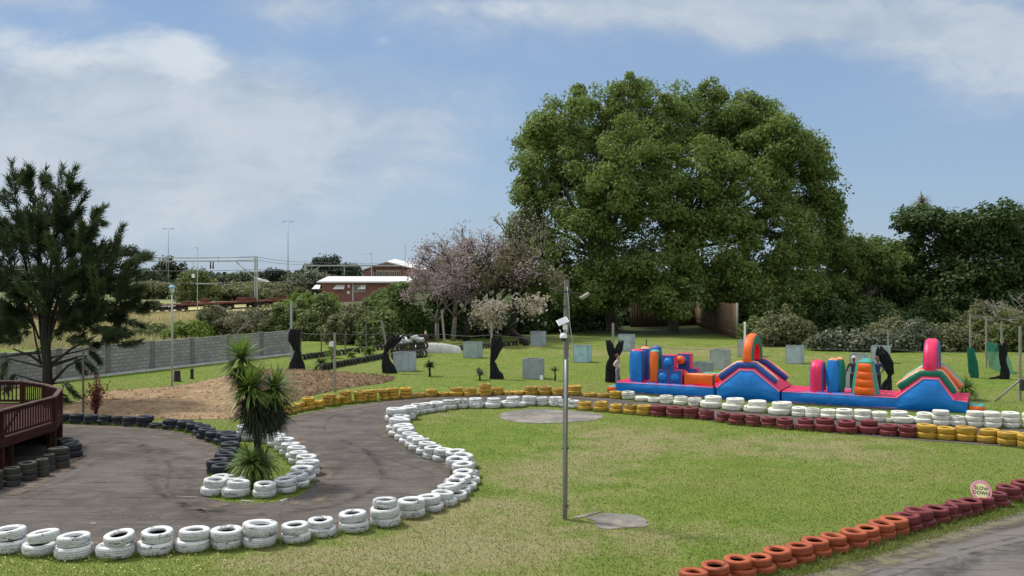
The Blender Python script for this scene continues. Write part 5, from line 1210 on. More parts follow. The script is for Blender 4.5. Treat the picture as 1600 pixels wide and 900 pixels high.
def cage(i, x0, x1, xs, ytop, ybot, label, tint=(1, 1, 1), card=False, marks=False):
    cpx = (x0 + x1) / 2; b = gp(xs if xs else cpx, ybot); k = F / b.y; fw, sw = (xs - x0) / k, (x1 - xs) / k; h = (ybot - ytop) / k * .93
    phi = math.atan2(sw, fw); w = max(.7, math.hypot(sw, fw)); th = math.atan2((cpx - CX), F); rz = -(th) - phi   # yaw that shows that much of its right side
    w_ = fw / math.cos(phi); dd = sw / math.sin(phi)
    # local corner (w_/2, -dd/2) is the near vertical edge
    root = empty("paintball_cage", (0, 0, 0), rz, label, "cage", "sheet metal cages in the field"); c = Matrix.Rotation(rz, 3, 'Z') @ Vector((w_ / 2, -dd / 2, 0)); root.location = (b.x - c.x, b.y - c.y, 0)
    t = .02; nm = lambda s: s
    for (cx_, cy_, sx, sy) in [(0, -dd / 2, w_, t), (0, dd / 2, w_, t), (-w_ / 2, 0, t, dd - .03), (w_ / 2, 0, t, dd - .03)]:
        mb = MB(); mb.box((cx_, cy_, h / 2), (sx - (.03 if sx > t else 0), sy, h - .04))
        long = sx if sx > sy else sy; al = Matrix.Identity(4)
        # pressed cross folds on the sheet
        for s_ in ((1, -1) if i in (0, 5, 9) else (1,)):
            e = .006; hw = long * .44; hh = h * .42
            if sx > sy: ps = [(cx_ - hw, cy_ + (e if cy_ > 0 else -e) * 1.6, h / 2 - s_ * hh), (cx_ + hw, cy_ + (e if cy_ > 0 else -e) * 1.6, h / 2 + s_ * hh)]
            else: ps = [(cx_ + (e if cx_ > 0 else -e) * 1.6, cy_ - hw, h / 2 - s_ * hh), (cx_ + (e if cx_ > 0 else -e) * 1.6, cy_ + hw, h / 2 + s_ * hh)]
            mb.tube(ps, .009, 4)
        o = mb.build("panel", M_CAGE, root); o.color = (*tint, 1)
    mb = MB()
    for sx in (-1, 1):
        for sy in (-1, 1): mb.box((sx * w_ / 2, sy * dd / 2, h / 2), (.045, .045, h))
    for z in (h,):
        for sy in (-1, 1): mb.box((0, sy * dd / 2, z), (w_ + .045, .05, .04))
        for sx in (-1, 1): mb.box((sx * w_ / 2, 0, z), (.05, dd - .05, .038))
    mb.build("frame", M_CAGEF, root)
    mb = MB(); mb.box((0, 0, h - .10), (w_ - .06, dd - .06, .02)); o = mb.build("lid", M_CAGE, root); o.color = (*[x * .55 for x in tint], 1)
    if marks:
        mb = MB(); r = random.Random(i)
        for _ in range(14):
            x, z = r.gauss(.05, .16), r.gauss(h * .45, .14); a = r.uniform(0, 3.1); l_ = r.uniform(.04, .10)
            mb.box((x, -dd / 2 - .013, z), (l_, .004, .022), M=None, rz=0)
        mb.build("paint_splashes", pm("splash_paint", (.07, .12, .13), (.10, .2, .2), 4, .6), root)
    if card:
        o = MB().box((0, 0, .13), (.20, .03, .26)).build("card", M_WHITE, loc=(b.x + (846 - xs) / k, b.y - .12, 0), rot=(R(-12), 0, R(10)), bevel=.004); tag(o, "small white card leaning on the foot of the nearest cage", "card")
    return root
cages = [(615, 650, 638, 550, 581, "cage between the leaning netted pole and the small cycad, wide front with cross folds", (1.15, 1.2, 1.25)), (724, 754, 746, 534, 560, "cage just left of the middle netted pole", (.95, 1.05, 1.0)),
         (817, 850, 842, 560, 593, "nearest cage, left of the lamp pole, with a white card at its foot", (.85, .88, .9)), (829, 853, 845, 517, 541, "farthest left cage at the tree line, under the cream blossoms", (1.0, 1.05, 1.08)),
         (896, 924, 918, 539, 567, "pale cyan cage with paint marks just right of the lamp pole", (1.05, 1.45, 1.5)), (966, 992, 986, 522, 549, "cage at the tree line right of the black net near the forked trunk", (1.05, 1.15, 1.15)),
         (1079, 1114, 1104, 566, 594, "dim low cage seen behind the orange log of the inflatable", (.8, .8, .78)), (1110, 1141, 1133, 546, 578, "streaky cage behind the left inflatable and its blue ramp", (1.1, 1.08, .98)), (1154, 1186, 1180, 531, 558, "cage mostly hidden behind the orange inflatable arch", (1.1, 1.1, 1.08)),
         (1229, 1256, 1252, 540, 569, "lone cage on open grass between the two inflatable arches", (1.2, 1.3, 1.35)), (1329, 1357, 1352, 552, 582, "flat topped cage directly behind the man in the pale cap", (1.2, 1.2, 1.15)), (1319, 1345, 1341, 577, 606, "low pale cage beside the legs of the man in the pale cap", (1.25, 1.25, 1.25)),
         (1363, 1391, 1387, 540, 568, "rear cage behind the bent black net, against the hedge", (1.25, 1.3, 1.3))]
for i, (x0, x1, xs, yt, yb, lb, ti) in enumerate(cages): cage(i, x0, x1, xs, yt, yb, lb, ti, card=(i == 2), marks=(i == 4))

# ------------------------------------------------------------- tied shade nets
def net_mat(name, c, alpha):
    m, N, L, P = new_mat(name); P.inputs['Base Color'].default_value = (*c, 1); P.inputs['Roughness'].default_value = .75; P.inputs['Specular IOR Level'].default_value = .2
    v = coords(N, L, scale=(14, 14, 3)); n = NNoise(N, L, v, 3, 4, .6); L.new(NRange(N, L, n, .3, .7, alpha, 1.0), P.inputs['Alpha']); L.new(NMix(N, L, n, c, tuple(x * 1.9 for x in c)), P.inputs['Base Color']); return m
M_NETB = net_mat("black_shade_net", (.010, .010, .012), .86); M_NETG = net_mat("green_shade_net", (.010, .105, .075), .80); M_NETGT = net_mat("green_thin_net", (.012, .10, .075), .45)
def drape(label, by, secs, mat, folds=11, name="shade_net", group="tied shade nets", extra=None):
    """secs: (px centre, py, half width px) downwards"""
    Y = HF / (by - 430) - .1; base = Vector(((secs[-1][0] - CX) / F * Y, Y, 0)); k = Y / F; n = 72; V = []; Fc = []; r = random.Random(int(secs[0][0])); rows = []
    for i in range(len(secs) - 1):
        for q in range(4):
            t = q / 4; rows.append([secs[i][j] * (1 - t) + secs[i + 1][j] * t for j in range(3)])
    rows.append(list(secs[-1]))
    for i, (px, py, hw) in enumerate(rows):
        c = at(px, py, Y) - base; W = hw * k
        if i == len(rows) - 1: c.z = .02
        for a in range(n):
            t = 2 * math.pi * a / n; m_ = 1 + .20 * math.sin(folds * t + i * .08) + .09 * math.sin(3 * t + i * .3 + secs[0][0]) + .10 * math.sin(17 * t + i * .1) * (i / len(rows))
            V.append((c.x + math.cos(t) * W * m_, c.y + math.sin(t) * min(W, .28) * .75 * m_, c.z + (.05 * math.sin(2 * t + i) if 0 < i < len(rows) - 1 else (.10 * math.sin(3 * t) if i == 0 else 0))))
    for i in range(len(rows) - 1):
        for a in range(n): Fc.append((i * n + a, i * n + (a + 1) % n, (i + 1) * n + (a + 1) % n, (i + 1) * n + a))
    mb = MB(); mb.add(V, Fc, 0, True); return mb, base, Y, k
def net(label, by, secs, mat=M_NETB, wings=(), **kw):
    mb, base, Y, k = drape(label, by, secs, mat, **kw)
    for w in wings:
        m2, b2, _, _ = drape(label, by, w, mat); off = b2 - base; mb.add([Vector(v) + off for v in m2.v], m2.f, 0, True)
    o = mb.build("shade_net", mat, loc=base); tag(o, label, "net", "tied shade nets"); return o
net("leftmost black net, tied in the middle, on the galvanised pole", 578, [(461, 516, 8), (460, 530, 8), (463, 545, 5), (465, 548, 3.5), (464, 556, 5.5), (463, 568, 9), (463, 578, 12)])
net("black net sweeping from upper right to the leaning pole and flaring down", 583, [(622, 526, 9), (614, 532, 9), (605, 546, 4), (602, 550, 2.5), (603, 560, 5), (606, 572, 8), (609, 583, 10)])
net("middle black net leaning right and pinched at its waist beside the second cage", 592, [(776, 529, 7), (777, 540, 8.5), (774, 552, 6), (769, 564, 3), (771, 574, 5), (775, 585, 8), (777, 592, 10)])
net("black net with two raised wings behind the woman in the pale top", 597, [(959, 560, 6), (957, 570, 8), (957, 580, 8.5), (957, 597, 10)], wings=[[(950, 533, 3.5), (954, 545, 5.5), (959, 562, 5)], [(971, 534, 3.5), (967, 545, 5.5), (960, 562, 5)]])
net("black net bent like an elbow beside the man with hand on hip", 610, [(1375, 543, 3), (1379, 553, 9), (1386, 568, 8), (1391, 582, 5), (1390, 588, 2.5), (1388, 596, 5), (1384, 610, 8)])
net("long black net with a tail trailing left on the grass", 592, [(1568, 537, 6), (1568, 550, 5.5), (1567, 562, 4.5), (1569, 572, 4.5), (1570, 582, 6), (1569, 592, 7)], wings=[[(1569, 587, 5), (1560, 589.5, 3.0), (1546, 591, 1.8)]])
net("rolled bright green net hanging on the left pole of the right hand group", 590, [(1516, 544, 4), (1517, 552, 5), (1520, 565, 6), (1522, 580, 6.5), (1523, 590, 5)], M_NETG)
def thin_net():
    Y = HF / (578 - 430.0); pts = [(1542, 532, Y), (1566, 540, Y - 1), (1588, 590, Y - 3), (1566, 592, Y - 3), (1562, 580, Y - 1.5), (1543, 573, Y)]
    base = gp(1560, 580); V = []; Fc = []; n = 16
    topl = [at(1542, 532, Y), at(1552, 536, Y - .5), at(1566, 541, Y - 1), at(1575, 558, Y - 2), at(1588, 588, Y - 3)]; bot = [at(1543, 573, Y), at(1552, 577, Y - .5), at(1563, 583, Y - 1.2), at(1573, 590, Y - 2.4), at(1588.5, 591, Y - 3)]
    for i in range(n + 1):
        t = i / n * 4; j = min(3, int(t)); f = t - j; a = topl[j].lerp(topl[j + 1], f); b = bot[j].lerp(bot[j + 1], f)
        for q in range(9):
            s_ = q / 8; p = a.lerp(b, s_); p.y += .12 * math.sin(s_ * 5 + i * .9); p.z = max(p.z, .02); V.append(tuple(p - base))
    for i in range(n):
        for q in range(8): Fc.append((i * 9 + q, i * 9 + q + 1, (i + 1) * 9 + q + 1, (i + 1) * 9 + q))
    mb = MB(); mb.add(V, Fc, 0, True); o = mb.build("shade_net", M_NETGT, loc=base); tag(o, "see-through dark green net stretched between two poles and the ground at right", "net", "tied shade nets")
thin_net()

# white tarpaulin mound and cone
def tarp():
    a, b = gp(660, 555), gp(703, 549); c = (a + b) / 2; L_ = (b - a).length; V = []; Fc = []; nx, ny = 20, 10
    for j in range(ny + 1):
        for i in range(nx + 1):
            u, v = i / nx, j / ny; x = (u - .5) * L_ * (1 - .1 * v); y = v * 1.9; h = (.85 * math.sin(math.pi * min(1, v * 1.15 + .12)) ** .6) * (math.sin(math.pi * (u * .88 + .06)) ** .35) * (1 - .25 * u)
            V.append((x, y, max(.02, h + .05 * mnoise.noise(Vector((u * 9, v * 3, 0)))) if 0 < i < nx and j > 0 else 0.01))
    for j in range(ny):
        for i in range(nx): q = j * (nx + 1) + i; Fc.append((q, q + 1, q + nx + 2, q + nx + 1))
    mb = MB(); mb.add(V, Fc, 0, True); o = mb.build("tarpaulin", pm("white_tarpaulin", (.42, .42, .39), (.28, .28, .25), 2, .7, .4, .03, stretch=(3, 1, 1)), loc=c); tag(o, "dirty white tarpaulin mound right of the heaped black tyres", "tarpaulin")
    b = at(665, 533.5, c.y + 1.3); mb = MB(); mb.box((0, 0, .02), (.42, .42, .04)); mb.lathe([(.19, .04), (.15, .28), (.145, .28), (.10, .52), (.05, .74), (.045, .74)], 14, mids=[0, 0, 1, 1, 0, 0]); o = mb.build("traffic_cone", [pm("cone_orange", (.62, .19, .05), (.5, .15, .04), 3, .6), pm("cone_band", (.6, .42, .2), None, 3, .6)], loc=(b.x, b.y, max(b.z, .9)), sharp=40)
    tag(o, "orange cone standing above the white tarpaulin mound", "traffic cone")
tarp()

# stumps and the lantern post in the left lawn
def stump(px, py, r_, h, label):
    b = gp(px, py); mb = MB(); mb.lathe([(r_ * 1.25, 0), (r_ * 1.0, .08), (r_ * .9, h * .8), (r_ * .86, h), (0.02, h + .005)], 12, mids=[0, 0, 0, 1, 1]); o = mb.build("tree_stump", [M_BARKD, pm("cut_wood", (.25, .2, .15), (.18, .14, .1), 5, .9)], loc=b, sharp=50); tag(o, label, "stump", "stumps by the wall")
stump(277, 596, .19, .62, "thicker dark tree stump on the lawn, left of the two by the wall"); stump(300, 592, .10, .58, "thin pale topped stump on the lawn, right of the two by the wall")
def lantern():
    b = gp(269, 605); k = b.y / F; root = empty("lamp_post", b, label="pale garden lamp post with blue topped lantern in front of the block wall", cat="lamp post"); h = (605 - 457) * k
    MB().tube([(0, 0, 0), (0, 0, h)], [.055, .045], 10).build("pole", M_GREYP, root)
    mb = MB(); mb.lathe([(.08, h - .02), (.11, h + .02), (.15, h + .24), (.15, h + .25)], 8); mb.build("lantern", pm("lantern_glass", (.62, .72, .74), (.5, .6, .62), 3, .3), root)
    mb = MB(); mb.lathe([(.21, h + .25), (.21, h + .28), (.09, h + .36), (.02, h + .39)], 8); mb.build("cap", pm("lantern_cap", (.20, .42, .52), (.15, .35, .45), 3, .5), root)
lantern()
def round_sign():
    b = gp(518.5, 566); root = empty("round_sign", b, label="small round white sign on a short grey post behind the soil patch", cat="sign"); k = b.y / F; h = (566 - 540) * k
    MB().tube([(0, 0, 0), (0, 0, h)], .045, 8).build("post", M_WOODD, root); mb = MB(); mb.lathe([(.01, -.02), (.20, -.02), (.20, .02), (.01, .02)], 24, M=Matrix.Translation((0, -.07, h + .12)) @ Matrix.Rotation(R(90), 4, 'X')); mb.build("disc", M_WHITE, root, sharp=40)
round_sign()

# ------------------------------------------------------------- solar lamp pole
def solar_pole():
    b = gp(882.5, 811); k = b.y / F; root = empty("lamp_pole", b, label="tall weathered timber pole with solar panel, camera and floodlight in the centre lawn", cat="pole"); Y = b.y
    P = lambda px, py, dy=0.0: at(px, py, Y + dy) - b
    t = P(885.5, 437); mb = MB(); mb.tube([(0, 0, -.2), P(883.5, 640), P(884.5, 540), t], [.062, .062, .066, .062], 12); mb.build("pole", pm("old_pole_wood", (.22, .20, .165), (.12, .11, .09), 3, .85, .6, .01, stretch=(7, 7, .7), c3=(.33, .32, .28), s3=3), root, sharp=50)
    MB().tube([P(881.5, 809, -.10), P(883.2, 640, -.10), P(884, 562, -.10)], .028, 10).build("conduit", M_GALV, root)
    mb = MB()
    for y in (790, 700, 620, 478): c = P(883.5, y); mb.tube([c + Vector((0, 0, -.012)), c + Vector((0, 0, .012))], .085 if y != 478 else .072, 12)
    mb.build("strap", M_DKMET, root)
    MB().tube([P(886, 448, -.07), P(889, 480, -.09), P(890, 505, -.1), P(894, 530, -.1), P(894.5, 545, -.1), P(889, 558, -.1), P(884.2, 572, -.1)], .011, 6).build("cable", M_GREYP, root)
    MB().tube([P(858, 450), P(872, 455), P(885, 455.5, -.07), P(902, 458, -.07), P(912, 462, -.05)], [.010, .016, .02, .018, .012], 6).build("bracket", M_DKMET, root)
    c = P(913, 462, -.1); mb = MB(); mb.box((0, 0, 0), (.26, .13, .045)); mb.box((0, -.01, -.03), (.2, .1, .02), 1); mb.build("floodlight", [M_WOODG, M_GREYP], root, loc=c, rot=(R(15), R(-28), 0), bevel=.008)
    c = P(879, 502, -.16); mb = MB(); mb.box((0, 0, 0), (.27, .20, .015)); mb.box((0, 0, .0095), (.24, .17, .006), 1); mb.build("solar_panel", [M_WHITE, pm("solar_cells", (.42, .46, .50), (.36, .40, .44), 4, .2)], root, loc=c, rot=(R(38), R(-22), R(6)))
    MB().box((0, 0, 0), (.11, .09, .13)).build("junction_box", M_WHITE, root, loc=P(883, 511, -.12), bevel=.02, seg=3)
    c = P(880.5, 526, -.15); mb = MB(); mb.lathe([(.02, .085), (.06, .075), (.085, .04), (.092, 0.0), (.09, -.03), (.03, -.035)], 16); o = mb.build("security_camera", M_WHITE, root, loc=c, sharp=60)
    mb = MB(); mb.lathe([(.062, -.034), (.062, -.075), (.045, -.10), (.01, -.11)], 14); mb.build("lens_dome", M_BLACK, o)
    for s_ in (-1, 1): MB().tube([(s_ * .05, 0, .06), (s_ * .09, 0, .17)], .009, 6).build("antenna", M_WHITE, o)
solar_pole()

# ------------------------------------------------------------- SLOW DOWN sign
def slow_sign():
    c = at(1533, 767, 19.2 * YS); root = empty("slow_down_sign", c, label="round pink and yellow SLOW DOWN sign standing on the maroon tyres", cat="sign"); r_ = .265; T = Matrix.Rotation(R(90 - 20), 4, 'X')
    mb = MB(); mb.lathe([(.005, -.012), (r_, -.012), (r_, .006), (.005, .006)], 48, M=T); mb.build("rim", pm("sign_pink", (.70, .22, .28), (.62, .18, .25), 2, .5), root, sharp=40)
    mb = MB(); mb.lathe([(.005, .0061), (r_ * .975, .0061), (r_ * .975, .0075), (.005, .0075)], 48, M=T); mb.lathe([(.005, .0075), (r_ * .935, .0075), (r_ * .935, .0085), (.005, .0085)], 48, 1, M=T); mb.build("ring", [M_WHITE, pm("sign_pink_face", (.90, .30, .40), (.86, .27, .37), 2, .45)], root, sharp=40)
    mb = MB(); mb.lathe([(.005, .0085), (r_ * .70, .0085), (r_ * .70, .0105), (.005, .0105)], 48, M=T); mb.build("face", pm("sign_yellow", (.92, .90, .42), (.88, .86, .40), 2, .45), root, sharp=40)
    ink = pm("sign_ink", (.035, .06, .045), (.05, .06, .05), 8, .6)
    for txt, z in (("SLOW", .022), ("DOWN", -.092)):
        cu = bpy.data.curves.new("lettering", 'FONT'); cu.body = txt; cu.size = .118; cu.align_x = 'CENTER'; cu.extrude = .001; cu.offset = .0035; cu.space_character = 1.08
        tmp = bpy.data.objects.new("tmp", cu); col.objects.link(tmp); bpy.context.view_layer.update(); me = bpy.data.meshes.new_from_object(tmp.evaluated_get(bpy.context.evaluated_depsgraph_get())); bpy.data.objects.remove(tmp)
        me.name = "lettering"; me.materials.clear(); me.materials.append(ink); M = T @ Matrix.Rotation(R(-9), 4, 'Z') @ Matrix.Translation((0, z, .0125)); me.transform(M); link("lettering", me, root)
    mb = MB(); mb.box((0, 0, 0), (.03, .02, .5)); mb.build("back_stay", M_WOODD, root, loc=(0, .05, -.1), rot=(R(-14), 0, 0))
slow_sign()
# ------------------------------------------------------------- inflatables
def vinyl(name, c):
    m, N, L, P = new_mat(name); v = coords(N, L, rand=False); n = NNoise(N, L, v, 1.1, 4, .55); n2 = NNoise(N, L, v, 6, 4, .6, .6)
    L.new(NMix(N, L, NM(N, L, 'MULTIPLY', NRange(N, L, n, .35, .7), .35), c, tuple(x * .72 for x in c)), P.inputs['Base Color']); P.inputs['Roughness'].default_value = .38; P.inputs['Specular IOR Level'].default_value = .4
    NBump(N, L, NM(N, L, 'ADD', n, NM(N, L, 'MULTIPLY', n2, .35)), .6, .09, P); return m
V_BLUE = vinyl("blue_vinyl", (.004, .19, .60)); V_DBLUE = vinyl("dark_blue_vinyl", (.03, .085, .33)); V_PINK = vinyl("pink_red_vinyl", (.74, .022, .11)); V_RED = vinyl("red_vinyl", (.60, .02, .03))
V_ORG = vinyl("orange_vinyl", (.78, .13, .012)); V_PEACH = vinyl("peach_vinyl", (.82, .30, .13)); V_GRN = vinyl("green_vinyl", (.006, .16, .105)); V_TEAL = vinyl("teal_vinyl", (.05, .34, .27)); V_SEAM = vinyl("pink_seam", (.75, .22, .35))
def puff(mb, c, d, bulge=.06, n=6, mi=0, M=None, faces=None, seams=0, taper=None):
    """an inflated box: six faces bulging between tight edges; faces: material per (-x,+x,-y,+y,-z,+z)"""
    c = Vector(c); h = Vector(d) / 2; fm = faces or [mi] * 6; T = M if M is not None else Matrix.Identity(4)
    for f, (ax, s_) in enumerate([(0, -1), (0, 1), (1, -1), (1, 1), (2, -1), (2, 1)]):
        u_, v_ = [(1, 2), (0, 2), (0, 1)][ax]; V = []; Q = []; nu = n * (seams if seams and u_ == 0 else 1); nu = max(n, nu)
        for i in range(nu + 1):
            for j in range(n + 1):
                a, b = 2 * i / nu - 1, 2 * j / n - 1; p = Vector((0, 0, 0)); p[u_] = a * h[u_]; p[v_] = b * h[v_]
                k = (1 - abs(a) ** 2.6) * (1 - abs(b) ** 2.6)
                if seams and u_ == 0: k *= .55 + .45 * abs(math.sin((a + 1) / 2 * seams * math.pi)) ** .5
                p[ax] = s_ * (h[ax] + bulge * k)
                if taper: q = 1 - (p.z / h.z + 1) / 2 * taper; p.x *= q; p.y *= (1 + q) / 2
                V.append(c + p)
        for i in range(nu):
            for j in range(n):
                w = i * (n + 1) + j; Q.append((w, w + 1, w + n + 2, w + n + 1))
        mb.add(V, Q, fm[f], True, T)
    return mb
def fbuild(mb, name, mats, root, bevel=0):
    me = mb.mesh(name, mats, 42); bm = bmesh.new(); bm.from_mesh(me); bmesh.ops.remove_doubles(bm, verts=bm.verts, dist=.0008); bmesh.ops.recalc_face_normals(bm, faces=bm.faces); bm.to_mesh(me); bm.free(); me.set_sharp_from_angle(angle=R(42))
    return link(name, me, root)
IP0 = gp(962, 612.5); IU = (gp(1511, 646) - IP0); IL = IU.length; IU.normalize(); IANG = math.atan2(IU.y, IU.x); DEP = 2.35
def base_module(root, x0, x1, h=.50):
    n = max(2, int((x1 - x0) / .62)); m = MB(); puff(m, ((x0 + x1) / 2, .16, h / 2), (x1 - x0 - .04, .32, h), .07, 6, seams=n); fbuild(m, "side_tube", V_BLUE, root)
    m = MB(); puff(m, ((x0 + x1) / 2, DEP - .16, h / 2), (x1 - x0 - .04, .32, h), .07, 6, seams=n); fbuild(m, "side_tube", V_BLUE, root)
    m = MB(); k = max(2, int((x1 - x0) / .30)); w = (x1 - x0 - .06) / k
    for i in range(k): puff(m, (x0 + .03 + w * (i + .5), DEP / 2, h / 2 + .02), (w * .985, DEP - .10, h + .05), .035, 4)
    fbuild(m, "floor", V_PINK, root)
    m = MB(); m.tube([(x0 + .03, -.01, h - .005), (x1 - .03, -.01, h - .005)], .018, 6); m.tube([(x0 + .03, -.01, .05), (x1 - .03, -.01, .05)], .012, 6); fbuild(m, "seam", V_SEAM, root)
def arch(root, x, y0, y1, z0, z1, tx, tk, m_out, m_side, m_in, name="arch"):
    """arch spanning y, thick tx along x; outer skin, side skins and inner skin differ"""
    cy, hw = (y0 + y1) / 2, (y1 - y0) / 2; n = 20; path = [(y0, z0)]; zc = z1 - hw
    pts_o = [(y0, z0), (y0, (z0 + zc) / 2), (y0, zc)] + [(cy - hw * math.cos(math.pi * i / n), zc + hw * math.sin(math.pi * i / n)) for i in range(1, n)] + [(y1, zc), (y1, (z0 + zc) / 2), (y1, z0)]
    hi = hw - tk; pts_i = [(y0 + tk, z0), (y0 + tk, (z0 + zc) / 2), (y0 + tk, zc)] + [(cy - hi * math.cos(math.pi * i / n), zc + hi * math.sin(math.pi * i / n)) for i in range(1, n)] + [(y1 - tk, zc), (y1 - tk, (z0 + zc) / 2), (y1 - tk, z0)]
    mb = MB(); m_ = 6; K = len(pts_o)
    def strip(f, mi):
        V = []; Q = []
        for i in range(K):
            for j in range(m_ + 1): V.append(f(i, j / m_))
        for i in range(K - 1):
            for j in range(m_): a = i * (m_ + 1) + j; Q.append((a, a + 1, a + m_ + 2, a + m_ + 1))
        mb.add(V, Q, mi, True)
    def nrm(i, P):
        a, b = P[max(0, i - 1)], P[min(K - 1, i + 1)]; d = Vector((b[0] - a[0], b[1] - a[1])).normalized(); return (-d.y, d.x)
    seg = lambda i: .75 + .25 * abs(math.sin(i / (K - 1) * math.pi * 7))
    def outer(i, v): nx = nrm(i, pts_o); k = (1 - abs(2 * v - 1) ** 2.4) * .09 * seg(i) * (1 - .35 * (abs(2 * v - 1) < .12)); return (x - tx / 2 + v * tx, pts_o[i][0] + nx[0] * k, pts_o[i][1] + nx[1] * k)
    def inner(i, v): nx = nrm(i, pts_i); k = -(1 - abs(2 * v - 1) ** 2.4) * .05 * seg(i); return (x - tx / 2 + v * tx, pts_i[i][0] + nx[0] * k, pts_i[i][1] + nx[1] * k)
    def side(s_): return lambda i, v: (x + s_ * (tx / 2 + .05 * (1 - abs(2 * v - 1) ** 2.4)), pts_o[i][0] * (1 - v) + pts_i[i][0] * v, pts_o[i][1] * (1 - v) + pts_i[i][1] * v)
    strip(outer, 0); strip(inner, 2); strip(side(-1), 1); strip(side(1), 1)
    return fbuild(mb, name, [m_out, m_side, m_in], root)
def rail(root, pts, y, m_side, m_top, r_=.19):
    """inflated side rail following a slope, with a strip of another colour along the top"""
    mb = MB(); n = 16
    P = [Vector((p[0], y, p[1])) for p in pts]; fine = []
    for i in range(len(P) - 1):
        for k in range(6): fine.append(P[i].lerp(P[i + 1], k / 6))
    fine.append(P[-1]); V = []; Q = []; MI = []
    for i, p in enumerate(fine):
        d = (fine[min(i + 1, len(fine) - 1)] - fine[max(0, i - 1)]).normalized(); up = Vector((-d.z, 0, d.x)); e = min(i, len(fine) - 1 - i); rr = r_ * (.80 if e == 0 else 1.0) * (1 - .07 * (i % 6 == 0))
        for k in range(n):
            t = 2 * math.pi * k / n; V.append(p + up * math.sin(t) * rr * 1.05 + Vector((0, 1, 0)) * math.cos(t) * rr)
    for i in range(len(fine) - 1):
        for k in range(n): k2 = (k + 1) % n; Q.append((i * n + k, i * n + k2, (i + 1) * n + k2, (i + 1) * n + k)); MI.append(1 if 2 <= k <= 5 else 0)
    Q += [tuple(range(n)), tuple((len(fine) - 1) * n + k for k in range(n))]; MI += [0, 0]
    mb.add(V, Q, 0, True); mb.m = MI; return fbuild(mb, "side_rail", [m_side, m_top], root)
def ramp_face(root, prof):
    for (y, s_) in ((0.0, -1), (DEP, 1)):
        # the blue side of the ramp: a bulging polygon
        cx_ = sum(p[0] for p in prof) / len(prof); cz = sum(p[1] for p in prof) / len(prof); rings = 7; V = []; Q = []; bd = []
        for i in range(len(prof)):
            a, b = prof[i], prof[(i + 1) % len(prof)]; st = 6
            for k in range(st): bd.append((a[0] + (b[0] - a[0]) * k / st, a[1] + (b[1] - a[1]) * k / st))
        n = len(bd)
        for r_ in range(rings):
            t = r_ / rings
            for (x, z) in bd: V.append((x + (cx_ - x) * t, y + s_ * .17 * (1 - (1 - t) ** 2.5), z + (cz - z) * t))
        V.append((cx_, y + s_ * .17, cz))
        for r_ in range(rings - 1):
            for k in range(n): k2 = (k + 1) % n; Q.append((r_ * n + k, r_ * n + k2, (r_ + 1) * n + k2, (r_ + 1) * n + k))
        for k in range(n): Q.append(((rings - 1) * n + k, (rings - 1) * n + (k + 1) % n, len(V) - 1))
        mb = MB(); mb.add(V, Q, 0, True); fbuild(mb, "ramp_side", V_BLUE, root)
    mb = MB(); mb.prism(prof, .01, DEP - .01); fbuild(mb, "ramp_core", V_DBLUE, root)
    top_ = [p for p in prof if p[1] > .3]; mb = MB()
    top_s = sorted(top_, key=lambda p: p[0]); k = 7; w = (DEP - .1) / k
    for i in range(k):
        y = .05 + w * (i + .5); mb.tube([(p[0], y, p[1] - .02) for p in top_s], w * .56, 8)
    fbuild(mb, "slope", V_PINK, root)
    mb = MB(); mb.tube([(p[0], -.01, p[1] + .0) for p in top_s], .035, 6); fbuild(mb, "seam", V_SEAM, root)

SX = IL / 15.4
def at_s(s): return IP0 + IU * s * SX
GI = "modules of the inflatable obstacle course"
# left module
rt = empty("inflatable_obstacle_course", at_s(0), IANG, "left inflatable with upright blue and orange pillars and stacked ball blocks", "inflatable", GI); rt.scale.x = SX
base_module(rt, 0, 4.82)
def pillar(x, y, w, d, z1, side, cap, face=None, name="pillar"):
    m = MB(); puff(m, (x, y, (.50 + z1) / 2), (w - .05, d - .05, z1 - .50), .10, 8, faces=[1, 1, 0, 0, 2, 2]); return fbuild(m, name, [side, face or side, cap], CUR)
CUR = rt
pillar(.95, .42, .62, .46, 2.10, V_BLUE, V_PINK, V_DBLUE); pillar(1.08, 1.25, .50, .44, 2.16, V_DBLUE, V_PEACH, V_BLUE); pillar(1.42, 1.95, .44, .40, 2.18, V_DBLUE, V_DBLUE, V_DBLUE); pillar(1.86, .45, .46, .44, 2.10, V_ORG, V_TEAL, V_GRN)
def blocks(x, y, side, front, disc, ball=None):
    m = MB(); s_ = .60
    for (cx_, cz) in ((x - .31, .86), (x + .31, .86), (x - .05, 1.58)): puff(m, (cx_, y, cz), (s_ + (.0 if cz > 1 else .0), .50, .72), .03, 6, faces=[1, 1, 0, 0, 1, 1])
    fbuild(m, "block_stack", [front, side], CUR)
    for (cx_, cz) in ((x - .31, .86), (x + .31, .86), (x - .05, 1.60)):
        m = MB(); m.lathe([(.21, 0), (.20, .05), (.16, .085), (.10, .105), (.01, .115)], 20, M=Matrix.Translation((cx_, y - .27, cz)) @ Matrix.Rotation(R(90), 4, 'X')); fbuild(m, "disc", disc, CUR)
blocks(2.62, .48, V_PINK, V_DBLUE, V_BLUE); blocks(3.02, 1.70, V_PINK, V_DBLUE, V_DBLUE)
def ball(x, y, z, r_):
    m = MB(); m.lathe([(r_ * math.sin(math.pi * i / 10) + .001, z - r_ * math.cos(math.pi * i / 10)) for i in range(11)], 18); m.v = [(a + x, b + y, c) for a, b, c in m.v]; fbuild(m, "ball", V_ORG, CUR)
ball(2.86, 1.25, 1.65, .22); ball(3.08, 1.2, .92, .22)
m = MB(); puff(m, (4.02, .50, .80), (1.35, .42, .50), .05, 8, faces=[1, 1, 0, 0, 0, 2]); fbuild(m, "log", [V_ORG, V_GRN, V_PEACH], rt)
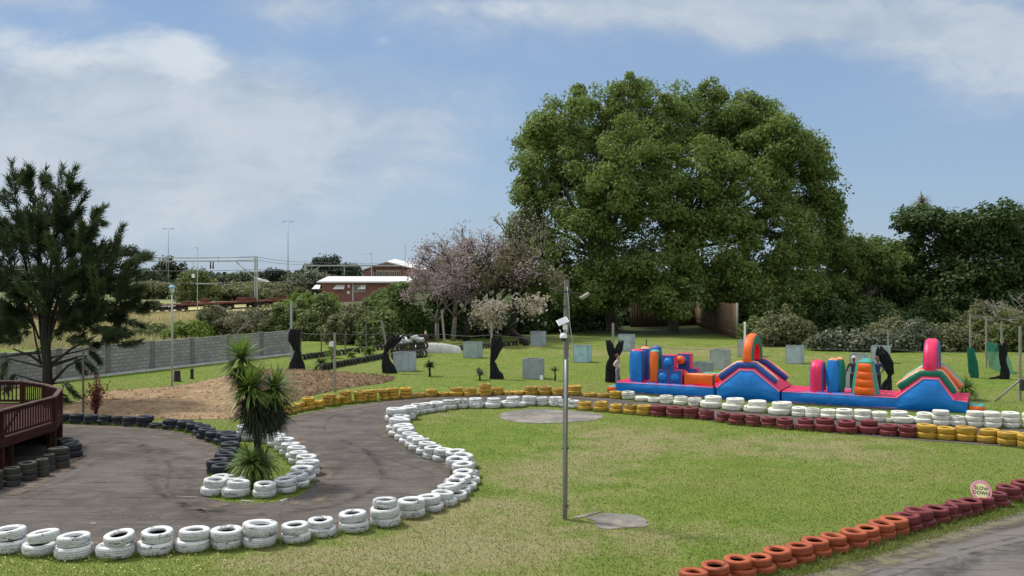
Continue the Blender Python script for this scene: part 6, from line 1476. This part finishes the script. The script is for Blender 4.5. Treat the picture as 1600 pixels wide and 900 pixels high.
m = MB(); puff(m, (4.25, 1.95, .78), (1.25, .42, .42), .05, 8, faces=[1, 1, 0, 0, 0, 2]); fbuild(m, "log", [V_ORG, V_PEACH, V_TEAL], rt)
m = MB()
for i in range(7): m.box((3.74 + i * .16, 1.80, .995), (.03, .03, .02))
fbuild(m, "lace_eyelets", M_BLACK, rt)
m = MB(); puff(m, (-.26, .55, .13), (.46, .95, .24), .04, 6, faces=[0, 0, 0, 0, 1, 1]); fbuild(m, "entry_step", [V_ORG, V_TEAL], rt)
# middle module
rt = empty("inflatable_obstacle_course", at_s(4.95), IANG, "middle inflatable, blue double ramp with an orange and green arch on top", "inflatable", GI); rt.scale.x = SX; CUR = rt; X1 = 2.88
ramp_face(rt, [(0.02, 0), (X1, 0), (X1, .48), (1.72, 1.40), (1.10, 1.40), (.02, .50)])
PR = [(.10, .98), (.98, 1.64), (1.78, 1.66), (2.72, .90)]
rail(rt, PR, .22, V_DBLUE, V_PEACH); rail(rt, [(.35, 1.0), (1.0, 1.66), (1.78, 1.66), (2.80, .88)], DEP - .2, V_DBLUE, V_PEACH)
arch(rt, 1.40, .10, DEP - .1, 1.78, 3.02, .40, .42, V_ORG, V_GRN, V_RED)
# right module
rt = empty("inflatable_obstacle_course", at_s(7.90), IANG, "right inflatable, long pink floor with orange ladder and green railed ramp under a pink pillar", "inflatable", GI); rt.scale.x = SX; CUR = rt
base_module(rt, 0.02, 4.85)
ramp_face(rt, [(4.72, 0), (7.52, 0), (7.52, .50), (7.02, .50), (6.42, 1.40), (5.85, 1.40), (4.80, .50)])
PR = [(4.86, .96), (5.75, 1.62), (6.50, 1.64), (7.05, .82)]
rail(rt, PR, .22, V_GRN, V_PEACH); rail(rt, [(4.90, 1.05), (5.80, 1.72), (6.50, 1.72), (7.20, .92)], DEP - .2, V_PEACH, V_TEAL)
arch(rt, 6.10, .12, DEP - .12, 1.72, 3.02, .50, .45, V_PINK, V_DBLUE, V_PINK)
arch(rt, 1.48, .20, 1.15, .50, 1.92, .48, .26, V_PINK, V_DBLUE, V_RED)
pillar(2.16, .45, .44, .36, 2.02, V_BLUE, V_PEACH); pillar(2.42, .62, .34, .34, 2.06, V_GRN, V_PEACH, V_GRN)
def ladder(x, y, side, w=.92):
    m = MB(); H0, H1 = .54, 1.92
    for i in range(4):
        z0, z1 = H0 + (H1 - H0) * i / 4, H0 + (H1 - H0) * (i + 1) / 4; k = 1 - .42 * (i + .5) / 4; ww = w * k; d0 = .75 * (1 - .35 * (i + .5) / 4)
        puff(m, (x, y - d0 * .05, (z0 + z1) / 2), (ww, d0, (z1 - z0) * .97), .06, 6)
    fbuild(m, "ladder_rung", V_ORG, CUR)
    for s_ in (-1, 1):
        m = MB(); m.tube([(x + s_ * w * .50, y - .28, H0), (x + s_ * w * .31, y - .14, H1)], .065, 8); m.tube([(x + s_ * w * .50, y + .28, H0), (x + s_ * w * .31, y + .14, H1)], .065, 8); m.tube([(x + s_ * w * .49, y, H0), (x + s_ * w * .30, y, H1)], [.2, .13], 8); fbuild(m, "ladder_side", side, CUR)
    m = MB(); puff(m, (x, y, H1 + .05), (w * .62, .36, .12), .05, 5); fbuild(m, "ladder_top", V_TEAL, CUR)
ladder(3.50, .42, V_TEAL, .84); ladder(3.42, 1.45, V_GRN, .62)
m = MB(); puff(m, (7.83, .60, .16), (.55, 1.0, .28), .04, 6, faces=[0, 0, 0, 0, 0, 0]); puff(m, (7.70, .62, .315), (.26, .94, .04), .03, 5, mi=1); puff(m, (7.97, .62, .315), (.26, .94, .04), .03, 5, mi=1); fbuild(m, "exit_step", [V_ORG, V_TEAL], rt)
# dark sheet that paints the shadow under and in front of the modules
m = MB(); m.box((7.5, DEP / 2 - .18, .012), (15.6, DEP + .8, .014)); o = m.build("shadow_sheet", pm("painted_shadow", (.012, .013, .016), (.02, .02, .02), 3, .7), loc=at_s(0)); o.rotation_euler.z = IANG; tag(o, "black sheet standing in for the shadow on the grass under the inflatables", "shadow_sheet")

# ------------------------------------------------------------- wooden deck
M_DECK = pm("red_stained_wood", (.050, .013, .008), (.026, .008, .006), 2.5, .75, .5, .01, spec=.18, stretch=(1, 1, 5), c3=(.10, .035, .026), s3=3)
M_DECKT = pm("worn_rail_wood", (.13, .08, .06), (.06, .03, .025), 3, .75, .4, .01, spec=.25)
def deck():
    root = empty("wooden_deck", (-15.0, 22.5 * YS, 0), label="dark red wooden deck with slatted railing at the left edge, raised on posts", cat="deck"); O = Vector((-15.0, 22.5 * YS, 0))
    C = [Vector((p[0], p[1] * YS, 0)) for p in [(-14.9, 17.2, 0), (-14.95, 22.5, 0), (-14.9, 25.0, 0), (-15.7, 26.7, 0), (-16.9, 27.8, 0), (-18.3, 28.7, 0), (-26.5, 28.9, 0), (-26.5, 17.2, 0)]]
    C = [c - O for c in C]; FL, RT = 1.12, 1.94
    V = [(c.x, c.y, FL) for c in C] + [(c.x, c.y, FL - .05) for c in C]; n = len(C); mb = MB(); mb.add(V, [tuple(range(n)), tuple(range(2 * n - 1, n - 1, -1))] + [(i, (i + 1) % n, (i + 1) % n + n, i + n) for i in range(n)]); mb.build("floor_boards", M_DECK, root)
    for i in range(n - 2):
        a, b = C[i], C[i + 1]; d = (b - a); L_ = d.length; d.normalize(); ang = math.atan2(d.y, d.x); mid = (a + b) / 2; nn = Vector((d.y, -d.x, 0))
        MB().box((0, 0, 0), (L_ + .03, .05, .26)).build("fascia", M_DECK, root, loc=mid + Vector((0, 0, .98)) + nn * .04, rot=(0, 0, ang))
        MB().box((0, 0, 0), (L_ + .08, .15, .045)).build("handrail", M_DECKT, root, loc=mid + Vector((0, 0, RT)), rot=(0, 0, ang), bevel=.008)
        mb = MB(); mb.box((0, 0, RT - .09), (L_, .045, .09)); mb.box((0, 0, FL + .09), (L_, .045, .08)); mb.build("rail_beam", M_DECK, root, loc=mid, rot=(0, 0, ang))
        k = max(2, int(L_ / .15)); mb = MB()
        for q in range(k): mb.box((-L_ / 2 + L_ * (q + .5) / k, 0, (FL + RT) / 2), (.042, .030, RT - FL - .24))
        mb.build("baluster", M_DECK, root, loc=mid, rot=(0, 0, ang))
    for c in C[:-1]: MB().box((0, 0, 0), (.12, .12, RT - .02)).build("corner_post", M_DECK, root, loc=c + Vector((.0, 0, (RT - .02) / 2)), bevel=.008)
    for (px, py) in [(22, 737), (77, 706)]:
        b = gp(px, py) - O; MB().box((0, 0, .45), (.12, .12, .90)).build("support_post", M_DECK, root, loc=(min(b.x, -.05), b.y, 0), bevel=.006)
    for (x, y) in [(-2.5, 1), (-2.5, 4.2), (-5.5, 1), (-5.5, 4.2), (-8.5, 4.2)]: MB().box((0, 0, .5), (.14, .14, 1.0)).build("support_post", M_DECK, root, loc=(x, y, 0))
    a, b = Vector((.02, .1, FL + .08)), Vector((.02, 1.05, RT - .12)); mb = MB(); mb.tube([a, b], .05, 4); mb.build("brace", M_DECK, root)
    MB().box((0, 0, 0), (.13, .012, .11)).build("notice", M_WHITE, root, loc=(-1.35, 4.75 * YS + .2, 1.72), rot=(0, 0, R(-42)))
    for i in range(3, 6):  # boards added at the back so the space under the deck stays dark
        a, b = C[i] * .97, C[i + 1] * .97; d = b - a
        MB().box((0, 0, 0), (d.length, .04, .86)).build("added_skirting", M_DECK, root, loc=(a + b) / 2 + Vector((0, 0, .43)), rot=(0, 0, math.atan2(d.y, d.x)))
deck()

# ------------------------------------------------------------- railway, lamps, buildings
def gantry():
    Y = 141.0 * YS; b = Vector(((400 - CX) / F * Y, Y, 0)); root = empty("railway_gantry", b, label="grey steel railway gantry with mast at right and long beam reaching left", cat="gantry"); k = Y / F; P = lambda px, py, dy=0.: at(px, py, Y + dy) - b
    mb = MB(); h = P(400, 402).z
    for s_ in (-.20, .20): mb.box((s_, 0, h / 2), (.16, .42, h))
    mb.build("mast", M_GREYP, root); mb = MB()
    for i in range(14): mb.box((0, -.18, h * (i + .5) / 14), (.3, .04, .10))
    mb.build("mast_lacing", M_GREYP, root)
    mb = MB(); mb.box(((-400 + 140) * .5 * k, 0, P(0, 408).z), (262 * k, .28, .20)); mb.box(((-400 + 140) * .5 * k, 0, P(0, 402.5).z), (262 * k, .12, .08)); mb.build("beam", M_GREYP, root)
    MB().tube([P(369, 409), P(398, 435)], .11, 6).build("brace", M_GREYP, root)
    for px in (274, 329, 333, 172, 152): MB().tube([P(px, 408), P(px, 420)], [.10, .16], 8).build("insulator", M_BLACK, root)
    for (px, y0, y1) in [(302, 408, 430), (341, 400, 410), (251, 400, 412), (260, 400, 420)]: MB().tube([P(px, y0), P(px, y1)], .05, 6).build("hanger", M_GREYP, root)
    MB().box(tuple(P(302, 431)), (.5, .3, .7)).build("tension_weight", M_WHITE, root)
    MB().tube([P(297, 443.5), P(352, 443.5)], .06, 6).build("cross_arm", M_GREYP, root); 
    for px in (301, 346): MB().tube([P(px - 4, 443.5), P(px + 4, 443.5)], .15, 8).build("insulator", M_BLACK, root)
    Y = 240.0 * YS; b = Vector(((477 - CX) / F * Y, Y, 0)); root = empty("railway_gantry", b, label="farther railway gantry with mast at left and beam reaching right", cat="gantry"); P2 = lambda px, py: at(px, py, Y) - b
    h = P2(477, 411).z; MB().box((0, 0, h / 2), (.7, .5, h)).build("mast", M_GREYP, root); MB().box(((625 - 477) / 2 * Y / F, 0, P2(0, 415).z), (148 * Y / F, .4, .42)).build("beam", M_GREYP, root)
    MB().tube([P2(500, 416), P2(479, 433)], .16, 6).build("brace", M_GREYP, root)
    for px in (515, 556, 562, 586): MB().tube([P2(px, 416), P2(px + (3 if px == 562 else 0), 425)], [.2, .28], 8).build("insulator", M_BLACK, root)
    MB().tube([P2(538, 416), P2(538, 434)], .14, 6).build("hanger", M_GREYP, root); MB().tube([P2(564, 425), P2(574, 440)], .12, 6).build("hanger", M_GREYP, root)
    for i, (ya, yb, lab) in enumerate([(399, 405, "highest railway wire crossing the left sky, just above the gantry beam"), (404, 409, "second railway wire running level with the gantry beams"), (419, 417, "contact wire hanging below the gantry beams"), (438, 432, "lowest railway wire passing the steel mast")]):
        wire("overhead_wire", [at(-300, ya - 4, (128 + i) * YS), at(130, ya + 1, (134 + i) * YS), at(400, ya + 2, (141 + i) * YS), at(477, yb + 4, (238 + i) * YS), at(640, yb + 6, (262 + i) * YS)], .045, lab, sag=.35, group="railway overhead wires")
gantry()
def mast(px, top_, Y, label, double=True):
    Y *= YS
    b = Vector(((px - CX) / F * Y, Y, 0)); h = (at(px, top_, Y)).z; k = Y / F; root = empty("lamp_mast", b, label=label, cat="lamp mast", group="tall lamps beyond the wall")
    MB().tube([(0, 0, 0), (0, 0, h)], [.9 * k, .5 * k], 8).build("pole", M_GALV, root)
    if double:
        MB().box((0, 0, h), (9 * k, .7 * k, .5 * k)).build("arm", M_GALV, root)
        for s_ in (-1, 1): MB().box((0, 0, 0), (5 * k, 2.5 * k, 1.2 * k)).build("lamp_head", M_GALV, root, loc=(s_ * 6 * k, 0, h + .3 * k), rot=(0, R(-8 * s_), 0), bevel=.3 * k)
    else:
        MB().tube([(0, 0, h), (-.5 * k, 0, h + 1.8 * k), (-3 * k, 0, h + 2.3 * k), (-5 * k, 0, h + 2 * k)], .45 * k, 6).build("arm", M_GALV, root); MB().box((0, 0, 0), (6 * k, 2.4 * k, 1.6 * k)).build("lamp_head", M_WHITE, root, loc=(-7.5 * k, 0, h + 1.8 * k), rot=(0, R(8), 0), bevel=.5 * k)
mast(263, 357.5, 330, "tall twin headed lamp mast, leftmost, above the railway wires"); mast(450, 346.5, 330, "tall twin headed lamp mast, right of the steel gantry mast"); mast(308.5, 388, 114, "single arm street lamp in front of the rusty wagons", False); mast(580.5, 398, 200, "single arm street lamp in front of the brick buildings", False)
def wagon(s0, L_, load, label):
    """flat wagon; track line from (60,505) to (500,480)"""
    A, B = Vector((-71.8, 112, 0)), Vector((-43, 172, 0)); 
    A = gp(150, 494.5); B = gp(480, 475.5); d = (B - A).normalized(); p = A + d * s0; root = empty("flat_wagon", p, math.atan2(d.y, d.x), label, "wagon", "rusty flat wagons on the siding")
    MB().box((L_ / 2, 0, 1.15), (L_ - .5, 2.6, .26)).build("deck", M_RUST, root); MB().box((L_ / 2, 0, .88), (L_ - 1.5, .7, .36)).build("underframe", M_DKMET, root)
    if load % 2 == 0: MB().box((L_ / 2, -1.32, 1.06), (L_ - .6, .05, .16)).build("side_sill", M_PLINTH if load == 2 else M_RUST, root)
    for x in (1.8, L_ - 1.8):
        bg = MB().box((x, 0, .55), (2.4, 1.8, .35)).build("bogie", M_DKMET, root)
        for dx in (-.85, .85): 
            for sy in (-.8, .8): m = MB(); m.lathe([(.05, -.06), (.44, -.06), (.47, .05), (.05, .06)], 16, M=Matrix.Translation((x + dx, sy, .46)) @ Matrix.Rotation(R(90), 4, 'X')); m.build("wheel", M_DKMET, bg)
    r = random.Random(load + 3)
    if load: 
        m = MB()
        for _ in range(7 if load == 3 else 3): w = r.uniform(.6, 1.8); hh = r.uniform(.2, .75); m.box((r.uniform(1.5, L_ - 1.5), r.uniform(-.6, .6), 1.28 + hh / 2), (w, r.uniform(.8, 1.8), hh))
        m.build("scrap_load", M_RUST, root)
    for i in range(int(L_ / 1.6)): MB().box((.6 + i * 1.6, -1.34, 1.3), (.07, .07, .34)).build("stanchion", M_RUST, root)
    MB().box((-.15, 0, .95), (.5, .3, .25)).build("coupler", M_DKMET, root)
for i, (s0, L_, ld, lb) in enumerate([(-22, 12.5, 1, "rusty flat wagon hidden behind the conifer at the far left"), (-9, 12.5, 3, "rusty wagon with a lump of scrap, first one right of the conifer"), (4, 12.5, 2, "flat wagon with pale side sill behind the street lamp"), (17, 12.5, 1, "low rusty flat wagon between street lamp and steel mast"), (30, 12.5, 3, "rusty wagon with scrap load behind the steel mast"), (43, 12.5, 1, "last rusty flat wagon right of the steel mast")]): wagon(s0, L_, ld, lb)
A = gp(150, 494.5); B = gp(480, 475.5); d = (B - A).normalized(); n_ = Vector((-d.y, d.x, 0)); Q0, Q1 = A - d * 60, B + d * 90
mb = MB(); mb.add([tuple(Q0 + n_ * 2.3), tuple(Q0 - n_ * 2.3), tuple(Q1 - n_ * 2.3), tuple(Q1 + n_ * 2.3)], [(0, 1, 2, 3)]); o = mb.build("railway_bed", pm("ballast", (.20, .17, .14), (.12, .10, .085), 6, .95, .6, .05), loc=(0, 0, .02)); tag(o, kind='structure')
mb = MB()
for s_ in (-.72, .72): mb.tube([Q0 + n_ * s_ + Vector((0, 0, .08)), Q1 + n_ * s_ + Vector((0, 0, .08))], .06, 4)
o = mb.build("rails", M_RUST, loc=(0, 0, 0)); tag(o, kind='structure')

M_ROOF = pm("white_roof_sheet", (.78, .77, .76), (.68, .67, .66), .5, .6, .3, .05, stretch=(1, 8, 1)); M_WIN = pm("window_glass", (.05, .06, .065), (.08, .09, .09), 1, .15); M_CREAMP = pm("cream_paint", (.60, .58, .42), (.52, .5, .36), 2, .7); M_SHED = pm("pale_brown_sheet", (.36, .25, .18), (.28, .2, .15), 1, .8)
def window(parent, x, y, z, w, h, nrm=-1):
    fr = MB(); t = .12
    for (cx_, cz, a, b) in [(0, h / 2, w + t, t), (0, -h / 2, w + t, t), (-w / 2, 0, t, h), (w / 2, 0, t, h), (0, 0, .07, h)]: fr.box((x + cx_, y + nrm * .05, z + cz), (a, .12, b))
    f = fr.build("window", M_CREAMP, parent); MB().box((x, y + nrm * .02, z), (w, .06, h)).build("pane", M_WIN, f)
def building_low():
    Y = 175. * YS; b = at(570, 470, Y); b.z = 0; root = empty("low_brick_building", b, label="low red brick building with flat white roof and awnings beyond the bushes", cat="building"); k = Y / F; P = lambda px, py, dy=0: at(px, py, Y + dy) - b
    x0, x1 = P(503, 0).x, P(636, 0).x; zt = P(0, 440.5).z; z0 = 0
    MB().box(((x0 + x1) / 2, 5, zt / 2), (x1 - x0, 10, zt)).build("wall", M_BRICK, root)
    V = [(x0 - .8, -1.2, zt - .1), (x1 + 1, -1.2, zt - .1), (x1 + 1, 11.5, zt + 1.0), (x0 - .8, 11.5, zt + 1.0)]; mb = MB(); mb.add(V + [(a, c, z_ + .25) for a, c, z_ in V], [(0, 1, 2, 3), (7, 6, 5, 4), (0, 1, 5, 4), (1, 2, 6, 5), (2, 3, 7, 6), (3, 0, 4, 7)]); mb.build("roof", M_ROOF, root)
    MB().box(((x0 + x1) / 2, -1.28, zt - .02), (x1 - x0 + 2, .1, .35)).build("gutter", M_PLINTH, root)
    for (px0, px1) in [(491, 501), (524, 539), (563, 572)]:
        a, c = P(px0, 0).x, P(px1, 0).x; z1, z2 = P(0, 445).z, P(0, 451).z; mb = MB(); mb.add([(a + .3, 0, z1), (c, 0, z1), (c + .0, -1.2, z2), (a - .3, -1.2, z2), (a + .3, 0, z1 - .1), (c, 0, z1 - .1), (c, -1.2, z2 - .1), (a - .3, -1.2, z2 - .1)], [(0, 1, 2, 3), (7, 6, 5, 4), (0, 3, 7, 4), (1, 2, 6, 5), (2, 3, 7, 6)]); mb.build("awning", M_WHITE, root)
    for px in (556, 562, 568): window(root, P(px, 0).x, 0, P(0, 451).z, .75, 1.5)
    MB().box((P(551.5, 0).x, -.1, zt / 2), (.22, .12, zt)).build("downpipe", M_PLINTH, root)
    MB().box((P(545, 0).x, -.05, P(0, 447).z), (.5, .1, .6)).build("notice", M_WHITE, root); MB().box((P(544.5, 0).x, -.05, P(0, 457).z), (.6, .1, .6)).build("notice", M_WHITE, root)
    # annex left, half hidden
    a0, a1 = P(480, 0).x, P(500, 0).x
    return root
building_low()
def building_gable():
    Y = 262. * YS; b = at(605, 462, Y); b.z = 0; root = empty("gabled_brick_building", b, label="two storey red brick building with low white gable roof and row of cream windows", cat="building"); P = lambda px, py: at(px, py, Y) - b
    x0, x1 = P(568, 0).x, P(648, 0).x; zt = P(0, 421).z; zp = P(0, 410).z; xp = P(605, 0).x; D = 22
    m = MB(); m.prism([(x0, 0), (x1, 0), (x1, zt), (xp, zp - .3), (x0, zt)], 0, D); m.build("wall", M_BRICK, root)
    for (a, c, za, zc) in [(x0 - 1.2, xp, zt - .5, zp), (xp, x1 + 3.5, zp, zt - .8)]:
        m = MB(); m.add([(a, -1, za), (c, -1, zc), (c, D, zc + 1.2), (a, D, za + 1.2), (a, -1, za + .35), (c, -1, zc + .35), (c, D, zc + 1.55), (a, D, za + 1.55)], [(0, 1, 2, 3), (7, 6, 5, 4), (0, 1, 5, 4), (1, 2, 6, 5), (2, 3, 7, 6), (3, 0, 4, 7)]); m.build("roof", M_ROOF, root)
    m = MB(); m.add([(xp - 6, -1.1, zp - 1.6), (xp + 6, -1.1, zp - 1.6), (xp, -1.1, zp + .1), (xp - 6, -.7, zp - 1.6), (xp + 6, -.7, zp - 1.6), (xp, -.7, zp + .1)], [(0, 1, 2), (5, 4, 3), (0, 1, 4, 3), (1, 2, 5, 4), (2, 0, 3, 5)]); m.build("gable", M_BRICK, root)
    MB().box((P(606, 0).x, -.08, P(0, 423.5).z), (P(625, 0).x - P(585, 0).x, .2, .3)).build("string_course", M_CREAMP, root)
    for px in (586, 595.5, 604.5, 613.5, 622.5): window(root, P(px, 0).x, 0, P(0, 428.5).z, 1.15, 1.6)
    MB().tube([(P(630, 0).x, 6, zp - 1), (P(630, 0).x, 6, P(0, 378).z)], .07, 6).build("antenna", M_WIRE, root)
    MB().box((P(633, 0).x, 5, zp + .6), (.7, .5, .9)).build("roof_vent", M_WHITE, root)
building_gable()
def small_sheds():
    Y = 300. * YS; b = at(409, 450, Y); b.z = 0; root = empty("shed", b, label="tiny pale shed with white lean-to roof right of the steel mast", cat="shed"); z = at(0, 436, Y).z; MB().box((0, 0, z / 2), (3.2, 3, z)).build("wall", M_PLINTH, root)
    m = MB(); m.prism([(-2, z), (2.6, z - 1.2), (2.6, z - .9), (-2, z + .5)], -2, 2); m.build("roof", M_WHITE, root)
    Y = 230. * YS; b = at(447, 460, Y); b.z = 0; root = empty("hut", b, label="small flat tan hut at the foot of the tall twin headed mast", cat="hut"); z = at(0, 450, Y).z; MB().box((0, 0, z / 2), (3.5, 3, z)).build("wall", M_SHED, root); MB().box((0, 0, z + .06), (3.8, 3.3, .12)).build("roof", M_CREAMP, root)
    for q in (-.6, .6): MB().box((q, -1.53, z * .5), (.05, .06, z * .96)).build("wall_batten", M_CREAMP, root)
small_sheds()

# ------------------------------------------------------------- people
def skin_body(name, joints, edges, mat, parent, lvl=1, root_i=0):
    me = bpy.data.meshes.new(name); me.from_pydata([j[:3] for j in joints], edges, []); o = link(name, me, parent); me.materials.append(mat)
    md = o.modifiers.new("skin", 'SKIN'); sv = me.skin_vertices[0].data if me.skin_vertices else None
    if sv is None:
        bm = bmesh.new(); bm.from_mesh(me); bm.verts.layers.skin.verify(); bm.to_mesh(me); bm.free(); sv = me.skin_vertices[0].data
    for i, j in enumerate(joints): sv[i].radius = (j[3], j[4] if len(j) > 4 else j[3]); sv[i].use_root = (i == root_i)
    md.use_smooth_shade = True; ss = o.modifiers.new("sub", 'SUBSURF'); ss.levels = lvl; ss.render_levels = lvl + 1; return o
def person(px, py, H, yaw, label, skin, shirt, trousers, hair, arms, cap=None, female=False):
    b = gp(px, py); s = H / 1.75; root = empty("person", b, yaw, label, "person"); W = .185 if female else .21
    S = lambda *p: tuple(q * s for q in p)
    hip = .095; J = []; E = []
    def add(p, r_, par=None): J.append(S(p[0], p[1], p[2], r_[0], r_[1])); i = len(J) - 1; E.append((par, i)) if par is not None else None; return i
    pel = add((0, 0, .93), (.12, .10)); bel = add((0, .0, 1.06), (.115, .09), pel); ch = add((0, 0, 1.27), (.15, .105), bel); nb = add((0, .0, 1.45), (.065, .06), ch); nk = add((0, -.01, 1.52), (.050, .052), nb)
    hd = add((0, -.02, 1.60), (.070, .085), nk); h2 = add((0, -.015, 1.68), (.075, .095), hd); h3 = add((0, -.005, 1.735), (.045, .055), h2); add((0, -.115, 1.625), (.012, .014), hd)
    arm_pts = []
    for sd in (-1, 1):
        sh = add((sd * (W - .02), 0, 1.40), (.058, .055), ch); el, wr, hn = arms[0 if sd < 0 else 1]
        e_ = add(el, (.042, .042), sh); w_ = add(wr, (.029, .029), e_); h_ = add(hn, (.034, .020), w_); arm_pts.append([J[sh], J[e_], J[w_], J[h_]])
        dv = (Vector(hn) - Vector(wr)).normalized(); sv_ = dv.cross(Vector((0, 1, 0.01))).normalized()
        for q, ln in enumerate((.070, .080, .075, .060)):
            o_ = sv_ * (q - 1.5) * .018; f1 = add(tuple(Vector(hn) + dv * .03 + o_), (.009, .009), h_); f2 = add(tuple(Vector(hn) + dv * (.03 + ln * .6) + o_ * 1.1 + Vector((0, -.012, 0))), (.008, .008), f1); add(tuple(Vector(hn) + dv * (.03 + ln) + o_ * 1.1 + Vector((0, -.028, 0))), (.006, .006), f2)
        add(tuple(Vector(hn) - dv * .01 + sv_ * .045 + Vector((0, -.02, 0))), (.010, .010), h_)
        hp = add((sd * hip, 0, .88), (.092, .092), pel); kn = add((sd * (hip + .02), -.01, .48), (.058, .060), hp); an = add((sd * (hip + .03), .02, .09), (.038, .042), kn); add((sd * (hip + .04), -.09, .035), (.036, .030), an)
    skin_body("body", J, E, skin, root)
    # shirt
    K = []; KE = []
    def k_(p, r_, par=None): K.append(S(p[0], p[1], p[2], r_[0], r_[1])); i = len(K) - 1; KE.append((par, i)) if par is not None else None; return i
    a0 = k_((0, 0, .92), (.135, .115)); a1 = k_((0, 0, 1.06), (.128, .105) if not female else (.118, .10), a0); a2 = k_((0, -.005, 1.28), (.165, .122), a1); a3 = k_((0, 0, 1.455), (.072, .066), a2)
    for sd in (-1, 1):
        el, wr, hn = arms[0 if sd < 0 else 1]; q = k_((sd * (W - .02), 0, 1.40), (.070, .066), a2); e_ = k_(el, (.053, .053), q); k_(tuple(Vector(el).lerp(Vector(wr), .86)), (.040, .040), e_)
    skin_body("shirt", K, KE, shirt, root)
    K.clear(); KE.clear(); a0 = k_((0, 0, .95), (.132, .112)); 
    for sd in (-1, 1): q = k_((sd * hip, 0, .86), (.104, .104), a0); e_ = k_((sd * (hip + .02), -.01, .48), (.074, .076), q); k_((sd * (hip + .03), .02, .10), (.056, .060), e_)
    skin_body("trousers", K, KE, trousers, root)
    for sd in (-1, 1):
        m = MB(); puff(m, S(sd * (hip + .035), -.045, .04), S(.095, .27, .075), .01 * s, 4); fbuild(m, "shoe", M_BLACK, root)
    m = MB(); m.lathe([(.001, .115), (.05, .108), (.085, .075), (.100, .02), (.098, -.03), (.085, -.05), (.05, -.05)], 16); m.v = [(x * s, (y * 1.12 + .018) * s, (z + 1.685) * s) for x, y, z in m.v]
    if cap: 
        fbuild(m, "cap", cap, root); m = MB(); m.v = []; m.add([S(math.cos(t) * .10, -.06 - math.sin(t) * .12, 1.70) for t in [i * math.pi / 8 for i in range(9)]] + [S(math.cos(t) * .10, -.06 - math.sin(t) * .12, 1.71) for t in [i * math.pi / 8 for i in range(9)]], [tuple(range(9)), tuple(range(17, 8, -1))] + [(i, i + 1, i + 10, i + 9) for i in range(8)]); fbuild(m, "cap_brim", cap, root)
    else: m.v = [(x, y + .025 * s, z) for x, y, z in m.v]; fbuild(m, "hair", hair, root)
    if female: m = MB(); m.lathe([(.001, .06), (.04, .045), (.055, 0), (.04, -.045), (.001, -.06)], 12); m.v = [(x * s, (y + .12) * s, (z + 1.70) * s) for x, y, z in m.v]; fbuild(m, "hair_bun", hair, root)
    for sd in (-1, 1): m = MB(); m.lathe([(.001, -.012), (.009, -.006), (.011, 0), (.009, .006), (.001, .012)], 8); m.v = [((x + sd * .030) * s, (y - .100) * s, (z + 1.65) * s) for x, y, z in m.v]; fbuild(m, "eye", M_BLACK, root)
    return root
SK1 = pm("skin_light", (.42, .26, .19), (.38, .23, .17), 4, .6); SK2 = pm("skin_brown", (.16, .09, .06), (.13, .07, .05), 4, .6)
HR = pm("brown_hair", (.09, .05, .03), (.06, .035, .02), 9, .7); C_DK = pm("dark_cloth", (.035, .042, .05), (.022, .025, .03), 7, .85, .3); C_TR = pm("black_trousers", (.02, .021, .024), (.03, .03, .032), 7, .85); C_NV = pm("navy_cloth", (.020, .038, .13), (.015, .028, .10), 7, .85, .3)
C_WH = pm("pale_top", (.58, .47, .40), (.50, .41, .35), 7, .8, .3); C_GR = pm("grey_trousers", (.22, .23, .27), (.17, .18, .21), 7, .85, .3)
relaxed = lambda sd: ((sd * .27, .02, 1.13), (sd * .30, -.05, .90), (sd * .31, -.07, .82)); akimbo = lambda sd: ((sd * .42, .06, 1.18), (sd * .22, -.05, 1.02), (sd * .15, -.08, .99))
person(965, 601, 1.62, R(60), "woman in a pale top and grey trousers, hand on hip, beside the left inflatable", SK1, C_WH, C_GR, HR, (akimbo(-1), akimbo(1)), female=True)
person(1334, 612, 1.78, R(-20), "man in dark clothes and a pale cap behind the right inflatable, left of the ladder", SK2, C_DK, C_TR, HR, (((-.30, .03, 1.16), (-.36, -.06, .95), (-.37, -.08, .87)), relaxed(1)), cap=pm("pale_cap", (.62, .58, .52), (.5, .45, .4), 6, .8))
person(1371, 614, 1.80, R(15), "man in navy shirt with hand on hip, partly hidden behind the inflatable ladder", SK2, C_NV, C_TR, HR, (relaxed(-1), akimbo(1)))
